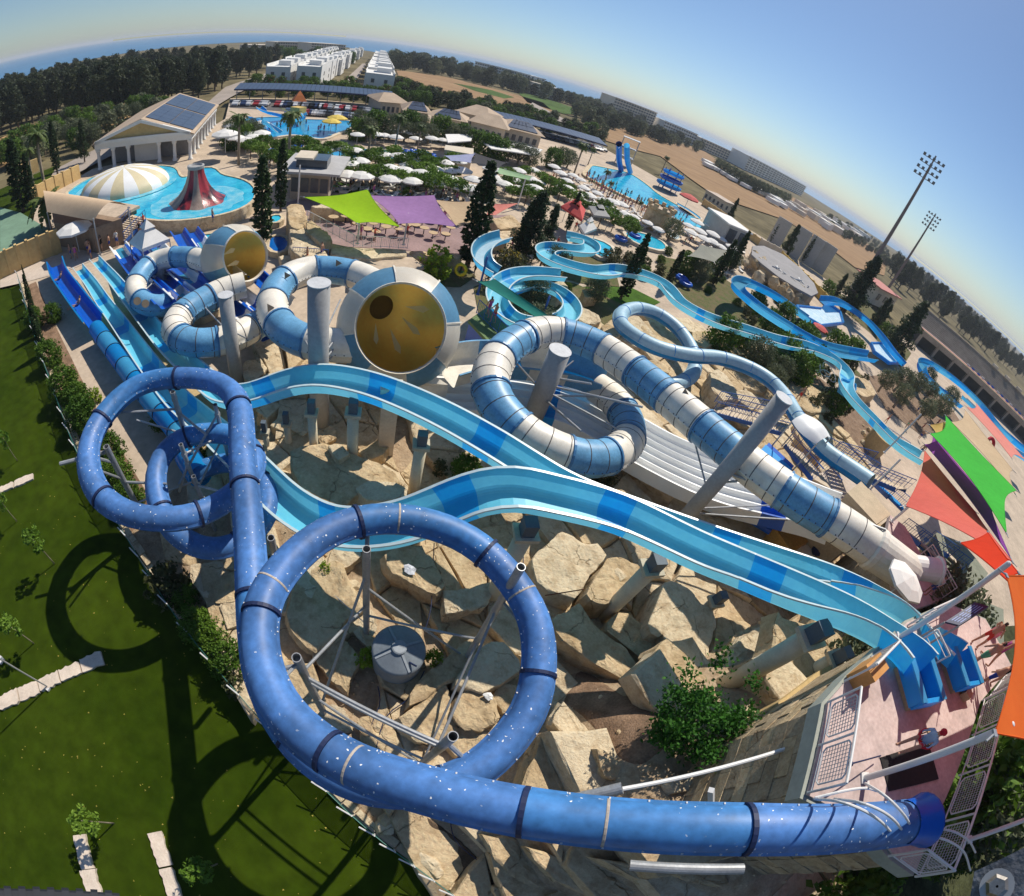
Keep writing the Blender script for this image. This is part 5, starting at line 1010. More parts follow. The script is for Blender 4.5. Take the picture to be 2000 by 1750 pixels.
# ================================================================ VEGETATION
def leafmat(name, c1, c2, rough=.6):
    m = bpy.data.materials.new(name); m.use_nodes = True; t = m.node_tree; N = t.nodes; L = t.links; b = N['Principled BSDF']
    b.inputs['Roughness'].default_value = rough; b.inputs['Specular IOR Level'].default_value = .25
    oi = N.new('ShaderNodeObjectInfo'); tc = N.new('ShaderNodeTexCoord'); nz = N.new('ShaderNodeTexNoise'); nz.inputs['Scale'].default_value = 1.6; nz.inputs['Detail'].default_value = 6
    L.new(tc.outputs['Object'], nz.inputs['Vector']); ad = N.new('ShaderNodeMath'); ad.operation = 'MULTIPLY_ADD'; ad.inputs[1].default_value = .35; L.new(oi.outputs['Random'], ad.inputs[0]); L.new(nz.outputs[0], ad.inputs[2])
    cr = N.new('ShaderNodeValToRGB'); cr.color_ramp.elements[0].position = .45; cr.color_ramp.elements[1].position = .9; cr.color_ramp.elements[0].color = (*c1, 1); cr.color_ramp.elements[1].color = (*c2, 1)
    L.new(ad.outputs[0], cr.inputs[0]); L.new(cr.outputs[0], b.inputs['Base Color'])
    tr = N.new('ShaderNodeBsdfTranslucent'); L.new(cr.outputs[0], tr.inputs[0]); ms = N.new('ShaderNodeMixShader'); ms.inputs[0].default_value = .25
    L.new(b.outputs[0], ms.inputs[1]); L.new(tr.outputs[0], ms.inputs[2]); L.new(ms.outputs[0], N['Material Output'].inputs[0]); return m
LF = {'cyp': leafmat('cypress_foliage', (.020, .048, .014), (.045, .09, .022)), 'pine': leafmat('pine_foliage', (.022, .040, .018), (.065, .080, .032)), 'con': leafmat('conifer_foliage', (.022, .045, .018), (.05, .085, .03)),
      'olive': leafmat('olive_foliage', (.09, .115, .06), (.20, .22, .12)), 'bright': leafmat('bright_foliage', (.08, .17, .015), (.18, .29, .035)), 'mid': leafmat('mid_foliage', (.05, .115, .010), (.12, .21, .02)),
      'lime': leafmat('lime_foliage', (.14, .24, .01), (.26, .36, .02)), 'palm': leafmat('palm_fronds', (.035, .07, .012), (.11, .15, .03)), 'dry': leafmat('dry_scrub', (.06, .07, .025), (.12, .12, .05)), 'flower': leafmat('yellow_blossom', (.25, .18, .01), (.45, .32, .02)),
      'fig': leafmat('fig_leaves', (.02, .085, .008), (.055, .18, .015)), 'red': leafmat('red_blossom', (.06, .06, .02), (.30, .07, .03))}
bark = mat('bark', (.14, .10, .07), .95, .25, 2, .8); barkp = mat('pale_bark', (.28, .23, .17), .95, .2, 2, .8)
def leaves(mb, rr, pts, size, up_bias=.3):
    for p in pts:
        s = size*rr.uniform(.6, 1.35); a = Vector((rr.gauss(0, 1), rr.gauss(0, 1), rr.gauss(0, 1))).normalized()
        n = Vector((rr.gauss(0, 1), rr.gauss(0, 1), rr.gauss(0, 1)+up_bias)).normalized(); b = n.cross(a); 
        if b.length < .1: continue
        b.normalize(); a = a*s; b = b*s*.6; o = len(mb.v)
        mb.v += [tuple(p-a*.5), tuple(p+b*.5), tuple(p+a*.5+n*s*.15), tuple(p-b*.5)]; mb.f.append((o, o+1, o+2, o+3)); mb.m.append(0)
def lumps(rr, n, fr, fz, rl):
    """points on and in the shells of foliage lumps; fr(h) crown radius, fz range"""
    out = []
    while len(out) < n:
        h = rr.uniform(*fz); R = fr(h)
        if R <= 0: continue
        a = rr.uniform(0, 2*PI); d = R*math.sqrt(rr.uniform(.1, 1))*rr.uniform(.75, 1.05); c = Vector((d*math.cos(a), d*math.sin(a), h)); r = rl*rr.uniform(.5, 1.2)
        for _ in range(rr.randint(8, 22)):
            v = Vector((rr.gauss(0, 1), rr.gauss(0, 1), rr.gauss(0, 1))).normalized()*r*rr.uniform(.55, 1.); out.append(c+v)
    return out[:n]
PROTO = {}
def plant(key, crown, leaf, trunk=None, tm=None, extra=None, name='tree', cat='tree'):
    t = thing(name, 'x', cat, (0, 0, -500))
    if trunk: part('trunk', trunk, tm or bark, t, sm=True, local=True)
    part('crown', crown, LF[leaf], t, local=True)
    if extra: part(extra[0], extra[1], LF[extra[2]], t, local=True)
    PROTO[key] = t; return t
def trunkmb(pts, r0, r1, n=7, limbs=()):
    mb = MB(); p = smooth(pts, .5); k = len(p)
    mb.sweep(p, [(math.cos(2*PI*i/n), math.sin(2*PI*i/n)) for i in range(n)], True, 0, True, [r0+(r1-r0)*i/(k-1) for i in range(k)])
    for a, b, r in limbs: mb.bar(a, b, r, 5, 0, r*.4)
    return mb
rr = random.Random(11)
for v in range(2):   # cypresses, 10 m tall
    mb = MB(); f = lambda h: .95*(1-abs((h-3.6)/6.6)**2.0)**.9 if abs(h-3.6) < 6.5 and h > .5 else 0
    leaves(mb, rr, lumps(rr, 9500, f, (.6, 9.7), .13), .25, 1.6); plant('cyp%d' % v, mb, 'cyp', trunkmb([(0, 0, -.5), (0, 0, 4), (.1, 0, 9)], .2, .05), name='cypress_tree')
for v in range(3):   # pines of the wood
    mb = MB(); f = lambda h: (2.9-.28*abs(h-6)**1.3)*(1 if h > 2.2 else .4)
    leaves(mb, rr, lumps(rr, 2600, f, (2.0, 10.5), .9), .62, .4); s = rr.uniform(-.6, .6)
    plant('pine%d' % v, mb, 'pine', trunkmb([(0, 0, -.5), (s*.4, 0, 4), (s, .3, 9.5)], .28, .07, limbs=[((s*.3, 0, 4), (2, 1, 6.5), .1), ((s*.4, 0, 5), (-1.8, -1, 7), .1)]), name='pine_tree')
for v in range(2):   # broad dark conifers
    mb = MB(); f = lambda h: 2.9*(1-h/10.5)**.75*(.75+.25*math.sin(h*2.4)) if h > .8 else 0
    leaves(mb, rr, lumps(rr, 8500, f, (.8, 10), .42), .27, .4); plant('con%d' % v, mb, 'con', trunkmb([(0, 0, -.5), (0, .1, 5), (.1, 0, 10)], .25, .05), name='conifer_tree')
for v in range(2):   # olives
    mb = MB(); f = lambda h: 2.3*math.sqrt(max(0, 1-((h-3.1)/1.9)**2))
    leaves(mb, rr, lumps(rr, 3400, f, (1.4, 4.9), .6), .24, .3); plant('olive%d' % v, mb, 'olive', trunkmb([(0, 0, -.3), (.2, .1, 1), (0, .3, 2.4)], .3, .14, limbs=[((.1, .1, 1.4), (1.4, .3, 3.2), .1), ((.1, .1, 1.5), (-1.2, -.5, 3.3), .1), ((0, .2, 2), (.2, 1.3, 3.6), .08)]), barkp, name='olive_tree')
for v in range(2):   # clipped flat topped shade trees
    mb = MB(); f = lambda h: 2.1*math.sqrt(max(0, 1-((h-2.7)/.75)**2))
    leaves(mb, rr, lumps(rr, 1700, f, (2.0, 3.4), .38), .3, .8); plant('flat%d' % v, mb, 'mid' if v else 'bright', trunkmb([(0, 0, -.2), (0, .05, 2.6)], .1, .08), name='shade_tree')
mb = MB(); f = lambda h: 1.0*math.sqrt(max(0, 1-((h-.85)/.95)**2)); leaves(mb, rr, lumps(rr, 5200, f, (.02, 1.75), .16), .115, .5); plant('ball', mb, 'mid', trunkmb([(0, 0, -.2), (0, 0, .8)], .07, .05), name='bush', cat='bush')
mb = MB(); leaves(mb, rr, lumps(rr, 1100, f, (.02, 1.75), .24), .2, .5); plant('lime', mb, 'lime', trunkmb([(0, 0, -.2), (0, 0, .8)], .06, .04), name='bush', cat='bush')
mb = MB(); leaves(mb, rr, lumps(rr, 1100, f, (.02, 1.75), .3), .22, .5); plant('scrub', mb, 'dry', trunkmb([(0, 0, -.2), (0, 0, .8)], .06, .04), name='bush', cat='bush')
mb = MB(); f3 = lambda h: 2.6*math.sqrt(max(0, 1-((h-2.6)/2.5)**2)); leaves(mb, rr, lumps(rr, 2400, f3, (.3, 5), .7), .42, .4); plant('round', mb, 'mid', trunkmb([(0, 0, -.2), (0, 0, 2)], .16, .1), name='tree')
mb = MB(); leaves(mb, rr, lumps(rr, 2000, f3, (.3, 5), .7), .42, .4); m2 = MB(); leaves(m2, rr, lumps(rr, 500, lambda h: f3(h)*1.04, (2.4, 5.05), .4), .36, .4); plant('flame', mb, 'mid', trunkmb([(0, 0, -.2), (0, 0, 2)], .16, .1), extra=('blossom', m2, 'red'), name='flame_tree')
mb = MB(); leaves(mb, rr, lumps(rr, 1800, f3, (.3, 5), .7), .5, .4); plant('farbush', mb, 'olive', trunkmb([(0, 0, -.2), (0, 0, 2)], .16, .1), name='scrub_tree')
mb = MB(); leaves(mb, rr, lumps(rr, 1800, f3, (.3, 5), .7), .5, .4); plant('fardark', mb, 'pine', trunkmb([(0, 0, -.2), (0, 0, 2)], .16, .1), name='scrub_tree')
def frond(mb, rr, c, az, L_, rise, droop, wd, m=0):
    d = Vector((math.cos(az), math.sin(az), 0)); s = Vector((-d.y, d.x, 0)); k = 7; pr = None
    for i in range(k+1):
        t = i/k; p = c+d*L_*t*(1-.25*t)+Vector((0, 0, rise*t-droop*t*t)); w_ = wd*(.35+1.3*t*(1-t)*2)*(1-t**4*.7)
        l, r_ = p+s*w_-Vector((0, 0, w_*.5)), p-s*w_-Vector((0, 0, w_*.5))
        if pr:
            q0, ql, qr = pr; a = .22
            mb.add([q0, ql, l.lerp(ql, a), p], [(0, 1, 2, 3)], m); mb.add([q0, p, r_.lerp(qr, a), qr], [(0, 1, 2, 3)], m)
        pr = (p, l, r_)
def palm(key, H, L_=2.4, nf=26, skirt=True):
    mb = MB(); c = Vector((0, 0, H))
    for i in range(nf): frond(mb, rr, c, i*2.4+rr.uniform(-.2, .2), L_*rr.uniform(.8, 1.1), rr.uniform(-.2, 1.9), rr.uniform(1., 2.2), .34)
    m2 = MB()
    if skirt:
        for i in range(14): frond(m2, rr, c-Vector((0, 0, .25)), i*.45, L_*.45, -.3, 1.2, .16)
    t = plant(key, mb, 'palm', trunkmb([(0, 0, -.3), (.1, 0, H*.5), (0, 0, H)], .24, .17), barkp, ('dead_fronds', m2, 'dry') if skirt else None, name='palm_tree', cat='palm tree')
palm('palm', 8.0); palm('palmlow', 2.4, 2.6, 22, False)
mb = MB(); pts = lumps(rr, 420, lambda h: .55*math.sqrt(max(0, 1-((h-2.1)/.75)**2)), (1.4, 2.8), .16); leaves(mb, rr, pts, .17, .2)
plant('sapling', mb, 'bright', trunkmb([(0, 0, -.1), (.04, 0, .8), (0, .05, 2.2)], .035, .015, 5), barkp, name='sapling', cat='sapling')
# ---- placing
def hgt(base, tp, z0=0):
    b = P(*base, z0); return b, min(np.arange(z0+.3, 19.9, .05), key=lambda z: (P(*tp, z).xy-b.xy).length)-z0
def put(key, base, label, tp=None, H=None, sc=1., wide=1., z0=0., group=None, native=10.):
    b = P(*base, z0)
    if tp: b, h = hgt(base, tp, z0); s = h/native
    else: s = sc
    return dup(PROTO[key], b, rr.uniform(0, 6.28), (s*wide, s*wide, s), label, group)
for key, ba, tp, wd, lb in [
  ('cyp0', (513, 478), (508, 300), 1.25, 'dark twin-topped cypress just left of the kiosk, nearest the small funnel'), ('cyp1', (548, 412), (546, 268), .9, 'slender dark cypress right behind the small funnel cypress, beside the palm'),
  ('cyp0', (912, 520), (946, 306), 1.35, 'tallest dark cypress, in front of the lilac and cream sails'), ('cyp1', (1106, 452), (1130, 370), .9, 'thin leaning cypress in front of the red parasol tent'),
  ('con0', (1022, 508), (1052, 372), 1.3, 'bushy dark conifer clump right of the tallest cypress'), ('cyp1', (1010, 505), (1030, 385), 1.3, 'dark cypress on the left flank of the bushy conifer clump'), ('con1', (1060, 490), (1085, 400), 1.0, 'looser conifer on the right flank of the bushy clump'),
  ('cyp0', (1212, 583), (1268, 452), 1.1, 'dark cypress standing in front of the long garden flume'), ('cyp1', (1300, 562), (1334, 484), 1.1, 'cypress just right of the one in front of the garden flume'),
  ('cyp0', (1392, 556), (1432, 462), 1.15, 'left one of the cypress pair below the grey round stage'), ('cyp1', (1424, 528), (1466, 450), 1.1, 'right one of the cypress pair below the grey round stage'),
  ('con1', (1648, 610), (1668, 470), 1.25, 'broad dark conifer below the tall floodlight mast'), ('con0', (1738, 690), (1772, 560), 1.3, 'broad dark conifer left of the grandstand'), ('con0', (1700, 640), (1712, 560), .9, 'smaller conifer between the two broad dark ones'),
  ('con1', (1528, 500), (1548, 432), 1.0, 'conifer behind the grey round stage beside the tall panels'), ('cyp0', (1566, 512), (1590, 455), 1.0, 'cypress between the tall grey panels'), ('cyp1', (1503, 474), (1524, 422), 1.0, 'narrow cypress left of the tall grey panels'), ('con1', (1420, 434), (1434, 384), .8, 'lone conifer at the edge of the ploughed field'),
  ('cyp0', (46, 412), (12, 270), 1.5, 'thick dark cypress at the left edge beside the green court'), ('cyp1', (66, 405), (36, 300), 1.2, 'second dark cypress at the left edge, right of the thick one'), ('cyp1', (112, 336), (101, 232), 1.0, 'dark cypress between the tall palms and the wood'), ('con0', (165, 312), (150, 235), .8, 'dark conifer beside the service road left of the temple')]:
    put(key, ba, lb, tp, wide=wd)
for key, ba, tp, lb in [('palm', (90, 375), (68, 243), 'tall palm at the far left, nearest the ochre wall'), ('palm', (66, 360), (42, 285), 'shorter palm at the far left beside the dark cypresses'), ('palm', (466, 322), (457, 212), 'palm in front of the temple colonnade corner'), ('palm', (562, 330), (562, 205), 'palm in front of the play pool, behind the slender cypress'),
  ('palm', (770, 300), (777, 215), 'palm among the parasols right of the play pool'), ('palm', (815, 292), (822, 238), 'palm right of the parasol group beyond the lazy river'), ('palm', (1120, 342), (1141, 272), 'palm left of the wave pool entrance'), ('palm', (1148, 322), (1160, 285), 'palm at the corner of the wave pool'), ('palm', (1174, 372), (1190, 328), 'palm leaning over the wave pool shallows'), ('palm', (1184, 385), (1198, 352), 'lower palm beside the wave pool shallows'), ('palm', (1242, 420), (1250, 388), 'palm beside the sandcastle tower'), ('palm', (1292, 335), (1306, 303), 'palm behind the wave pool beside the field'), ('palm', (715, 330), (712, 236), 'palm among the olive trees beyond the lazy river')]:
    put(key, ba, lb, tp, native=9.2)
put('palmlow', (98, 448), 'low spreading palm beside the tan canopy roof', sc=1.5); put('palmlow', (88, 300), 'short palm beside the road by the wood', sc=1.0)
o = put('ball', (905, 940), 'grey-green grass tussock on the dirt behind the rear flume', sc=1.0, z0=.7); o.name = 'grass_tussock'; o['category'] = 'grass tussock'
for px, z, k, s, lb in [((1170, 950), .8, 'scrub', .8, 'scruffy green weed under the raft loop'), ((1105, 935), .6, 'scrub', .7, 'low weeds beside the hump of the rear flume'), ((858, 925), .7, 'scrub', .5, 'small weed between the thick column and the tussock'), ((775, 970), 1.2, 'scrub', .45, 'tiny weed on the rock below the rear flume'),
   ((715, 1290), .8, 'lime', .5, 'fresh green weed left of the tank'), ((845, 1290), 1.0, 'lime', .45, 'fresh green weed right of the tank'), ((765, 975), 1.2, 'scrub', .4, 'dry weed beside the shaded cliff'), ((636, 1120), 1.0, 'lime', .4, 'weed at the top left inside the front loop'),
   ((852, 540), .2, 'lime', 1.7, 'bright green round shrub above the great funnel'), ((795, 385), .2, 'ball', .8, 'shrub by the kiosk lawn'), ((108, 628), 0, 'ball', .9, 'clipped round shrub standing apart from the fence hedge'), ((385, 897), .4, 'ball', .8, 'green shrub between the two left blue rings'), ((318, 836), .2, 'ball', .75, 'small green shrub under the upper left loop')]:
    put(k, px, lb, sc=s, z0=z)
fig = put('ball', (1340, 1400), 'x', sc=1, z0=2); 
for c_ in list(fig.children): bpy.data.objects.remove(c_)
bpy.data.objects.remove(fig)
mb = MB(); F0 = PT(1322, 1425); cl = []
for i in range(58): 
    a = rr.uniform(0, 6.28); R = 1.35*math.sqrt(rr.random()); h = rr.uniform(.5, 3.0)*(1-R*.2); cl.append(Vector((R*math.cos(a)*1.05, R*math.sin(a)*.9, h)))
cl += [Vector((-.2, 1.5, 2.6)), Vector((-.3, 1.7, 3.0)), Vector((-1.5, .5, 1.9)), Vector((1.1, 1.1, 2.8)), Vector((1.4, .3, 2.3)), Vector((-1.2, 1.1, 2.3)), Vector((1.5, -.6, 1.6)), Vector((-.9, -.8, 1.4))]
for c_ in cl: leaves(mb, rr, [c_+Vector((rr.gauss(0, .2), rr.gauss(0, .2), rr.gauss(0, .17))) for _ in range(84)], .16, 1.)
t = thing('fig_tree', 'large glossy green fig tree growing from the soil patch between the rock slabs', 'tree', F0)
part('crown', mb, LF['fig'], t, local=True)
limbs = [((0, 0, .2), c_*.92, .04) for c_ in cl[::4]]
part('trunk', trunkmb([(0, 0, -.5), (0, 0, .4), (.1, .1, 1)], .12, .07, limbs=limbs), barkp, t, local=True)
ob = put('ball', (985, 560), 'x', sc=1); 
for c_ in list(ob.children): bpy.data.objects.remove(c_)
bpy.data.objects.remove(ob)
t = thing('flowering_bush', 'big rounded bush speckled with yellow flowers beside the curl of flume', 'bush', P(985, 555, .1)); fb = lambda h: 2.2*math.sqrt(max(0, 1-((h-1.7)/1.8)**2))
mb = MB(); leaves(mb, rr, lumps(rr, 3400, fb, (.1, 3.4), .4), .22, .6); part('foliage', mb, LF['dry'], t, local=True)
mb = MB(); leaves(mb, rr, lumps(rr, 700, lambda h: fb(h)*1.06, (1.2, 3.6), .25), .14, 1.2); part('blossom', mb, LF['flower'], t, local=True)
mb = MB(); 
for k in range(6): mb.bar((0, 0, -.2), (math.cos(k)*1.2, math.sin(k)*1.2, 2), .05, 5)
part('stem', mb, bark, t, local=True)['kind'] = 'stuff'
# hedge line inside the fence: tall cones first, then clipped rounds
hl = [((52, 552), 'cyp0', .20, .45), ((60, 585), 'cyp1', .26, .8), ((66, 610), 'cyp0', .26, 1.0), ((72, 640), 'ball', 1.0, 1), ((78, 655), 'cyp1', .3, .9), ((88, 690), 'cyp0', .32, 1.0), ((104, 715), 'ball', 1.15, 1), ((138, 780), 'ball', 1.35, 1), ((172, 835), 'ball', 1.25, 1), ((190, 782), 'lime', .55, 1), ((160, 800), 'ball', 1.1, 1),
      ((222, 900), 'ball', 1.1, 1), ((238, 950), 'ball', 1.05, 1), ((262, 985), 'ball', .9, 1), ((340, 1160), 'scrub', 1.1, 1), ((372, 1180), 'ball', .8, 1), ((395, 1235), 'ball', .95, 1), ((425, 1262), 'ball', .9, 1), ((455, 1300), 'ball', 1.0, 1), ((470, 1345), 'scrub', .7, 1)]
nm = ['first', 'second', 'third', 'fourth', 'fifth', 'sixth', 'seventh', 'eighth', 'ninth', 'tenth', 'eleventh', 'twelfth', 'thirteenth', 'fourteenth', 'fifteenth', 'sixteenth', 'seventeenth', 'eighteenth', 'nineteenth', 'twentieth']
for i, (px, k, s, wd) in enumerate(hl):
    o = put(k, px, '%s of the fence hedge plants counted from the ochre court wall' % nm[i], sc=s, wide=wd*1.3 if k[:3] == 'cyp' else 1, group='hedge plants inside the lawn fence')
# saplings with their stakes on the lawn
for px, s, lb in [((106, 1101), 1.05, 'sapling between the two middle stone edgings on the lawn, casting a round shadow'), ((33, 1018), .9, 'sapling just below the upper stone edging near the left edge'), ((34, 900), .9, 'uppermost sapling on the lawn, at the left edge above the upper edging'), ((222, 1608), 1.1, 'sapling whose crown hangs over the left of the two lower edgings'), ((424, 1687), 1.1, 'sapling in the loop shadow beside the right lower edging'), ((66, 1257), .95, 'sapling at the left edge just above the long stone edging')]:
    put('sapling', px, lb, sc=s)
# boundary fence
fe = thing('boundary_fence', 'low stone kerb with white posts and green netting between lawn and rocks', 'fence', FEN[6])
L_ = 0; prev = FEN[0]; netm = bpy.data.materials.new('green_netting'); netm.use_nodes = True
N = netm.node_tree.nodes; N['Principled BSDF'].inputs['Base Color'].default_value = (.01, .13, .10, 1); N['Principled BSDF'].inputs['Roughness'].default_value = .8
tr_ = N.new('ShaderNodeBsdfTransparent'); ms = N.new('ShaderNodeMixShader'); ms.inputs[0].default_value = .45; wv = N.new('ShaderNodeTexNoise'); wv.inputs['Scale'].default_value = 60
netm.node_tree.links.new(N['Principled BSDF'].outputs[0], ms.inputs[1]); netm.node_tree.links.new(tr_.outputs[0], ms.inputs[2]); netm.node_tree.links.new(ms.outputs[0], N['Material Output'].inputs[0])
fl_ = smooth(FEN, 2.4); 
for i, (a, b) in enumerate(zip(fl_[:-1], fl_[1:])):
    a, b = Vector(a), Vector(b); d = b-a; l_ = d.length
    if l_ < .3: continue
    d /= l_; s = Vector((d.y, -d.x, 0)) 
    mb = MB(); mb.bar((a.x, a.y, -.1), (a.x, a.y, 1.35), .03, 6); part('post', mb, whitep, fe)
    mb = MB(); mb.bar((a.x, a.y, 1.2), (a.x-s.x*.0+.0, a.y, 1.2), .02, 4); mb = MB(); q = a+Vector((0, 0, 1.2)); w_ = Vector((-.62, .1, .15)); mb.bar(q, q+w_, .03, 5); part('outrigger', mb, whitep, fe)
    mb = MB(); mb.add([a+Vector((0, 0, .15)), b+Vector((0, 0, .15)), b+Vector((0, 0, 1.2)), a+Vector((0, 0, 1.2))], [(0, 1, 2, 3)]); part('netting', mb, netm, fe)
    mb = MB(); mb.bar(a+Vector((0, 0, 1.22)), b+Vector((0, 0, 1.22)), .018, 5); part('rail', mb, mat('green_rail', (.02, .16, .13), .5, .1, 2), fe)
    k = max(1, int(l_/.62)); 
    for j in range(k):
        if i > 60: break
        q = a+d*l_*(j+.5)/k-s*.22*(1 if (Vector((s.x, s.y, 0)).x < 0) else -1); mb = MB(); mb.box((q.x, q.y, .1), (l_/k*.93, .34*rng.uniform(.7, 1.1), .3*rng.uniform(.7, 1.3)), math.atan2(d.y, d.x)+rng.uniform(-.05, .05)); part('stone', mb, sandst2, fe)
# stone edgings on the lawn
def edging(label, a, b, n, w_, z=.12):
    A, B = P(*a, 0), P(*b, 0); t = thing('stone_edging', label, 'edging', A); d = (B-A)/n
    for i in range(n):
        c = A+d*(i+.5); mb = MB(); l_ = d.length*rng.uniform(.93, .99); k = 9; v = []
        u = d.normalized(); s = Vector((-u.y, u.x, 0)); ww = w_*rng.uniform(.85, 1.1); v0 = [c+u*l_*((j/(k-1))-.5)+s*(ww/2+rng.uniform(-.05, .05)) for j in range(k)]+[c+u*l_*(.5-(j/(k-1)))-s*(ww/2+rng.uniform(-.05, .05)) for j in range(k)]
        mb.prism([(p.x, p.y) for p in v0], -.05, z*rng.uniform(.8, 1.3)); part('stone', mb, mat('white_stone', (.62, .52, .42), .9, .12, 1.5, .5, bscale=12), t)
edging('long pale stone edging crossing the lawn under a thin lamp post', (0, 1376), (202, 1284), 5, .62); edging('upper short stone edging on the lawn with a blunt grey end', (-10, 964), (67, 931), 2, .5)
edging('left one of the two lower stone edgings, partly shaded by a sapling', (157, 1630), (192, 1765), 2, .62); edging('right one of the two lower stone edgings, next to the loop shadow', (303, 1623), (350, 1765), 2, .55)
def lamp(px, h, label):
    b = P(*px, 0); t = thing('lamp_post', label, 'lamp post', b); mb = MB(); mb.bar((0, 0, 0), (0, 0, h), .035, 8); part('pole', mb, greyp, t, local=True)
    mb = MB(); mb.box((0, 0, .06), (.3, .3, .12)); part('base', mb, whitep, t, local=True); mb = MB(); mb.lathe([(.03, h-.1), (.16, h), (.18, h+.1), (.02, h+.22)], 12); part('lantern', mb, greyp, t, local=True)
lamp((95, 1342), 4.2, 'thin grey lamp post rising from the long stone edging'); lamp((3, 1290), 3.9, 'grey lamp post cut by the left edge of the picture')
# forest and scattered trees
def scatter(keys, poly, n, sc, label, group, gap=9, z0=-.3, seed=0, wide=1., aspect=1.):
    r2 = random.Random(seed+len(poly)*7+n); xs = [p[0] for p in poly]; ys = [p[1] for p in poly]; pts = []; out = []; tries = 0
    while len(pts) < n and tries < n*60:
        tries += 1; x, y = r2.uniform(min(xs), max(xs)), r2.uniform(min(ys), max(ys))
        if not inside((x, y), poly) or any((x-a)**2+((y-b)*aspect)**2 < gap*gap for a, b in pts): continue
        pts.append((x, y)); s = r2.uniform(*sc); b = P(x, y, z0)
        if b.length > 4000: continue
        out.append(dup(PROTO[keys[r2.randrange(len(keys))]], b, r2.uniform(0, 6.28), (s*wide, s*wide, s), label, group))
    return out
PINES = ['pine0', 'pine1', 'pine2']
scatter(PINES, [(-60, 300), (0, 262), (120, 232), (230, 222), (320, 205), (400, 190), (440, 172), (420, 150), (200, 175), (0, 215), (-60, 240)], 105, (1.0, 1.3), 'dark pine in the dense wood on the left, its crown merged with its neighbours', 'pines of the left-hand wood', 12, aspect=1.8, seed=1)
scatter(PINES, [(-60, 240), (0, 215), (200, 175), (420, 150), (470, 160), (538, 130), (540, 118), (400, 118), (230, 135), (100, 160), (0, 190), (-60, 215)], 90, (.95, 1.25), 'dark pine in the dense wood on the left, its crown merged with its neighbours', 'pines of the left-hand wood', 10, aspect=2.2, seed=2)
for o in [o for o in bpy.data.objects if o.get('group') == 'pines of the left-hand wood' and o.location.length > 700]:
    for c_ in list(o.children): bpy.data.objects.remove(c_)
    bpy.data.objects.remove(o)
scatter(['farbush', 'round', 'olive0'], [(100, 300), (180, 290), (210, 270), (290, 235), (340, 225), (300, 215), (180, 235), (90, 260)], 26, (.8, 1.1), 'grey-green tree on the dry slope between the wood and the temple', 'trees behind the temple', 11, aspect=1.3, seed=3)
scatter(['farbush', 'round'], [(0, 320), (60, 320), (100, 300), (80, 275), (0, 290)], 9, (.7, 1), 'grey-green shrub at the left edge below the wood', 'shrubs below the wood', 14, seed=4)
scatter(['fardark', 'farbush', 'round'], [(785, 190), (870, 190), (985, 215), (1080, 235), (1180, 265), (1180, 285), (1080, 262), (960, 238), (860, 212), (785, 205)], 95, (.7, 1.15), 'scrub tree in the dense belt between the park roofs and the ploughed field', 'scrub belt behind the roofs', 7, aspect=1.5, seed=5)
scatter(['fardark', 'farbush'], [(1130, 212), (1260, 250), (1370, 285), (1365, 298), (1290, 280), (1180, 250), (1110, 232)], 60, (1.1, 2.1), 'scrub tree along the track across the fields', 'trees along the field track', 6, aspect=1.8, seed=6)
scatter(['fardark', 'farbush'], [(1080, 195), (1190, 225), (1360, 282), (1355, 272), (1250, 235), (1100, 190)], 60, (1.4, 2.2), 'far dark tree standing below the hotels', 'trees below the far hotels', 6, aspect=2, seed=7)
scatter(['fardark', 'farbush'], [(760, 118), (880, 134), (1000, 168), (1080, 190), (1075, 196), (1000, 178), (870, 148), (765, 134)], 60, (1.6, 2.8), 'far scrub tree between the ploughed field and the sea', 'trees along the shore', 6, aspect=2, seed=8)
scatter(['fardark', 'farbush'], [(1610, 425), (1680, 450), (1720, 480), (1800, 560), (1790, 568), (1700, 500), (1610, 440)], 60, (.9, 1.5), 'dark tree in the wood beyond the big ploughed field', 'trees beyond the big field', 6, aspect=1, seed=9)
scatter(PINES, [(1735, 525), (1790, 540), (1880, 600), (1990, 700), (2040, 760), (2030, 775), (1960, 715), (1860, 640), (1740, 552)], 88, (1.2, 1.7), 'dark pine in the long wood behind the grandstand', 'pines behind the grandstand', 8, seed=10)
for i in range(17):
    t_ = i/16; put('farbush', (1398+t_*135, 330+t_*66+6*math.sin(t_*3)), 'round olive bush in the straight row across the ploughed field', sc=1.5, group='bush row in the ploughed field')
scatter(['round', 'flame', 'round'], [(480, 178), (560, 172), (650, 175), (770, 188), (800, 205), (760, 205), (640, 194), (480, 190)], 26, (.7, 1.2), 'roadside tree between the white villas and the solar car port', 'trees behind the car port', 12, aspect=1.5, seed=11)
scatter(['round', 'fardark'], [(770, 165), (800, 172), (850, 195), (800, 205), (765, 190)], 14, (.8, 1.2), 'tree beside the end of the villa rows', 'trees right of the villas', 9, seed=12)
scatter(['fardark', 'round'], [(540, 108), (640, 112), (700, 122), (660, 130), (560, 122)], 24, (1.2, 2), 'far tree between the wood and the seaside hotel', 'trees before the seaside hotel', 8, aspect=2, seed=13)
scatter(['olive0', 'olive1', 'round'], [(690, 260), (860, 270), (1060, 330), (1120, 310), (1100, 345), (1010, 330), (860, 290), (690, 280)], 24, (.9, 1.2), 'grey-green olive tree among the parasols', 'olive trees around the parasols', 13, seed=14)
scatter(['olive0', 'olive1'], [(1460, 700), (1530, 730), (1500, 770), (1450, 740)], 4, (.45, .65), 'olive tree above the rocks beside the chalky tube', 'olive trees beside the chalky tube', 22, seed=15, z0=.6)
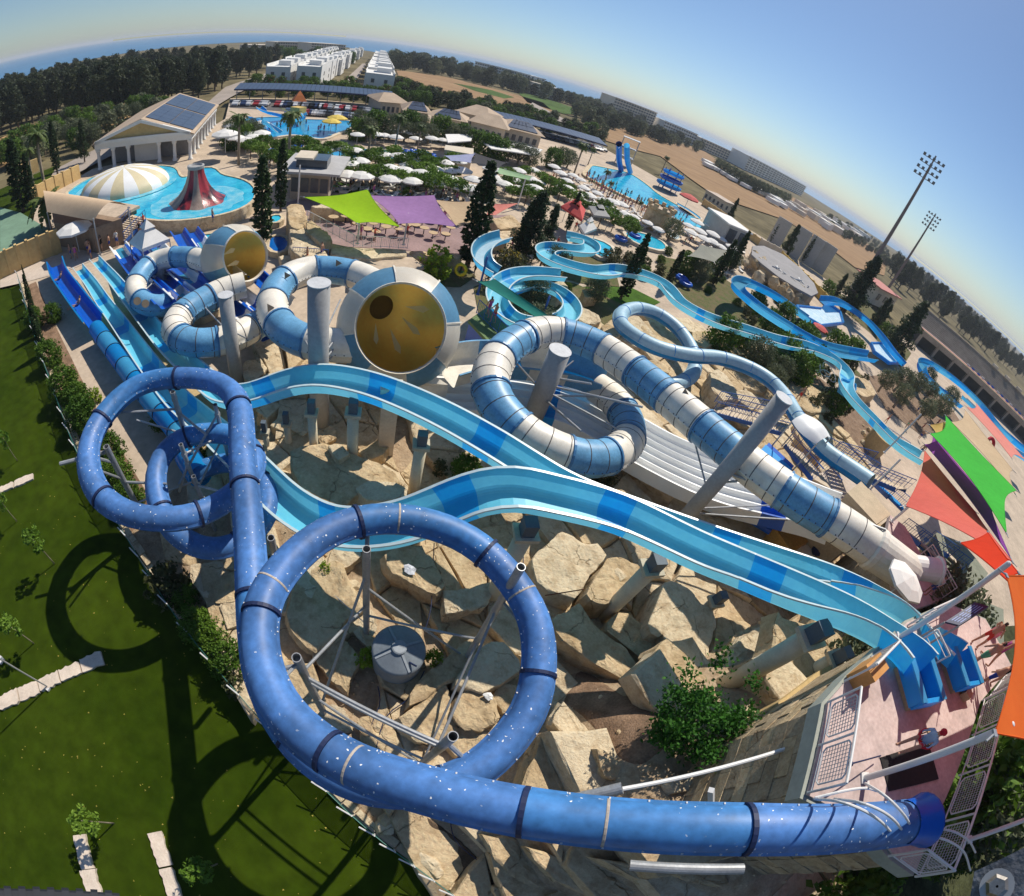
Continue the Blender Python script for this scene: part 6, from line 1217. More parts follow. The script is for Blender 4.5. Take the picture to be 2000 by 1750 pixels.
scatter(['olive0', 'olive1'], [(1700, 740), (1780, 730), (1850, 790), (1800, 840), (1720, 790)], 9, (.75, 1.0), 'olive tree between the blue flumes and the grandstand', 'olive trees before the grandstand', 26, seed=16, z0=.6)
scatter(['round', 'ball', 'olive1'], [(1300, 470), (1500, 560), (1600, 640), (1560, 660), (1400, 590), (1280, 530)], 22, (.6, .9), 'green garden tree among the garden pools and flumes', 'garden trees', 20, seed=17)
scatter(['ball', 'scrub'], [(1150, 500), (1270, 510), (1300, 560), (1200, 530)], 8, (.9, 1.2), 'clipped round shrub beside the S bend of the flume', 'shrubs by the flume bend', 18, seed=18)
scatter(['scrub', 'ball'], [(1560, 700), (1640, 760), (1640, 830), (1500, 720)], 10, (.8, 1.2), 'dark shrub below the white butterfly frame', 'shrubs by the butterfly', 18, seed=19, z0=.6)
flats = scatter(['flat0', 'flat1'], [(480, 300), (560, 300), (700, 310), (880, 330), (900, 400), (760, 378), (600, 350), (480, 330)], 52, (.7, 1.0), 'clipped bright green shade tree among the white parasols', 'shade trees on the parasol lawn', 17, z0=0, seed=20)
flats += scatter(['flat0', 'flat1'], [(950, 350), (1040, 350), (1120, 390), (1240, 460), (1220, 480), (1110, 410), (1000, 400)], 26, (.65, .95), 'clipped bright green shade tree between the sails and the wave pool', 'shade trees by the wave pool', 17, z0=0, seed=21)
scatter(['olive0', 'round'], [(450, 270), (490, 262), (500, 290), (440, 300)], 7, (.7, .9), 'olive tree beside the temple colonnade', 'olive trees by the temple', 14, seed=22)
scatter(['scrub', 'ball', 'olive0', 'round'], [(1400, 640), (1560, 700), (1650, 790), (1620, 840), (1540, 770), (1440, 720), (1360, 660)], 26, (.5, .9), 'shrub on the stony bank between the chalky tube and the garden flume', 'shrubs of the stony bank', 17, seed=51, z0=.4)
scatter(['scrub', 'ball', 'round'], [(1480, 590), (1560, 660), (1650, 700), (1700, 760), (1640, 700), (1540, 690), (1440, 620)], 22, (.5, .9), 'shrub between the broad blue flume and the garden flume', 'shrubs between the two flumes', 15, seed=52, z0=.2)
scatter(['scrub', 'round', 'con0'], [(1590, 560), (1680, 600), (1760, 700), (1700, 640), (1620, 590)], 12, (.5, .9), 'shrub below the dark conifers behind the blue flume', 'shrubs below the conifers', 18, seed=53)
scatter(['ball', 'flat0', 'olive1'], [(930, 560), (1000, 500), (1200, 560), (1160, 610), (1040, 690), (960, 580)], 9, (.5, .8), 'low shrub around the spiral flume', 'shrubs around the spiral flume', 30, seed=54)
THICK = [PROTO.pop('ball'), PROTO.pop('round'), PROTO.pop('olive0')]
for t_ in THICK: t_['label'] = 'green bush in the shaded thicket beyond the tower railing'; t_['group'] = 'thicket beyond the tower'
for k, p in PROTO.items():
    for c_ in list(p.children): bpy.data.objects.remove(c_)
    bpy.data.objects.remove(p)
# ================================================================ THE PARK BEYOND
wht = mat('white_render', (.72, .71, .68), .8, .05, .3); win = mat('dark_window', (.05, .07, .09), .25, .2, .5, spec=.6); solar = mat('solar_glass', (.05, .065, .10), .3, .12, .4, spec=.6)
tanr = mat('tan_roof_sheet', (.45, .34, .24), .85, .1, .3); ochw = mat('ochre_wall', (.56, .39, .17), .9, .12, .3, .2); creamw = mat('cream_render', (.62, .54, .42), .85, .08, .3); tanb = mat('tan_canvas', (.58, .42, .27), .85, .06, .2)
canv = mat('white_canvas', (.74, .72, .68), .8, .06, 1.2); redc = mat('red_canvas', (.55, .07, .06), .8, .08, 1)
def rect(a, b, depth):
    """ground rectangle from a front edge seen by its two feet, running back"""
    a, b = Vector(a), Vector(b); u = (b-a); L = u.length; u /= L; d = Vector((-u.y, u.x, 0)); 
    if d.dot(a) < 0: d = -d
    return a, u, d, L, depth
def hup(base, tp): return hgt(base, tp)[1]
def block(name, label, cat, a, b, depth, h, wm, rm, floors=0, bays=0, wsz=(.5, .55), roofover=.3, side=2, slabs=False):
    a, u, d, L, D = rect(P(*a, 0), P(*b, 0), depth); t = thing(name, label, cat, a)
    mb = MB(); mb.frame(a-Vector((0, 0, .5)), u*L, d*D, (0, 0, h+.5)); part('wall', mb, wm, t)
    mb = MB(); mb.frame(a-u*roofover-d*roofover+Vector((0, 0, h+.003)), u*(L+2*roofover), d*(D+2*roofover), (0, 0, max(.3, h*.03))); part('roof', mb, rm, t)
    if floors and bays:
        fh, bw = h/floors, L/bays; mb = MB(); mb.frame((-bw*wsz[0]/2, -.12, 0), (bw*wsz[0], 0, 0), (0, .2, 0), (0, 0, fh*wsz[1])); me = mb.mesh('window', win); ang = math.atan2(u.y, u.x)
        for f in range(floors):
            for k in range(bays): o = part('window', me, None, t); q = u*(bw*(k+.5))+Vector((0, 0, fh*f+fh*.28)); o.location = q; o.rotation_euler = (0, 0, ang) if d.dot(Vector((-math.sin(ang), math.cos(ang), 0))) > 0 else (0, 0, ang+PI)
        for f in range(floors):
            for k in range(side): 
                o = part('window', me, None, t); o.location = u*L+d*(D*(k+.5)/side)+Vector((0, 0, fh*f+fh*.28)); o.rotation_euler = (0, 0, ang+PI/2)
        if slabs:
            for f in range(1, floors+1): mb = MB(); mb.frame(a-d*.9-u*.2+Vector((0, 0, fh*f-.25)), u*(L+.4), d*.88, (0, 0, fh*.32)); part('balcony_band', mb, wm, t)
    return t
# ---- pavilion like a temple
A, B = P(196, 331, 0), P(372, 311, 0); u = (B-A).normalized(); W_ = (B-A).length; d = Vector((-u.y, u.x, 0)); d = d if d.dot(A) > 0 else -d
D_ = max(18, (P(452, 243, 0)-B).dot(d)); he = hup((372, 311), (372, 261)); hr = he+W_*.17
tp_ = thing('temple_pavilion', 'Greek style pavilion with white columns, ochre gable and solar panels', 'pavilion', A)
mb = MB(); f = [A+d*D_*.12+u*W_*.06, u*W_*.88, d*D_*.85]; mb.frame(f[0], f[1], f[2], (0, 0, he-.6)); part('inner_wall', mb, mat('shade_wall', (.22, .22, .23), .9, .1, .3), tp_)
mb = MB(); mb.frame(A+u*W_*.36+d*D_*.07, u*W_*.26, d*.6, (0, 0, he-1.0)); part('screen_wall', mb, wht, tp_)
mb = MB(); e = Vector((0, 0, he-.9)); mb.frame(A-u*.4-d*.4+e, u*(W_+.8), d*.9, (0, 0, .9)); part('architrave', mb, wht, tp_)
mb = MB(); mb.frame(B-u*.5+d*.5+e, u*.9, d*(D_-.1), (0, 0, .9)); part('architrave', mb, wht, tp_)
z = Vector((0, 0, he+.01)); g = [A-u*.2-d*.2+z, B+u*.2-d*.2+z, A+u*W_/2-d*.2+Vector((0, 0, hr))]
mb = MB(); mb.add(g+[p+d*.5 for p in g], [(0, 1, 2), (5, 4, 3), (0, 3, 4, 1), (1, 4, 5, 2), (2, 5, 3, 0)]); part('gable', mb, ochw, tp_)
for a, b in ((g[0], g[2]), (g[1], g[2]), (g[0], g[1])): mb = MB(); mb.rbar(a-d*.3+Vector((0, 0, .2)), b-d*.3+Vector((0, 0, .2)), .5, .5); part('cornice', mb, wht, tp_)
for sg in (0, 1):
    ea = (A-u*.8 if sg == 0 else B+u*.8)-d*.6+Vector((0, 0, he-.1)); rg = A+u*W_/2-d*.6+Vector((0, 0, hr+.35)); mb = MB(); mb.frame(ea, d*(D_+1.4), rg-ea, (0, 0, .22)); part('roof', mb, tanr, tp_)
sl = (B+u*.8-(A+u*W_/2)); ridge = A+u*W_/2+Vector((0, 0, hr+.35+.26)); slope = (B+u*.8+Vector((0, 0, he+.16))-ridge)
for i in range(2):
    for j in range(2):
        for k in range(2):
            for m_ in range(5):
                q = ridge+slope*(.04+.46*j+.225*k)+d*(D_*(.04+.48*i)+m_*D_*.09); mb = MB(); mb.frame(q, d*D_*.088, slope*.22, (0, 0, .1)); part('solar_panel', mb, solar, tp_)
cmb = MB(); cmb.lathe([(.42, 0), (.42, .25), (.3, .3), (.26, he-1.5), (.36, he-1.35), (.42, he-1.2), (.42, he-.92)], 12); cme = cmb.mesh('column', wht, sm=True)
for k in range(7):
    if k in (3,): continue
    o = part('column', cme, None, tp_); o.location = u*W_*k/6
for k in range(1, 9): o = part('column', cme, None, tp_); o.location = u*W_+d*D_*k/8
# ---- pools
def pool(name, label, px, z, wm, mm, rim=.35, th=None):
    t = thing(name, label, 'pool', P(*px[0], 0)); pts = [tuple(P(x, y, z))[:2] for x, y in px]
    cl = smooth([(x, y, 0) for x, y in pts], 1.5, True); pts = [(p[0], p[1]) for p in cl]; n = len(pts)
    ar = sum(pts[i][0]*pts[(i+1) % n][1]-pts[(i+1) % n][0]*pts[i][1] for i in range(n)); pts = pts if ar > 0 else pts[::-1]
    nrm = []
    for i in range(n):
        a, b = np.array(pts[i-1]), np.array(pts[(i+1) % n]); e = b-a; e = e/(np.linalg.norm(e)+1e-9); nrm.append(np.array([e[1], -e[0]]))
    out = [tuple(np.array(p)+q*rim) for p, q in zip(pts, nrm)]
    v = [(x, y, -.1) for x, y in out]+[(x, y, z+.12) for x, y in out]+[(x, y, z+.12) for x, y in pts]+[(x, y, z-.2) for x, y in pts]
    mb = MB(); mb.add(v, [(i+a*n, (i+1) % n+a*n, (i+1) % n+(a+1)*n, i+(a+1)*n) for a in range(3) for i in range(n)]); part('pool_edge', mb, wm, t)
    mb = MB(); mb.add([(x, y, z) for x, y in pts], [tuple(range(n))]); part('water_surface', mb, mm, t); return t
pool('volcano_pool', 'turquoise activity pool with the volcano and the striped dome', [(133, 376), (156, 357), (195, 340), (240, 331), (272, 326), (340, 324), (348, 345), (364, 350), (384, 330), (420, 325), (428, 342), (448, 345), (480, 352), (497, 366), (497, 392), (470, 409), (430, 421), (380, 429), (330, 432), (290, 430), (250, 420), (222, 407), (195, 398), (150, 390)], 1.3, sandst2, poolm)
pool('play_pool', 'blue play pool with little slides in front of the car port', [(480, 232), (550, 229), (600, 234), (684, 236), (684, 250), (645, 265), (626, 273), (575, 262), (525, 270), (500, 262), (483, 245)], .2, creamw, pooldeep, .8)
pool('lazy_river', 'narrow blue lazy river winding behind the parasols', [(628, 296), (675, 291), (740, 293), (800, 297), (836, 302), (834, 312), (780, 311), (715, 312), (660, 308), (630, 303)], .2, creamw, pooldeep, .6)
pool('wave_pool', 'long bright blue wave pool crowded with bathers along its left side', [(1160, 324), (1190, 330), (1228, 338), (1262, 360), (1290, 383), (1345, 414), (1370, 436), (1385, 450), (1345, 440), (1300, 418), (1255, 398), (1215, 380), (1172, 358), (1145, 345), (1150, 333)], .3, sandst2, poolm, 1.0)
pool('garden_pool', 'blue garden pool beside the S bend of the long flume', [(1123, 462), (1165, 466), (1198, 482), (1196, 502), (1168, 506), (1152, 486)], .4, creamw, poolm, .6)
pool('garden_pool', 'kidney shaped garden pool below the sandcastle tower', [(1226, 453), (1262, 457), (1300, 474), (1298, 492), (1268, 484), (1228, 470)], .4, creamw, poolm, .6)
pool('garden_pool', 'small pale pool with steps right of the sandcastle tower', [(1306, 458), (1322, 455), (1330, 464), (1318, 470)], .4, creamw, foam, .4)
pool('splash_pool', 'turquoise landing pool behind the smallest raft ring', [(370, 468), (445, 448), (455, 465), (425, 485), (385, 480)], .4, sandst2, poolm, .4)
pool('splash_pool', 'cobalt catch pool right of the small funnel', [(528, 466), (548, 458), (566, 470), (560, 492), (530, 500)], .5, sandst2, mat('cobalt_water', (.0, .10, .38), .12, .15, .4, .2), .4)
pool('splash_pool', 'small blue pool peeping out between the two left cypresses', [(528, 424), (550, 417), (552, 432), (530, 440)], .5, sandst2, poolm, .4)
pool('splash_pool', 'murky splash pool under the smallest raft ring', [(345, 570), (420, 560), (440, 600), (400, 630), (350, 620)], .3, sandst2, mat('murky_water', (.12, .28, .34), .15, .2, .5, .2), .3)
pool('kids_pool', 'strip of blue paddling pool along the far side of the wave pool', [(1322, 396), (1345, 408), (1372, 428), (1366, 430), (1335, 414)], .3, creamw, pooldeep, .4)
# ---- volcano and striped dome
vb = P(386, 392, 1.3); hv = hgt((386, 392), (382, 322), 1.3)[1]; rv = (P(333, 390, 1.3)-P(438, 390, 1.3)).length/2*.95
lava = mat('painted_lava', (.03, .012, .02), .3, .2, 1.1, .3, col2=(.36, .035, .045), streak=(1, 1, .10), spec=.5, thresh=(.42, .58)); asht = mat('painted_ash', (.30, .22, .18), .4, .2, 1.6, .3, streak=(1, 1, .12))
vo = thing('volcano', 'red and purple painted play volcano standing in the pool', 'volcano', vb)
prof = [(rv*r_, hv*h_) for r_, h_ in [(1.0, 0), (.86, .06), (.66, .18), (.5, .34), (.38, .52), (.3, .72), (.26, .9)]]; 
for k in range(12): mb = MB(); mb.lathe(prof, 4, a0=2*PI*k/12, a1=2*PI*(k+1)/12); mb.v = [(x*(1+.05*math.sin(7*math.atan2(y, x))), y*(1+.05*math.sin(7*math.atan2(y, x))), z_) for x, y, z_ in mb.v]; part('lava_panel', mb, asht if k in (7, 8, 10) else lava, vo, sm=True, local=True)
mb = MB(); mb.lathe([(rv*.28, hv*.9), (rv*.3, hv*.92), (rv*.3, hv*.99), (rv*.24, hv), (rv*.2, hv*.95), (.01, hv*.95)], 20); part('crater_rim', mb, greyp, vo, local=True)
mb = MB(); mb.lathe([(rv*1.0, .02), (rv*1.6, .012)], 40); mb.v = [(x*(1+.06*math.sin(5*math.atan2(y, x)+k_)), y*1.1, z_) for k_, (x, y, z_) in enumerate(mb.v)]; part('foam_ring', mb, mat('thin_foam', (.25, .58, .68), .3, .3, .8, .3, col2=(.02, .42, .62)), vo, local=True)
db = P(245, 362, 1.35); rd = (P(170, 370, 1.35)-P(322, 362, 1.35)).length/2
dm = thing('striped_dome', 'low cream and white striped climbing dome in the pool', 'dome', db); sc_ = [(rd*math.sin(t), rd*.42*math.cos(t)-rd*.02) for t in np.linspace(PI/2, .0, 9)]
for k in range(20): mb = MB(); mb.lathe([(max(.01, a), b) for a, b in sc_], 2, a0=2*PI*k/20, a1=2*PI*(k+1)/20); part('stripe', mb, mat('dome_cream', (.66, .57, .36), .5, .06, 1) if k % 2 else whiteg, dm, sm=True, local=True)
mb = MB(); mb.lathe([(rd, .03), (rd*1.16, .014)], 48); part('foam_ring', mb, mat('thin_foam', (.25, .58, .68)), dm, local=True)
# ---- parasols, loungers
pr = thing('parasol', 'x', 'parasol', (0, 0, -500)); mb = MB(); mb.bar((0, 0, 0), (0, 0, 2.5), .04, 6); part('pole', mb, whitep, pr, local=True)
mb = MB(); n8 = 8; v = [(0, 0, 2.75)]+[(1.0*math.cos(PI*k/4), 1.0*math.sin(PI*k/4), 2.5) for k in range(8)]+[(1.65*math.cos(PI*k/4), 1.65*math.sin(PI*k/4), 2.2) for k in range(8)]+[(1.65*math.cos(PI*k/4), 1.65*math.sin(PI*k/4), 2.02) for k in range(8)]
mb.add(v, [(0, 1+k, 1+(k+1) % 8) for k in range(8)]+[(1+k, 9+k, 9+(k+1) % 8, 1+(k+1) % 8) for k in range(8)]+[(9+k, 17+k, 17+(k+1) % 8, 9+(k+1) % 8) for k in range(8)]); part('canopy', mb, canv, pr, local=True)
PROTO['par'] = pr
lg = thing('sun_lounger', 'x', 'sun lounger', (0, 0, -500)); mb = MB(); mb.box((0, .3, .32), (.62, 1.3, .07)); part('seat', mb, canv, lg, local=True); mb = MB(); mb.frame((-.31, -.35, .32), (.62, 0, 0), (0, -.55, .42), (0, .04, .06)); part('backrest', mb, canv, lg, local=True)
mb = MB(); 
for q in (-.26, .26): mb.box((q, .3, .14), (.05, 1.2, .28))
part('legs_frame', mb, whitep, lg, local=True)['kind'] = 'stuff'; PROTO['lng'] = lg
PAR = []
def pars(poly, n, sc, gap, seed, z0=0.): 
    o = scatter(['par'], poly, n, sc, 'x', 'white parasols around the pools', gap, z0, seed); PAR.extend(o); return o
pars([(575, 345), (700, 345), (830, 350), (920, 360), (920, 400), (830, 385), (720, 378), (600, 365)], 42, (.85, 1.1), 20, 1)
pars([(620, 310), (760, 318), (900, 335), (900, 355), (760, 345), (620, 335)], 24, (.8, 1.0), 21, 2)
pars([(690, 268), (760, 270), (880, 285), (880, 292), (740, 287), (690, 282)], 15, (.8, 1.0), 15, 3)
pars([(450, 265), (510, 262), (520, 290), (480, 300), (440, 290)], 12, (.9, 1.2), 13, 4)
pars([(950, 345), (1040, 350), (1060, 370), (1040, 400), (960, 380)], 12, (.8, 1.0), 17, 5)
pars([(1075, 335), (1105, 345), (1180, 400), (1265, 448), (1285, 468), (1175, 428), (1085, 382)], 26, (.7, .95), 17, 6)
pars([(1330, 445), (1400, 460), (1440, 500), (1380, 500), (1340, 480)], 16, (.8, 1.1), 15, 7)
#pars([(540, 236), (560, 280), (600, 290), (680, 280), (700, 262), (640, 270)], 14, (.8, 1.0), 12, 8)
for _k in ('par',): pass
label_by(PAR, 'white parasol', {'flat roofed kiosk': P(605, 372, 0), 'lilac sail': P(820, 420, 0), 'green lawn patch': P(700, 365, 0), 'tallest cypress': P(912, 518, 0), 'red tent': P(1120, 412, 0), 'sandcastle tower': P(1275, 440, 0), 'temple corner': P(452, 243, 0), 'play pool': P(600, 250, 0), 'dark marquee': P(920, 320, 0), 'wave pool palm': P(1184, 385, 0), 'grey shed': P(1425, 465, 0), 'river bridge': P(740, 300, 0), 'palm by the far parasols': P(770, 300, 0)})
scatter(['lng'], [(575, 350), (920, 365), (920, 405), (720, 382), (600, 370)], 70, (.95, 1.05), 'pale sun lounger under the parasols beyond the sails', 'sun loungers on the parasol lawn', 10, 0, 31)
scatter(['lng'], [(1110, 345), (1200, 390), (1340, 458), (1290, 458), (1180, 415), (1110, 375)], 70, (.95, 1.05), 'pale sun lounger on the terrace left of the wave pool', 'sun loungers by the wave pool', 9, 0, 32)
scatter(['lng'], [(1330, 450), (1440, 470), (1490, 530), (1420, 540), (1370, 500)], 40, (.95, 1.05), 'pale sun lounger between the garden pools and the cypress pair', 'sun loungers by the garden pools', 10, 0, 33)
def parasol(px, z0, s, label, m=None, tilt=0):
    if 'raft start' in label: q = P(1780, 1128, 10.1); px = proj((q.x, q.y, z0))
    o = dup(PROTO['par'], P(*px, z0), rr.random()*3, s, label)
    if m:
        for c_ in o.children:
            if 'canopy' in c_.name: c_.data = c_.data.copy(); c_.data.materials[0] = m
    o.rotation_euler[0] = tilt; return o
parasol((1752, 1168), 8.25, .72, 'big open white parasol over the raft start, right of the raft tube mouth')
parasol((155, 492), .1, 1.2, 'white parasol at the end of the left lanes, shading a group of guests'); parasol((440, 298), 1, 1.4, 'cream mushroom shade beside the volcano pool')
parasol((1335, 410), .2, 1.6, 'red round parasol beyond the wave pool', redc); parasol((1590, 660), .6, .9, 'red parasol between the landing basin and the blue flume', redc)
parasol((656, 256), .3, 1.3, 'yellow parasol in the play pool, left one', mat('yellow_canvas', (.70, .52, .10), .8, .08, 1)); parasol((645, 262), .3, 1.2, 'yellow parasol in the play pool, right one', mat('yellow_canvas', (.70, .52, .10)))
# ---- kiosk, canopies, tents, walls
k_ = block('kiosk', 'flat roofed grey kiosk with a glazed box on top, behind the slender cypress', 'kiosk', (566, 388), (640, 393), 7, 3.6, mat('kiosk_wall', (.42, .36, .28), .8, .1, .5), mat('kiosk_roof', (.42, .41, .40), .8, .08, .5), 1, 4, (.8, .5), 1.4)
a, u2, d2, L2, D2 = rect(P(566, 392, 0), P(636, 396, 0), 7); mb = MB(); mb.frame(a+u2*.3+d2*1.5+Vector((0, 0, 3.75)), u2*L2*.85, d2*3.6, (0, 0, 1.2)); part('upper_glazing', mb, win, k_); mb = MB(); mb.frame(a+u2*.1+d2*1.3+Vector((0, 0, 4.96)), u2*L2*.5, d2*4, (0, 0, .25)); part('upper_roof', mb, creamw, k_)
cn = thing('canopy_building', 'tan curved canvas canopy over a brown changing building at the left', 'canopy', P(150, 425, 0))
cq = [P(84, 379, 4.2), P(108, 374, 4.6), P(249, 397, 4.6), P(181, 425, 4.0), P(93, 414, 4.0)]
g = []; A_, B_, C_, D2_ = P(86, 376, 4.2), P(249, 396, 4.4), P(182, 426, 4.0), P(92, 414, 4.0); mb = MB(); n_ = 12
for i in range(n_+1):
    for j in range(n_+1):
        p = (A_*(1-i/n_)+B_*(i/n_))*(1-j/n_)+(D2_*(1-i/n_)+C_*(i/n_))*(j/n_); p.z += 1.1*math.sin(PI*j/n_)-.3*(i/n_); mb.v.append(tuple(p))
for i in range(n_):
    for j in range(n_): mb.f.append((i*(n_+1)+j, (i+1)*(n_+1)+j, (i+1)*(n_+1)+j+1, i*(n_+1)+j+1)); mb.m.append(0)
part('canopy_cloth', mb, tanb, cn, sm=True); c4 = [Vector((*tuple(p)[:2], 0)) for p in (A_, B_, C_, D2_)]
for p in c4: mb = MB(); mb.bar(p, p+Vector((0, 0, 4.0)), .08, 6); part('pole', mb, greyp, cn)
mb = MB(); cc = sum(c4, Vector())/4; mb.prism([tuple(p.lerp(cc, .15))[:2] for p in c4], 0, 2.7); part('brown_wall', mb, mat('brown_wall', (.27, .19, .13), .9, .15, .4, .3), cn)
block('terrace_wall', 'brown stepped terrace wall with white rails below the tan canopy', 'wall', (115, 462), (190, 480), 6, 1.8, mat('brown_wall', (.27, .19, .13)), paving)
stairs('pale staircase with white rails from the volcano pool down to the lanes', (270, 424, 1.5), (228, 468, .3), 2.6, 12)
def wall(label, a, b, h, th, m, n=6, z0=0, cap=None):
    A, B = P(*a, z0), P(*b, z0); t = thing('garden_wall', label, 'wall', A); dd = (B-A)/n; s = Vector((-dd.y, dd.x, 0)).normalized()*th
    for i in range(n):
        mb = MB(); mb.frame(A+dd*i+dd*.004-Vector((0, 0, .3)), dd*.992, s, (0, 0, h+.3)); part('wall_panel', mb, m, t)
        mb = MB(); mb.frame(A+dd*i-s*.2-Vector((0, 0, .3)), dd.normalized()*.25, s*1.4, (0, 0, h+.45)); part('pier', mb, m, t)
    return t
wall('ochre wall enclosing the green sports court at the left edge', (-20, 556), (122, 492), 2.6, .35, ochw, 7); wall('ochre wall beside the service road near the tall palms', (58, 402), (158, 348), 2.2, .4, ochw, 6); wall('short ochre wall at the left edge above the green court', (40, 345), (76, 330), 2.0, .4, ochw, 2)
wall('yellow garden wall below the grey round stage', (1520, 505), (1612, 598), 2.2, .4, mat('yellow_wall', (.60, .42, .12), .9, .12, .5, .3), 9); wall('yellow wall along the field behind the wave pool', (1370, 400), (1480, 480), 2.0, .4, ochw, 10); wall('pale boundary wall between the park and the field', (1480, 480), (1530, 505), 2.2, .4, creamw, 4)
def tent(label, px, z, h, m, name='gazebo_tent'):
    t = thing(name, label, 'tent', P(*px[0], 0)); q = [P(x, y, z) for x, y in px]; c = sum(q, Vector())/4; ap = c+Vector((0, 0, h)); r2 = [p.lerp(ap, .6) for p in q]; mb = MB()
    for i in range(4): mb.add([q[i], q[(i+1) % 4], r2[(i+1) % 4], r2[i]], [(0, 1, 2, 3)]); mb.add([q[i], q[(i+1) % 4], q[(i+1) % 4]-Vector((0, 0, .3)), q[i]-Vector((0, 0, .3))], [(0, 1, 2, 3)]); 
    part('roof_cloth', mb, m, t); mb = MB()
    for i in range(4): mb.add([r2[i]+Vector((0, 0, .25)), r2[(i+1) % 4]+Vector((0, 0, .25)), ap+Vector((0, 0, .3))], [(0, 1, 2)])
    part('top_vent', mb, m, t)
    for p in q: mb = MB(); mb.bar((p.x, p.y, 0), p, .05, 6); part('pole', mb, greyp, t)
    return t
tent('white pyramid gazebo beside the cobalt racing lanes', [(253, 471), (303, 449), (331, 466), (278, 486)], 3.0, 1.6, canv)
tent('red pyramid tent left of the wave pool', [(1096, 402), (1112, 393), (1144, 410), (1138, 430)], 3.4, 1.4, redc); tent('white gazebo roof in front of the red tent', [(1132, 440), (1152, 430), (1166, 446), (1142, 456)], 2.8, 1.2, canv)
tent('grey tent right of the red one', [(1150, 402), (1180, 404), (1192, 424), (1160, 420)], 2.8, .8, mat('grey_canvas', (.30, .30, .29), .8, .08, 1))
def msail(*a, **k): return sail(*a, n=8, **k)
msail('lime green shade sail over the sunken plaza', [P(594, 385, 5.2), P(718, 370, 5.8), P(781, 443, 4.6), P(698, 436, 4.8)], clo('lime_cloth', (.36, .62, .02)), bow=.15)
msail('lilac shade sail over the sunken plaza', [P(717, 381, 5.0), P(848, 381, 5.4), P(894, 444, 4.4), P(779, 437, 4.4)], clo('lilac_cloth', (.42, .24, .50)), bow=.12)
msail('cream shade sail partly hidden by the tallest cypress', [P(849, 390, 5.0), P(930, 393, 5.2), P(930, 442, 4.4), P(892, 444, 4.4)], clo('cream_cloth', (.66, .50, .32)), bow=.12)
msail('small salmon shade sail right of the tallest cypress', [P(955, 398, 4.8), P(1012, 397, 4.8), P(966, 421, 4.2), P(950, 420, 4.2)], clo('salmon_cloth', (.80, .30, .25)), bow=.12)
msail('dark teal strip sail over the spiral flume start', [P(932, 549, 4.6), P(966, 545, 4.8), P(1086, 627, 4.6), P(1052, 623, 4.4)], clo('teal_cloth', (.03, .22, .18)), bow=.06)
msail('pale lavender shade sail with a dark border near the lazy river', [P(868, 304, 4.5), P(928, 300, 4.8), P(920, 318, 4.2), P(880, 314, 4.2)], clo('lavender_cloth', (.42, .45, .66)), bow=.1)
msail('dark grey marquee roof right of the lavender sail', [P(928, 299, 5), P(990, 318, 4.6), P(975, 328, 4.2), P(920, 318, 4.4)], clo('dark_cloth', (.08, .08, .09)), bow=.08)
msail('pale green awning beside the path to the wave pool', [P(975, 328, 4.6), P(1040, 345, 4.6), P(1034, 352, 4.2), P(968, 338, 4.2)], clo('mint_cloth', (.42, .62, .36)), bow=.04)
msail('grey shade net by the pool of the sandcastle tower', [P(1345, 500, 4.2), P(1368, 478, 4.8), P(1425, 490, 4.2), P(1395, 512, 3.8)], clo('net_cloth', (.40, .40, .34)), bow=.08)
for px, z0, z1, lb in [((698, 476), 1.2, 4.7, 'white sail post in front of the lime sail'), ((788, 478), 1.2, 4.5, 'white sail post between lime and lilac sails, with a notice'), ((582, 398), .5, 5.2, 'white sail post beside the kiosk'), ((1010, 405), .3, 4.8, 'white sail post at the salmon sail'), ((1050, 645), 1.2, 4.4, 'blue post at the near end of the teal sail'), ((933, 575), 1.0, 4.6, 'blue post at the far end of the teal sail')]: post(px, z0, z1, .09, lb, bluep if 'blue' in lb else whitep, 'sail_post', 'post')
# sunken plaza: rockwork rim, railing, tables
pz = thing('rock_wall', 'pale artificial rock wall around the sunken plaza under the lime sail', 'rock wall', P(620, 470, 0))
for i, (poly, zt) in enumerate([([(560, 400), (590, 395), (600, 430), (585, 450), (565, 440)], 2.4), ([(565, 445), (590, 440), (620, 470), (640, 500), (600, 510), (570, 490)], 2.2), ([(600, 425), (640, 455), (650, 470), (625, 475), (598, 450)], 2.6), ([(640, 470), (700, 485), (790, 488), (800, 498), (720, 505), (650, 500)], 1.9), ([(800, 490), (900, 495), (900, 505), (810, 505)], 1.5), ([(600, 405), (680, 408), (700, 400), (640, 395)], 1.5), ([(640, 510), (700, 500), (720, 520), (660, 530)], 1.2), ([(545, 500), (570, 495), (600, 530), (560, 545)], 1.0), ([(960, 425), (1000, 420), (1020, 440), (975, 450)], 1.6), ([(950, 450), (1000, 452), (990, 470), (950, 468)], 1.4)]):
    part('rock', rockmesh(poly, zt, -.3, 200+i, .16), sandst2 if i % 2 else sandst, pz, sm=True)
railing('pale railing along the curved rim of the plaza under the lime sail', P(600, 432, 2.3), P(690, 480, 2.0), 7, 1.1, whitep, 'bars'); railing('pale railing in front of the lime and lilac sails', P(690, 482, 1.9), P(795, 486, 1.9), 6, 1.1, whitep, 'bars')
railing('dark railing on the rock shelf left of the plaza', P(572, 505, 1.4), P(640, 510, 1.4), 5, 1.1, bluep, 'bars'); railing('tall blue mesh railing beside the spiral flume deck', P(930, 612, 2.2), P(1000, 680, 2.2), 5, 1.2, bluep, 'bars')
deckbox('flume_deck', 'green start deck with a cobalt edge under the teal sail', 'deck', [(915, 625), (968, 588), (1030, 640), (975, 690)], 2.2, .25, mat('green_deck', (.13, .20, .08), .9, .15, .6), True, deepb)
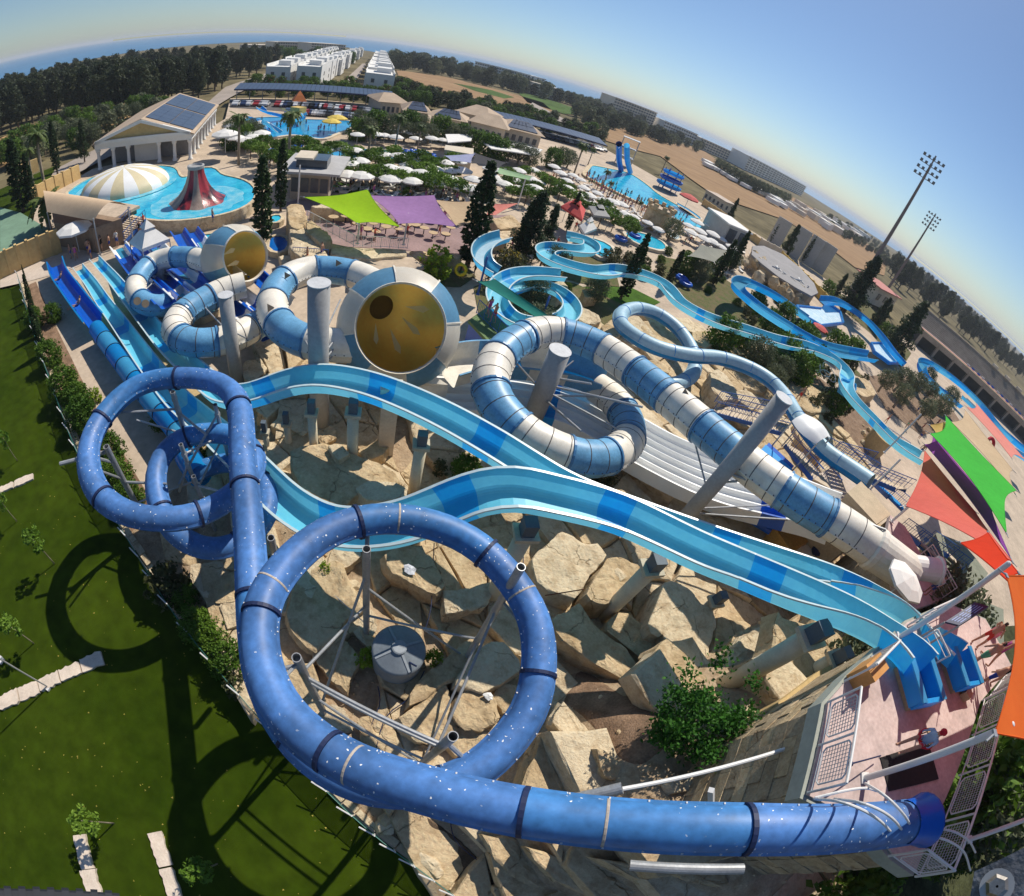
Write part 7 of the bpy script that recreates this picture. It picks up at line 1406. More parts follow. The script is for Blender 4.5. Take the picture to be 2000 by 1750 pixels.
deckbox('cave_block', 'tan rockwork block with a dark cave opening between sails and funnel', 'rockwork', [(700, 500), (800, 498), (830, 520), (790, 545), (700, 530)], 1.6, .3, paving, True, sandst)
tb = thing('cafe_table', 'x', 'table', (0, 0, -500)); mb = MB(); mb.bar((0, 0, 0), (0, 0, .7), .05, 6); part('leg', mb, gasket, tb, local=True); mb = MB(); mb.bar((0, 0, .7), (0, 0, .75), .5, 10); part('table_top', mb, mat('tan_top', (.5, .36, .2), .7, .1, 2), tb, local=True); PROTO['tab'] = tb
scatter(['tab'], [(620, 405), (700, 410), (880, 425), (880, 470), (720, 465), (640, 440)], 36, (1, 1.2), 'round cafe table in the shade of the lime and lilac sails', 'cafe tables on the sunken plaza', 14, .05, 41)
# ---- play pool toys, twin slides, blue structures
ph = thing('playhouse', 'orange roofed playhouse with a spiral slide in the play pool', 'playhouse', P(582, 222, 0)); 
mb = MB(); mb.box(P(582, 222, 1.6), (2.6, 2.6, 3.2)); part('tower_body', mb, mat('toy_yellow', (.6, .42, .12), .6, .1, 1), ph)
mb = MB(); mb.lathe([(2.4, 0), (1.2, 1.4), (.01, 2.6)], 4, P(582, 222, 0)+Vector((0, 0, 3.3))); part('roof', mb, mat('toy_orange', (.70, .20, .05), .6, .1, 1), ph)
for k, pts in enumerate([[(505, 212, 3.5), (520, 222, 2.6), (545, 228, 1.2), (560, 233, .5)], [(590, 222, 3), (596, 232, 2), (584, 238, 1), (572, 236, .5)], [(484, 232, 2.5), (500, 238, 1.6), (520, 245, .8), (530, 255, .4)], [(512, 240, 3), (528, 250, 1.8), (545, 262, .8)]]):
    run(['short blue slide dropping into the play pool from the far left', 'turquoise spiral slide of the orange roofed playhouse', 'leftmost blue trough of the play pool', 'wide blue wavy trough in front of the play pool'][k], pts, 1.6, .6, [H1] if k % 2 == 0 else [(sky3, sky3, sky3)], 4, step=.8)
for k, (px, n_) in enumerate([((578, 298), 9), ((815, 305), 14), ((830, 318), 10)]):
    t = thing('float_stack', ['heap of cobalt blue rings by the river steps', 'heap of cobalt blue rings floating on the lazy river', 'second heap of cobalt blue rings right of the lazy river'][k], 'swim rings', P(*px, 0))
    for j in range(n_):
        mb = MB(); c = P(*px, .3)+Vector((rr.uniform(-4, 4), rr.uniform(-3, 3), rr.uniform(0, .8))); ring = [(c.x+.75*math.cos(a), c.y+.75*math.sin(a), c.z) for a in np.linspace(0, 2*PI, 13)]; mb.path(ring, .28, 6); part('swim_ring', mb, deepb, t, sm=True)
for k, (a, b, m_) in enumerate([((1209, 281, 9.5), (1213, 332, .8), deepb), ((1224, 284, 9.2), (1231, 336, .8), sky3)]):
    pth_ = smooth([P(*a), P(*a)*.55+P(*b)*.45-Vector((0, 0, .8)), P(*b)], 1.); t = thing('speed_slide', ['left one of the twin steep tube slides, dark blue', 'right one of the twin steep tube slides, turquoise'][k], 'water slide', P(b[0], b[1], 0)); tube_slide(t, pth_, .75, [m_], 3, flange=None, n=14)
t = thing('slide_scaffold', 'grey steel tower holding the twin steep slides', 'tower', P(1200, 318, 0))
for i in (0, 1):
    for j in (0, 1): q = P(1200, 318, 0)+Vector((i*5, j*4, 0)); mb = MB(); mb.bar(q, q+Vector((0, 0, 9)), .15, 6); part('leg', mb, galv, t)
for z_ in (3, 6, 9): mb = MB(); mb.box(P(1200, 318, 0)+Vector((2.5, 2, z_)), (5.4, 4.4, .15)); part('platform', mb, galv, t)
t = thing('water_castle', 'blue tiered water play tower right of the wave pool', 'play structure', P(1302, 372, 0)); c = P(1302, 372, 0)
for k in range(3): mb = MB(); mb.lathe([(3.4-k*.3, 1.4+k*1.8), (3.8-k*.3, 1.5+k*1.8), (3.8-k*.3, 2.1+k*1.8), (3.4-k*.3, 2.1+k*1.8)], 16, c); part('tier_ring', mb, deepb if k % 2 else sky2, t); mb = MB(); mb.bar(c+Vector((0, 0, 1.3+k*1.8)), c+Vector((0, 0, 1.45+k*1.8)), 3.5-k*.3, 16); part('tier_floor', mb, sky2, t)
for k in range(6): mb = MB(); q = c+Vector((2.6*math.cos(k), 2.6*math.sin(k), 0)); mb.bar(q, q+Vector((0, 0, 6.4)), .12, 6); part('leg', mb, bluep, t)
sc2 = thing('sandcastle_tower', 'tan crenellated sandcastle tower between garden pools and wave pool', 'tower', P(1275, 445, 0)); c = P(1275, 445, 0); mb = MB(); mb.lathe([(2.6, -.2), (2.3, 3.6), (2.6, 3.8), (2.6, 4.3)], 14, c); part('wall', mb, sandst, sc2)
for k in range(9): a = 2*PI*k/9; mb = MB(); mb.box(c+Vector((2.45*math.cos(a), 2.45*math.sin(a), 4.6)), (.6, .8, .6), a); part('merlon', mb, sandst, sc2)
mb = MB(); mb.bar(c+Vector((0, 0, 4.0)), c+Vector((0, 0, 4.1)), 2.4, 14); part('top_floor', mb, paving, sc2)
for i, px in enumerate([(1240, 462), (1330, 545), (1338, 555), (1212, 468), (1545, 680), (1555, 690)]):
    mb = MB(); c = P(*px, .4); mb.path([(c.x+.8*math.cos(a), c.y+.8*math.sin(a), c.z+.2) for a in np.linspace(0, 2*PI, 15)], .28, 7); solo('swim_ring', mb, deepb, ['cobalt ring at the mouth of the kidney pool', 'upper cobalt ring on the path by the clipped hedge', 'lower cobalt ring on the path by the clipped hedge', 'cobalt ring between the two garden pools', 'blue ring beside the broad blue flume, upper', 'blue ring beside the broad blue flume, lower'][i], 'swim ring', sm=True)
mb = MB(); mb.path([tuple(P(900, 527, 1.4)+Vector((.5*math.cos(a), .1*math.sin(a), .5*math.sin(a)))) for a in np.linspace(0, 2*PI, 15)], .16, 8); solo('swim_ring', mb, mat('yellow_vinyl', (.72, .55, .02), .4, .05, 1), 'bright yellow swim ring carried near the tallest cypress', 'swim ring', sm=True)
# white butterfly frame
bf = thing('butterfly_frame', 'white wire butterfly sculpture among shrubs below the garden flume', 'sculpture', P(1604, 735, 1)); c = P(1604, 722, 2.6)
for k, (cx_, cy_, rx, ry, rot) in enumerate([(-1.2, .7, 1.3, .6, -.7), (1.3, .3, 1.5, .6, -.6), (-.5, .0, .7, .35, -1.4), (.7, -.2, .8, .4, .1)]):
    pts = []
    for a in np.linspace(0, 2*PI, 25): x, y = rx*math.cos(a), ry*math.sin(a); pts.append((c.x+cx_+x*math.cos(rot)-y*math.sin(rot), c.y+cy_*.7+(x*math.sin(rot)+y*math.cos(rot))*.5, c.z+(cy_*.5+(x*math.sin(rot)+y*math.cos(rot))*.7)))
    mb = MB(); mb.path(pts, .05, 5); part('wing', mb, whitep, bf)
mb = MB(); mb.bar((c.x, c.y, .3), (c.x, c.y, c.z), .05, 6); part('stem', mb, whitep, bf)
# ---- car ports, cars, roofs
def carport(label, a, b, w_, n, h=3.2):
    A, B = P(*a, 0), P(*b, 0); d_ = B-A; L = d_.length; u_ = d_/L; s = Vector((-u_.y, u_.x, 0)); s = s if s.dot(A) > 0 else -s; t = thing('solar_carport', label, 'car port', A)
    mb = MB(); mb.frame((0.04, 0, 0), (L/n-.08, 0, 0), (0, w_, .9), (0, 0, .12)); me = mb.mesh('solar_panel', solar); ang = math.atan2(u_.y, u_.x)
    for i in range(n): o = part('solar_panel', me, None, t); o.location = u_*(L*i/n)+Vector((0, 0, h)); o.rotation_euler = (0, 0, ang)
    mb = MB(); mb.rbar(A+Vector((0, 0, h-.1))-s*.1, B+Vector((0, 0, h-.1))-s*.1, .3, .35); part('front_beam', mb, gasket, t)
    for i in range(0, n+1, 3): q = A+u_*(L*i/n)+s*w_*.5; mb = MB(); mb.bar(q, q+Vector((0, 0, h+.3)), .12, 6); part('post', mb, greyp, t)
    return t
carport('long solar panelled car port in front of the white villas', (456, 199), (766, 214), 9, 36, 3.6); carport('second solar car port right of the tiled roofs, reaching the twin slides', (962, 247), (1180, 302), 8, 26)
car = thing('parked_car', 'x', 'car', (0, 0, -500)); mb = MB(); prof_ = [(-2.1, .3), (-2.15, .75), (-1.9, .85), (-1.2, .95), (-.6, 1.4), (.8, 1.42), (1.5, .98), (2.05, .85), (2.15, .5), (2.1, .3)]
mb.add([(x, -.82, z_) for x, z_ in prof_]+[(x, .82, z_) for x, z_ in prof_], [tuple(range(10)), tuple(range(19, 9, -1))]+[(i, i+10, (i+1) % 10+10, (i+1) % 10) for i in range(10)]); part('body', mb, mat('car_white', (.6, .6, .6), .3, .03, 1), car, local=True)
mb = MB(); mb.box((.1, 0, 1.15), (1.9, 1.66, .34)); part('windows', mb, win, car, local=True)
for x in (-1.35, 1.35):
    for y in (-.8, .8): mb = MB(); mb.bar((x, y-.1, .33), (x, y+.1, .33), .33, 10); part('wheel', mb, gasket, car, local=True)
cols = [('white', (.65, .65, .65)), ('black', (.02, .02, .02)), ('silver', (.35, .36, .38)), ('red', (.35, .03, .03)), ('dark blue', (.03, .05, .12)), ('grey', (.15, .15, .16))]
bods = {n_: None for n_, _ in cols}
for n_, c_ in cols: me = [q for q in car.children if 'body' in q.name][0].data.copy(); me.materials[0] = mat('car_paint_'+n_.replace(' ', '_'), c_, .3, .03, 1); bods[n_] = me
CARS = {}
def park(a, b, n, where, seed):
    r3 = random.Random(seed); A, B = P(*a, .06), P(*b, .06); ang = math.atan2((B-A).y, (B-A).x)+PI/2
    for i in range(n):
        if r3.random() < .12: continue
        nm_, _ = cols[r3.choice([0, 0, 0, 1, 2, 2, 3, 4, 5])]; o = dup(car, A+(B-A)*(i+.5)/n, ang+r3.choice((0, PI)), 1, None, 'cars parked in the sun'); CARS.setdefault((nm_, where), []).append(o)
        for ch in o.children:
            if 'body' in ch.name: ch.data = bods[nm_]
park((458, 206), (740, 222), 34, 'under the long solar car port', 1); park((560, 222), (700, 232), 16, 'in the open row before the play pool', 2); park((1060, 266), (1180, 296), 14, 'by the second car port', 3)
for (nm_, wh), l in CARS.items():
    for i, o in enumerate(l): o['label'] = '%s car %s, %s of that colour' % (nm_, wh, nm[i])
for c_ in list(car.children): bpy.data.objects.remove(c_)
bpy.data.objects.remove(car)
def solroof(label, a, b, depth, h, rise, panels=True, wm=creamw, name='pool_building'):
    a_, u_, d_, L, D = rect(P(*a, 0), P(*b, 0), depth); t = thing(name, label, 'building', a_); mb = MB(); mb.frame(a_-Vector((0, 0, .5)), u_*L, d_*D, (0, 0, h+.5)); part('wall', mb, wm, t); z = Vector((0, 0, 1))
    e = [a_-u_-d_+z*h, a_+u_*(L+1)-d_+z*h, a_+u_*(L+1)+d_*(D+1)+z*h, a_-u_+d_*(D+1)+z*h]; r1, r2_ = a_+u_*min(L*.3, D*.5)+d_*D/2+z*(h+rise), a_+u_*(L-min(L*.3, D*.5))+d_*D/2+z*(h+rise)
    mb = MB(); mb.add(e+[r1, r2_], [(0, 1, 5, 4), (1, 2, 5), (2, 3, 4, 5), (3, 0, 4)]); part('roof', mb, tanr, t)
    if panels:
        for i in range(6):
            for j in range(2): q = e[0].lerp(e[1], .14+.12*i); top = r1.lerp(r2_, .02+.16*i); s = (top-q); mb = MB(); mb.frame(q+s*(.12+.42*j)+z*.12, (e[1]-e[0])*.105, s*.38, (0, 0, .08)); part('solar_panel', mb, solar, t)
    for i in range(5): mb = MB(); mb.frame(a_+u_*L*(.1+.18*i)-d_*.06+z*.6, u_*L*.1, d_*.1, (0, 0, h*.45)); part('window', mb, win, t)
    return t
solroof('tan hipped building with solar panels, leftmost behind the palms', (740, 222), (790, 226), 12, 3.5, 2, False); solroof('tan building with a broad solar roof behind the parasols', (788, 240), (832, 246), 10, 3.4, 2.0)
solroof('tan building with a solar roof right of the first one', (838, 250), (900, 262), 9, 3.4, 1.8); solroof('hipped tan roofed building behind the solar roofs', (890, 240), (945, 254), 14, 3.6, 2.4, False); solroof('hipped tan building in front of the scrub belt', (915, 262), (980, 278), 12, 3.6, 2.4, False); solroof('tan building with a solar roof beside the second car port', (975, 272), (1050, 290), 12, 3.6, 2.)
for i, (q, lb) in enumerate([([(870, 262), (925, 262), (920, 275), (875, 278)], 'white awning nearest the olive trees'), ([(940, 275), (1010, 280), (1060, 292), (1045, 303), (960, 290)], 'long white awning before the tan roofs'), ([(870, 283), (925, 290), (925, 302), (868, 292)], 'cream flat terrace roof below the awnings')]):
    deckbox('awning_roof', lb, 'roof', q, 3.4, .2, canv if i < 2 else creamw, i == 2, creamw)
    if i < 2:
        o = bpy.data.objects[-1]
# ---- white villas
VL = []
def villa(p, ang, w_, d_, h, k):
    t = thing('white_villa', 'x', 'villa', p); t.rotation_euler = (0, 0, ang); mb = MB(); mb.box((0, 0, h/2-.4), (w_, d_, h+.8)); part('wall', mb, wht, t, local=True)
    mb = MB(); mb.box((w_*.12, d_*.1, h+1.0), (w_*.5, d_*.5, 1.9)); part('roof_room', mb, wht, t, local=True)
    for sx in (-1, 1): mb = MB(); mb.box((sx*(w_/2-.15), 0, h+.45), (.3, d_-.02, .8)); part('parapet', mb, wht, t, local=True)
    for x in (-.22, .22):
        for z_ in (.28, .62): mb = MB(); mb.box((w_*x, -d_/2-.03, h*z_), (1.2, .2, 1.5)); part('window', mb, win, t, local=True)
    for z_ in (.3, .62): mb = MB(); mb.box((w_/2+.03, 0, h*z_), (.2, 1.4, 1.5)); part('window', mb, win, t, local=True)
    VL.append(t); return t
rows = [((549, 164), (648, 112), 11, 'row'), ((607, 166), (682, 116), 10, 'row'), ((737, 176), (742, 116), 11, 'row'), ((652, 140), (700, 108), 5, 'row')]
for r_, (a, b, n_, _) in enumerate(rows):
    A, B = P(*a, 0), P(*b, 0)*1.0; hh = hgt((546, 163), (545, 136))[1] if r_ == 0 else None; d_ = B-A; ang = math.atan2(d_.y, d_.x)-PI/2
    if r_ == 0: HV = min(12, max(8, hh))
    for k in range(n_):
        t_ = k/(n_-1); p = A+d_*(t_**1.15); v_ = villa(p, ang, 9 if r_ != 2 else 11, min(22, d_.length/n_*.8), HV*rng.uniform(.92, 1.05), k)
        v_['label'] = 'white cubic villa, %s from the front in the %s row' % (nm[k], ['leftmost', 'second', 'separate right-hand', 'short middle'][r_]); v_['group'] = 'white villas'
# ---- hotels towards the sea
bei = mat('far_beige', (.72, .63, .52), .9, .08, .05); far_w = mat('far_white', (.78, .77, .74), .9, .06, .05)
for i, (a, b, tp, fl, by, m_, lb) in enumerate([((468, 100), (540, 101), (468, 88), 3, 14, bei, 'long low beige seaside hotel behind the pine wood'), ((541, 103), (605, 104), (541, 82), 4, 14, bei, 'white seaside hotel with a taller beige stair block'), ((606, 107), (672, 110), (606, 84), 5, 14, bei, 'beige seaside hotel closest to the villas'),
    ((922, 147), (1028, 176), (926, 120), 5, 22, far_w, 'slab hotel with white balcony bands beyond the brown field'), ((1038, 182), (1096, 198), (1041, 161), 4, 12, bei, 'low hotel right of the slab hotel'), ((1191, 222), (1272, 250), (1195, 188), 6, 16, bei, 'tall beige hotel above the dark tree belt'), ((1290, 258), (1354, 284), (1293, 234), 4, 14, far_w, 'grey hotel right of the tall beige one'),
    ((1362, 288), (1452, 328), (1366, 268), 4, 18, bei, 'pinkish row of apartments before the big hotel'), ((1452, 330), (1565, 382), (1457, 302), 6, 22, far_w, 'large grey hotel furthest right on the skyline')]):
    h = hup(a, tp); block('hotel', lb, 'hotel', a, b, 25, h, m_, m_, fl, by, (.7, .5), .2, 3, slabs=True)
r3 = random.Random(5)
for i in range(46):
    t_ = r3.random(); x, y = 1490+t_*190+r3.uniform(-14, 14), 372+t_*92+r3.uniform(-5, 9); b = P(x, y, 0); w_ = b.length*.022*r3.uniform(.6, 1.4); mb = MB(); hh = b.length*.008*r3.uniform(.6, 1.5); mb.box((b.x, b.y, hh/2), (w_, w_, hh), r3.random()); o = solo('town_house', mb, far_w if r3.random() < .7 else bei, 'small pale house in the far town behind the big field', 'house', 'houses of the far town')
for i in range(26):
    t_ = r3.random(); x, y = 1375+t_*110, 318+t_*58+r3.uniform(-3, 5); b = P(x, y, 0); w_ = b.length*.018; mb = MB(); hh = b.length*.006; mb.box((b.x, b.y, hh/2), (w_, w_, hh), r3.random()); solo('town_house', mb, far_w, 'tiny white bungalow between the field and the far hotels', 'house', 'bungalows before the hotels')
# ---- floodlights
def flood(tpx, Hh, label, s=1.):
    v = ray(*tpx); h_ = math.hypot(v[0], v[1]); D = (Hh-20)/(v[2]/h_); b = Vector((v[0]/h_*D, v[1]/h_*D, 0)); t = thing('floodlight_mast', label, 'floodlight', b); hd = Vector((-b.y, b.x, 0)).normalized()
    mb = MB(); mb.bar((0, 0, -1), (0, 0, Hh-1), .62*s, 10, r2=.26*s); part('mast', mb, mat('mast_brown', (.20, .16, .15), .7, .1, 1), t, local=True)
    for k in range(4):
        z_ = Hh-4.2*s+k*1.5*s; mb = MB(); mb.rbar(tuple(hd*-2.6*s+Vector((0, 0, z_))), tuple(hd*2.6*s+Vector((0, 0, z_))), .14, .14); part('crossbar', mb, mat('mast_brown', (.20, .16, .15)), t, local=True)
        for j in range(5): q = hd*(-2.3+1.15*j)*s+Vector((0, 0, z_+.35*s)); mb = MB(); mb.box(tuple(q), (.62*s, .5*s, .55*s), math.atan2(hd.y, hd.x)); part('lamp_head', mb, mat('lamp_grey', (.16, .17, .18), .5, .1, 1), t, local=True)
    mb = MB(); mb.rbar((0, 0, Hh-5), (0, 0, Hh+1.5), .25, .25); part('frame_spine', mb, mat('mast_brown', (.20, .16, .15)), t, local=True)
flood((1822, 316), 40, 'nearer and taller floodlight mast'); flood((1824, 424), 36, 'farther and shorter floodlight mast')
# ---- grandstand and grey structures on the right
gs = thing('grandstand', 'concrete grandstand with a red track strip and dark arches at the right edge', 'grandstand', P(1800, 650, 0))
A, B = P(1786, 672, 0), P(2080, 950, 0); d_ = B-A; L = d_.length; u_ = d_/L; s = Vector((-u_.y, u_.x, 0)); s = s if s.dot(Vector((1, 1, 0))) > 0 else -s; conc = mat('stand_concrete', (.33, .28, .23), .9, .14, .3, .3)
hz = 5.0; seg = 12
for i in range(seg):
    p = A+d_*i/seg; mb = MB(); mb.frame(p+Vector((0, 0, hz-1.6)), d_/seg*.985, s*.5, (0, 0, 1.6)); part('facade_panel', mb, conc, gs)
    mb = MB(); mb.frame(p+s*.3, u_*.8, s*.8, (0, 0, hz-1.6)); part('pier', mb, conc, gs)
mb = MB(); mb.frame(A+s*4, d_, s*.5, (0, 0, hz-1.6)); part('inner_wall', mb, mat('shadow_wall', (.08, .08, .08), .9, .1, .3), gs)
for k, (off, w_, m_, dz) in enumerate([(.5, .8, mat('verge_green', (.16, .22, .06), .9, .2, 1), 0), (1.3, 1.6, mat('track_red', (.42, .14, .10), .9, .12, .5), .0), (2.9, 2.2, mat('pink_concrete', (.42, .30, .26), .9, .1, .5), .0)]): mb = MB(); mb.frame(A+s*off+Vector((0, 0, hz-.3)), d_, s*w_, (0, 0, .3+.02*k)); part('walkway_strip', mb, m_, gs)
for k in range(9): mb = MB(); mb.frame(A+s*(5.1+k*.95)+Vector((0, 0, 3)), d_*.98, s*.94, (0, 0, hz-2.7+k*.42)); part('seat_tier', mb, conc, gs)
mb = MB(); mb.frame(A+s*13.8+Vector((0, 0, 0)), d_*.98, s*.5, (0, 0, hz+4.6)); part('back_wall', mb, conc, gs)
for k in range(22): q = A+d_*(.25+.03*k)+s*(3.4+.5*(k % 2))+Vector((0, 0, hz)); mb = MB(); mb.box(q+Vector((0, 0, .35)), (1.1, .5, .5), math.atan2(u_.y, u_.x)); part('bench', mb, deepb if k % 3 else whitep, gs)
for k in range(7): q = A+d_*(.42+.08*k)+s*13.2+Vector((0, 0, hz+4.7)); mb = MB(); mb.box(q+Vector((0, 0, .4)), (2.2, 1.2, .9), math.atan2(u_.y, u_.x)); part('cabin', mb, creamw, gs)
stage = deckbox('round_stage', 'grey round concrete stage above a bank of tumbled stones', 'stage', [(1470, 480), (1492, 480), (1530, 497), (1562, 522), (1590, 553), (1598, 572), (1585, 578), (1555, 562), (1520, 540), (1488, 515), (1468, 497)], 3.0, .4, mat('stage_grey', (.27, .26, .26), .85, .1, .3), True, mat('tan_render2', (.42, .33, .22)))
for k in range(60): 
    t_ = rr.random(); p = P(1462+t_*110+rr.uniform(-14, 4), 512+t_*78+rr.uniform(-6, 22), .2); o = part('stone', sm_[k % 4], None, stage); o.location = p-stage.location; o.location.z = rr.uniform(.2, 2.2); q = rr.uniform(1.2, 3.0); o.scale = (q, q*.8, q*.6); o.rotation_euler = (rr.random()*2, rr.random(), rr.random()*6)
for i, (a, tp) in enumerate([((1509, 478), (1530, 426)), ((1546, 500), (1564, 441)), ((1572, 516), (1592, 458)), ((1594, 530), (1618, 474))]):
    b = P(*a, 0); h = hup(a, tp); t = thing('grey_monolith', ['leftmost', 'second', 'third', 'rightmost'][i]+' of the tall grey panels behind the round stage', 'panel', b); mb = MB(); mb.box((0, 0, h/2), (4.2, .6, h), -.5); part('slab', mb, mat('panel_grey', (.42, .41, .39), .85, .08, .2), t, local=True)
    mb = MB(); mb.bar((1.5, 1.6, 0), (0, .4, h*.8), .2, 6); part('prop', mb, greyp, t, local=True)
block('storage_shed', 'grey-white shed with a dark open end right of the sandcastle tower', 'shed', (1404, 480), (1446, 496), 9, 5, mat('panel_grey', (.42, .41, .39)), wht, 1, 2, (.7, .6))
block('gate_lodge', 'small beige house with a salmon roof behind the dark conifers', 'house', (1700, 590), (1738, 606), 9, 5.5, creamw, mat('salmon_roof', (.50, .20, .17), .9, .1, .5), 1, 3, (.4, .4), 1.0)
block('low_wall_building', 'long pale low building at the edge of the field behind the wave pool', 'building', (1372, 388), (1410, 412), 6, 3, creamw, mat('pale_concrete', (.55, .46, .38)), 1, 5, (.4, .4))
mb = MB()
for k in range(9): q = P(1508+k*9, 520+k*5, 3.05); mb.bar(q, q+Vector((1.6*math.cos(k*1.3), 1.6*math.sin(k*1.3), .3)), .12, 5)
part('loose_beam', mb, whitep, stage)['kind'] = 'stuff'
# ================================================================ PEOPLE
skinm = mat('skin', (.42, .24, .16), .6, .08, 4, spec=.3); hairm = mat('dark_hair', (.03, .02, .015), .7, .2, 8)
def body(J, zones, name='person'):
    """one continuous figure grown over a joint skeleton; J: joint -> (x, y, z, radius)"""
    E_ = [('pel', 'wai'), ('wai', 'che'), ('che', 'nec'), ('nec', 'hed'), ('hed', 'top')]
    for s in 'lr': E_ += [('che', 'sh'+s), ('sh'+s, 'el'+s), ('el'+s, 'wr'+s), ('wr'+s, 'ha'+s), ('pel', 'hi'+s), ('hi'+s, 'kn'+s), ('kn'+s, 'an'+s), ('an'+s, 'to'+s)]
    ks = ['pel']+[k for k in J if k != 'pel']; me = bpy.data.meshes.new(name); me.from_pydata([J[k][:3] for k in ks], [(ks.index(a), ks.index(b)) for a, b in E_], [])
    o = bpy.data.objects.new(name, me); COL.objects.link(o); md = o.modifiers.new('skin', 'SKIN'); md.use_smooth_shade = True
    if not me.skin_vertices: me.skin_vertices_add() if hasattr(me, 'skin_vertices_add') else None
    if me.skin_vertices:
        for i, k in enumerate(ks): me.skin_vertices[0].data[i].radius = (J[k][3], J[k][3]*(J[k][4] if len(J[k]) > 4 else 1)); me.skin_vertices[0].data[i].use_root = (i == 0)
    o.modifiers.new('sub', 'SUBSURF').levels = 1; bpy.context.view_layer.update(); dg = bpy.context.evaluated_depsgraph_get(); m2 = bpy.data.meshes.new_from_object(o.evaluated_get(dg)); bpy.data.objects.remove(o)
    for q in zones[0]: m2.materials.append(q)
    if m2.polygons:
        m2.polygons.foreach_set('material_index', [zones[1](p.center) for p in m2.polygons]); m2.polygons.foreach_set('use_smooth', [True]*len(m2.polygons))
    return m2
def standing(arm=0., stride=0.):
    J = {'pel': (0, 0, .94, .13), 'wai': (0, 0, 1.08, .115), 'che': (0, 0, 1.34, .135), 'nec': (0, -.01, 1.49, .055), 'hed': (0, .01, 1.6, .085), 'top': (0, .01, 1.7, .075)}
    for s, x in (('l', -1), ('r', 1)):
        st = stride*x
        J['sh'+s] = (.17*x, 0, 1.42, .055); J['el'+s] = (.25*x, .05+arm*.1, 1.14+arm*.1, .042); J['wr'+s] = (.24*x, .14+arm*.22, .93+arm*.3, .03); J['ha'+s] = (.23*x, .17+arm*.28, .85+arm*.34, .034)
        J['hi'+s] = (.09*x, 0, .88, .09); J['kn'+s] = (.1*x, .04+st*.18, .48, .058); J['an'+s] = (.1*x, st*.3-.02, .08, .04); J['to'+s] = (.11*x, st*.3+.15, .035, .038)
    return J
def sitting(lean=0., legs=0.):
    J = {'pel': (0, 0, .1, .14), 'wai': (0, lean*.1, .25, .12), 'che': (0, lean*.3, .5, .14), 'nec': (0, lean*.42, .65, .055), 'hed': (0, lean*.5+.02, .76, .085), 'top': (0, lean*.52+.02, .86, .075)}
    for s, x in (('l', -1), ('r', 1)):
        J['sh'+s] = (.17*x, lean*.36, .58, .055); J['el'+s] = (.26*x, lean*.36+.12, .34, .042); J['wr'+s] = (.18*x, lean*.3+.33, .26, .03); J['ha'+s] = (.14*x, lean*.3+.41, .24, .034)
        J['hi'+s] = (.09*x, .08, .1, .09); J['kn'+s] = (.13*x, .5, .16+.2*(1-legs), .06); J['an'+s] = (.12*x, .86, .06-.3*(1-legs), .042); J['to'+s] = (.13*x, .96, .12-.3*(1-legs), .038)
    return J
def clothes(kind, a, b=None):
    ca = mat('cloth_%d_%d_%d' % tuple(int(x*100) for x in a), a, .8, .08, 5, spec=.1); cb_ = mat('cloth_%d_%d_%d' % tuple(int(x*100) for x in (b or a)), b or a, .8, .08, 5, spec=.1)
    if kind == 'trunks': return ([skinm, ca, hairm], lambda c: 2 if c.z > 1.66 or (c.z > 1.56 and c.y < -.02) else 1 if .66 < c.z < 1.0 and abs(c.x) < .2 and abs(c.y) < .16 else 0)
    if kind == 'suit': return ([skinm, ca, hairm], lambda c: 2 if c.z > 1.66 or (c.z > 1.5 and c.y < -.02) else 1 if .84 < c.z < 1.38 and abs(c.x) < .16 else 0)
    return ([skinm, ca, cb_, hairm], lambda c: 3 if c.z > 1.66 or (c.z > 1.56 and c.y < -.02) else 1 if 1.0 < c.z < 1.5 and abs(c.x) < .24 else 2 if .6 < c.z <= 1.0 and abs(c.x) < .2 else 0)
FIG = []
for i, (st, kd, a, b) in enumerate([((0, 0), 'trunks', (.03, .06, .3), None), ((.6, .5), 'trunks', (.5, .05, .04), None), ((.2, .3), 'suit', (.02, .02, .02), None), ((0, .8), 'suit', (.4, .1, .3), None), ((.3, 0), 'dress', (.7, .7, .68), (.05, .1, .3)), ((.8, .4), 'dress', (.55, .08, .06), (.1, .1, .1)), ((.1, .6), 'trunks', (.1, .35, .2), None)]):
    FIG.append((body(standing(*st), clothes(kd, a, b)), {'trunks': 'bather in %s swim trunks', 'suit': 'bather in a %s swimsuit', 'dress': 'visitor in a %s shirt'}[kd] % ['dark blue', 'red', 'black', 'pink', 'white', 'red', 'green'][i]))
def person(px, z, label, fig=0, rz=None, group=None, mesh=None):
    o = bpy.data.objects.new('person', mesh or FIG[fig][0]); COL.objects.link(o); o.location = P(*px, z); o.rotation_euler = (0, 0, rr.uniform(0, 6.28) if rz is None else rz); s = rr.uniform(.94, 1.05); o.scale = (s, s, s); return tag(o, label, 'person', group)
def crowd(poly, n, z, where, group, seed, gap=5):
    r2 = random.Random(seed); xs = [p[0] for p in poly]; ys = [p[1] for p in poly]; out = {}; pts = []; t = 0
    while len(pts) < n and t < n*50:
        t += 1; x, y = r2.uniform(min(xs), max(xs)), r2.uniform(min(ys), max(ys))
        if not inside((x, y), poly) or any((x-a)**2+(y-b)**2 < gap*gap for a, b in pts): continue
        pts.append((x, y)); k = r2.randrange(7); person((x, y), z, '%s %s' % (FIG[k][1], where), k, group=group)
crowd([(1150, 335), (1180, 365), (1220, 388), (1270, 412), (1330, 440), (1340, 455), (1280, 440), (1200, 400), (1140, 355)], 75, .05, 'at the near edge of the wave pool', 'crowd beside the wave pool', 1, 4)
crowd([(1170, 350), (1220, 375), (1300, 410), (1360, 440), (1300, 425), (1210, 385)], 30, -.5, 'wading in the wave pool', 'bathers in the wave pool', 2, 5)
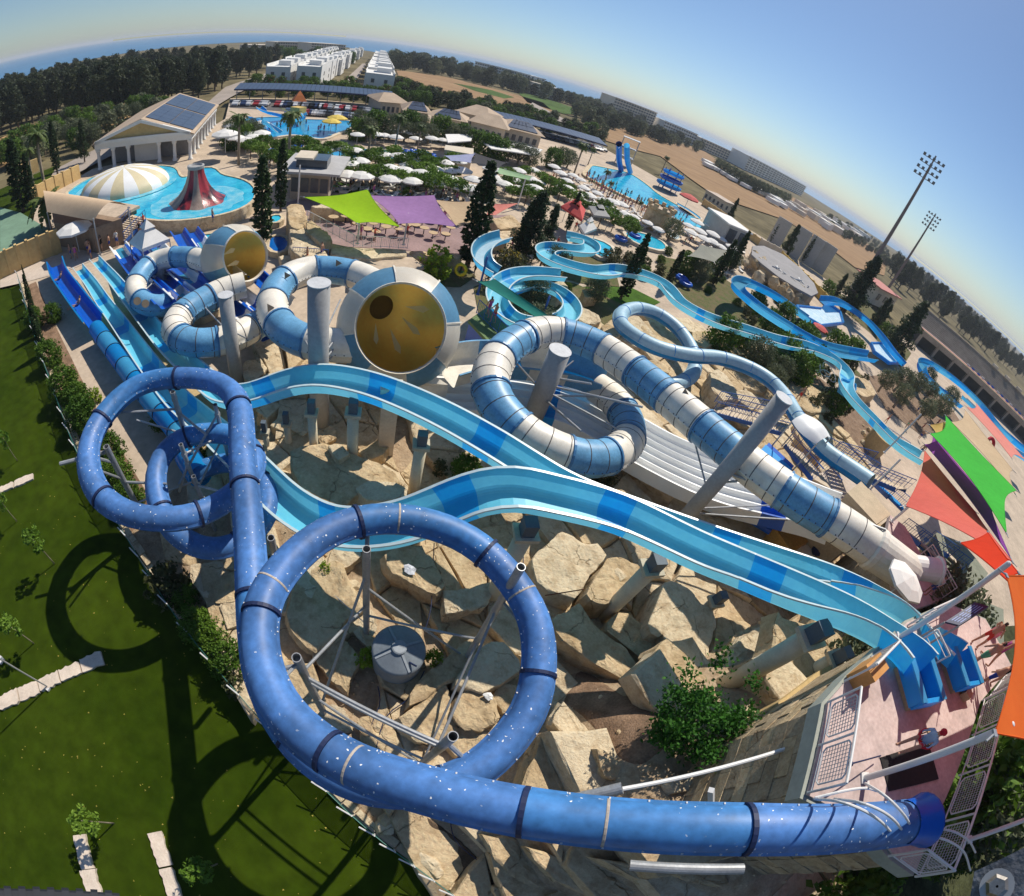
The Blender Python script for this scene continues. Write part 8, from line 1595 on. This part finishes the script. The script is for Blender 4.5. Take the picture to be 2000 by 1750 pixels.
crowd([(500, 240), (600, 240), (670, 245), (640, 262), (560, 262), (510, 262)], 16, -.3, 'wading in the play pool', 'bathers in the play pool', 3, 7)
crowd([(1080, 335), (1140, 350), (1090, 380), (1050, 372)], 16, 0, 'on the path right of the salmon sail', 'visitors on the path', 4, 7)
crowd([(600, 410), (880, 430), (880, 475), (700, 475)], 18, .03, 'among the tables under the sails', 'guests on the sunken plaza', 5, 9)
crowd([(560, 350), (900, 360), (900, 400), (620, 375)], 22, 0, 'among the white parasols behind the sails', 'guests among the parasols', 6, 9)
crowd([(930, 480), (1000, 440), (1100, 440), (1180, 470), (1120, 520), (960, 560)], 14, .03, 'on the paths around the bushy conifers', 'visitors around the conifers', 8, 12)
crowd([(180, 480), (240, 470), (270, 440), (300, 436), (290, 450), (230, 490), (160, 515)], 8, .05, 'on the apron below the pale staircase', 'guests below the staircase', 9, 8)
crowd([(480, 295), (560, 300), (600, 330), (520, 330)], 9, .03, 'beside the palms right of the volcano pool', 'guests near the volcano pool', 10, 9)
crowd([(1700, 840), (1790, 790), (1850, 850), (1800, 870)], 6, .1, 'below the olive trees near the masts', 'guests below the olive trees', 11, 14)
crowd([(1300, 460), (1440, 500), (1430, 560), (1320, 520)], 14, 0, 'near the garden pools', 'guests near the garden pools', 7, 9)
for px, z, f, lb in [((140, 505), 0, 0, 'bather in dark blue trunks left of the parasol at the lanes'), ((150, 508), 0, 3, 'bather in pink under the parasol at the lanes'), ((176, 495), 0, 1, 'bather in red trunks right of the parasol at the lanes'), ((218, 478), .2, 2, 'bather in black by the foot of the pale staircase'), ((282, 445), 1.3, 5, 'visitor in red beside the blue ring at the volcano pool wall'), ((416, 436), 1.5, 0, 'bather on the volcano pool wall below the volcano'),
   ((628, 508), 1.4, 0, 'bather in dark blue on the rock shelf by the dark railing'), ((600, 515), 1.4, 1, 'bather in red trunks at the left end of the rock shelf'), ((900, 545), .1, 6, 'bather with a yellow ring near the tallest cypress'), ((925, 540), .1, 2, 'bather in black right of the yellow ring'), ((962, 630), 2.25, 1, 'bather in red trunks on the green flume deck'), ((952, 618), 2.25, 3, 'bather in pink on the green flume deck'),
   ((1765, 845), 4.0, 1, 'bather in red trunks below the olive trees by the masts'), ((1556, 782), 3.2, 1, 'bather in red near the bend of the chalky tube'), ((1790, 890), 6.0, 0, 'bather in dark blue at the head of the garden flume'), ((1805, 1160), 8.25, 4, 'visitor in white on the plum deck behind the parasol'), ((1900, 1260), ZP, 1, 'bather in red trunks behind the rear trough, near the notice board'), ((1922, 1290), ZP, 3, 'bather in pink by the outer railing under the orange sail'), ((1890, 1300), ZP, 6, 'bather in green trunks between rear trough and outer railing'), ((1930, 1330), ZP, 2, 'bather in black beside the outer railing near the orange sail edge'), ((1905, 1340), ZP, 0, 'bather in dark blue trunks waiting beside the outer railing')]: person(px, z, lb, f)
ridr = body(sitting(-.7, 1.), ([skinm, mat('cloth_3_6_30', (.03, .06, .3), .8, .08, 5), hairm], lambda c: 2 if c.z > .8 else 1 if abs(c.y) < .2 and c.z < .25 else 0))
for px, z, lb in [((117, 547), 1.0, 'rider sitting in the upper part of the dark blue trough'), ((153, 598), 1.1, 'rider sitting lower down the dark blue trough')]: person(px, z, lb, mesh=ridr, rz=2.6)
# the attendant in the red cap
att = thing('person', 'person in a light blue shirt, red shorts and red cap sitting by the black mat', 'person', P(1796, 1449, 12.45))
red = mat('cloth_50_2_4', (.50, .02, .035), .8, .08, 5); shirt = mat('sky_shirt', (.33, .50, .68), .85, .1, 6, .2)
am = body(sitting(.25, .25), ([skinm, shirt, red, hairm], lambda c: 1 if c.z > .2 and c.z < .66 and abs(c.x) < .24 and c.y < .3 else 2 if c.z <= .42 and c.y < .5 else 3 if c.z > .72 and c.y < .06 else 0))
_d = P(1740, 1466, 12)-P(1796, 1449, 12); a_ = math.atan2(_d.y, _d.x)-PI/2; att.rotation_euler = (0, 0, a_)
part('figure', am, None, att, local=True)
mb = MB(); mb.lathe([(.1, 0), (.105, .05), (.08, .1), (.01, .125)], 14, (0, .14, .82)); mb.box((0, .25, .83), (.13, .12, .015)); part('cap', mb, red, att, sm=True, local=True)
mb = MB(); mb.box((0, 0, .0), (.4, .4, .06)); st_ = thing('stool', 'small wooden stool under the person in the red cap', 'stool', P(1796, 1449, 12.0)); mb = MB(); mb.box((0, 0, .42), (.4, .4, .05)); part('seat', mb, mat('tan_top', (.5, .36, .2)), st_, local=True)
for x in (-.16, .16):
    for y in (-.16, .16): mb = MB(); mb.bar((x, y, 0), (x, y, .4), .02, 5); part('leg', mb, bark, st_, local=True)
# odds and ends on the decks
for px, z, sz, m_, lb, nm_ in [((1862, 1330), ZP, (.5, .35, .4), red, 'red bag on the plum deck beside the rear trough', 'bag'), ((1938, 1240), ZP, (.6, .4, .5), mat('pink_towel', (.6, .2, .25), .8, .1, 3), 'pink towel heap by the outer railing', 'towel'), ((1880, 1360), ZP, (.4, .3, .3), mat('tan_top', (.5, .36, .2)), 'tan crate beside the outer railing', 'crate'), ((1676, 1322), ZP, (.9, .5, .7), mat('orange_box', (.55, .27, .08), .6, .1, 2), 'orange wooden box behind the short white railing', 'box')]:
    mb = MB(); c = P(*px, z); n_ = 10; mb.lathe([(.01, 0), (.5, 0), (.54, .2), (.5, .8), (.35, .95), (.01, 1.0)], 8, (0, 0, 0)); mb.v = [(x*sz[0]*(1+.1*math.sin(k))+c.x, y*sz[1]+c.y, zz*sz[2]+c.z) for k, (x, y, zz) in enumerate(mb.v)] if nm_ in ('bag', 'towel') else mb.v
    if nm_ in ('crate', 'box'): mb = MB(); mb.box((c.x, c.y, c.z+sz[2]/2), sz, .6)
    solo(nm_, mb, m_, lb, nm_)
bo = thing('lifebuoy', 'red and white inflatable ring between the cream and salmon sails', 'lifebuoy', P(1935, 866, 8)); c = P(1935, 866, 8.2); mb = MB(); mb.path([(c.x+.75*math.cos(a), c.y+.4*math.sin(a), c.z+.55*math.sin(a)) for a in np.linspace(0, 2*PI, 19)], .26, 8); part('ring', mb, red, bo, sm=True)
# green thicket beyond the tower
def th_(keys, poly, n, sc, z0, label, group, seed): return scatter(keys, poly, n, sc, label, group, 26, z0, seed)
sheet('undergrowth_soil', [(60, -14), (20, -20), (14.5, -6), (15.5, 0), (16.5, 4), (19, 8.5), (24, 12), (32, 16), (60, 22)], 2.2, mat('dark_undergrowth', (.06, .065, .03), .95, .35, .8, .8, spec=.05), world=True)
r4 = random.Random(21)
for k in range(34):
    x, y = r4.uniform(16.5, 30), r4.uniform(-8, 15)
    if y > 6+(x-16)*.75: continue
    dup_src = r4.choice(THICK); o = dup(dup_src, (x, y, 2.2), r4.uniform(0, 6), r4.uniform(.9, 1.5) if dup_src is not THICK[0] else r4.uniform(1.3, 2.2), 'green bush in the shaded thicket beyond the tower railing', 'thicket beyond the tower')
for t_ in THICK:
    for c_ in list(t_.children): bpy.data.objects.remove(c_)
    bpy.data.objects.remove(t_)
# garden shrubs and boulders among the right-hand slides
# ---------------------------------------------------------------- sea haze
hz_ = MB(); hz_.box((0, 0, 21.5), (33500, 33500, 48)); ho = struct('haze', hz_, [], kind='stuff', label='thin pale sea haze over the whole place')
hm = bpy.data.materials.new('haze'); hm.use_nodes = True; N = hm.node_tree.nodes; N.remove(N['Principled BSDF']); pv = N.new('ShaderNodeVolumePrincipled'); pv.inputs['Color'].default_value = (.86, .92, 1., 1); pv.inputs['Density'].default_value = .0002; pv.inputs['Anisotropy'].default_value = .1
hm.node_tree.links.new(pv.outputs[0], N['Material Output'].inputs['Volume']); ho.data.materials.append(hm)
for t_ in (PROTO.get('par'), PROTO.get('lng'), PROTO.get('tab')):
    if t_:
        for c_ in list(t_.children): bpy.data.objects.remove(c_)
        bpy.data.objects.remove(t_)
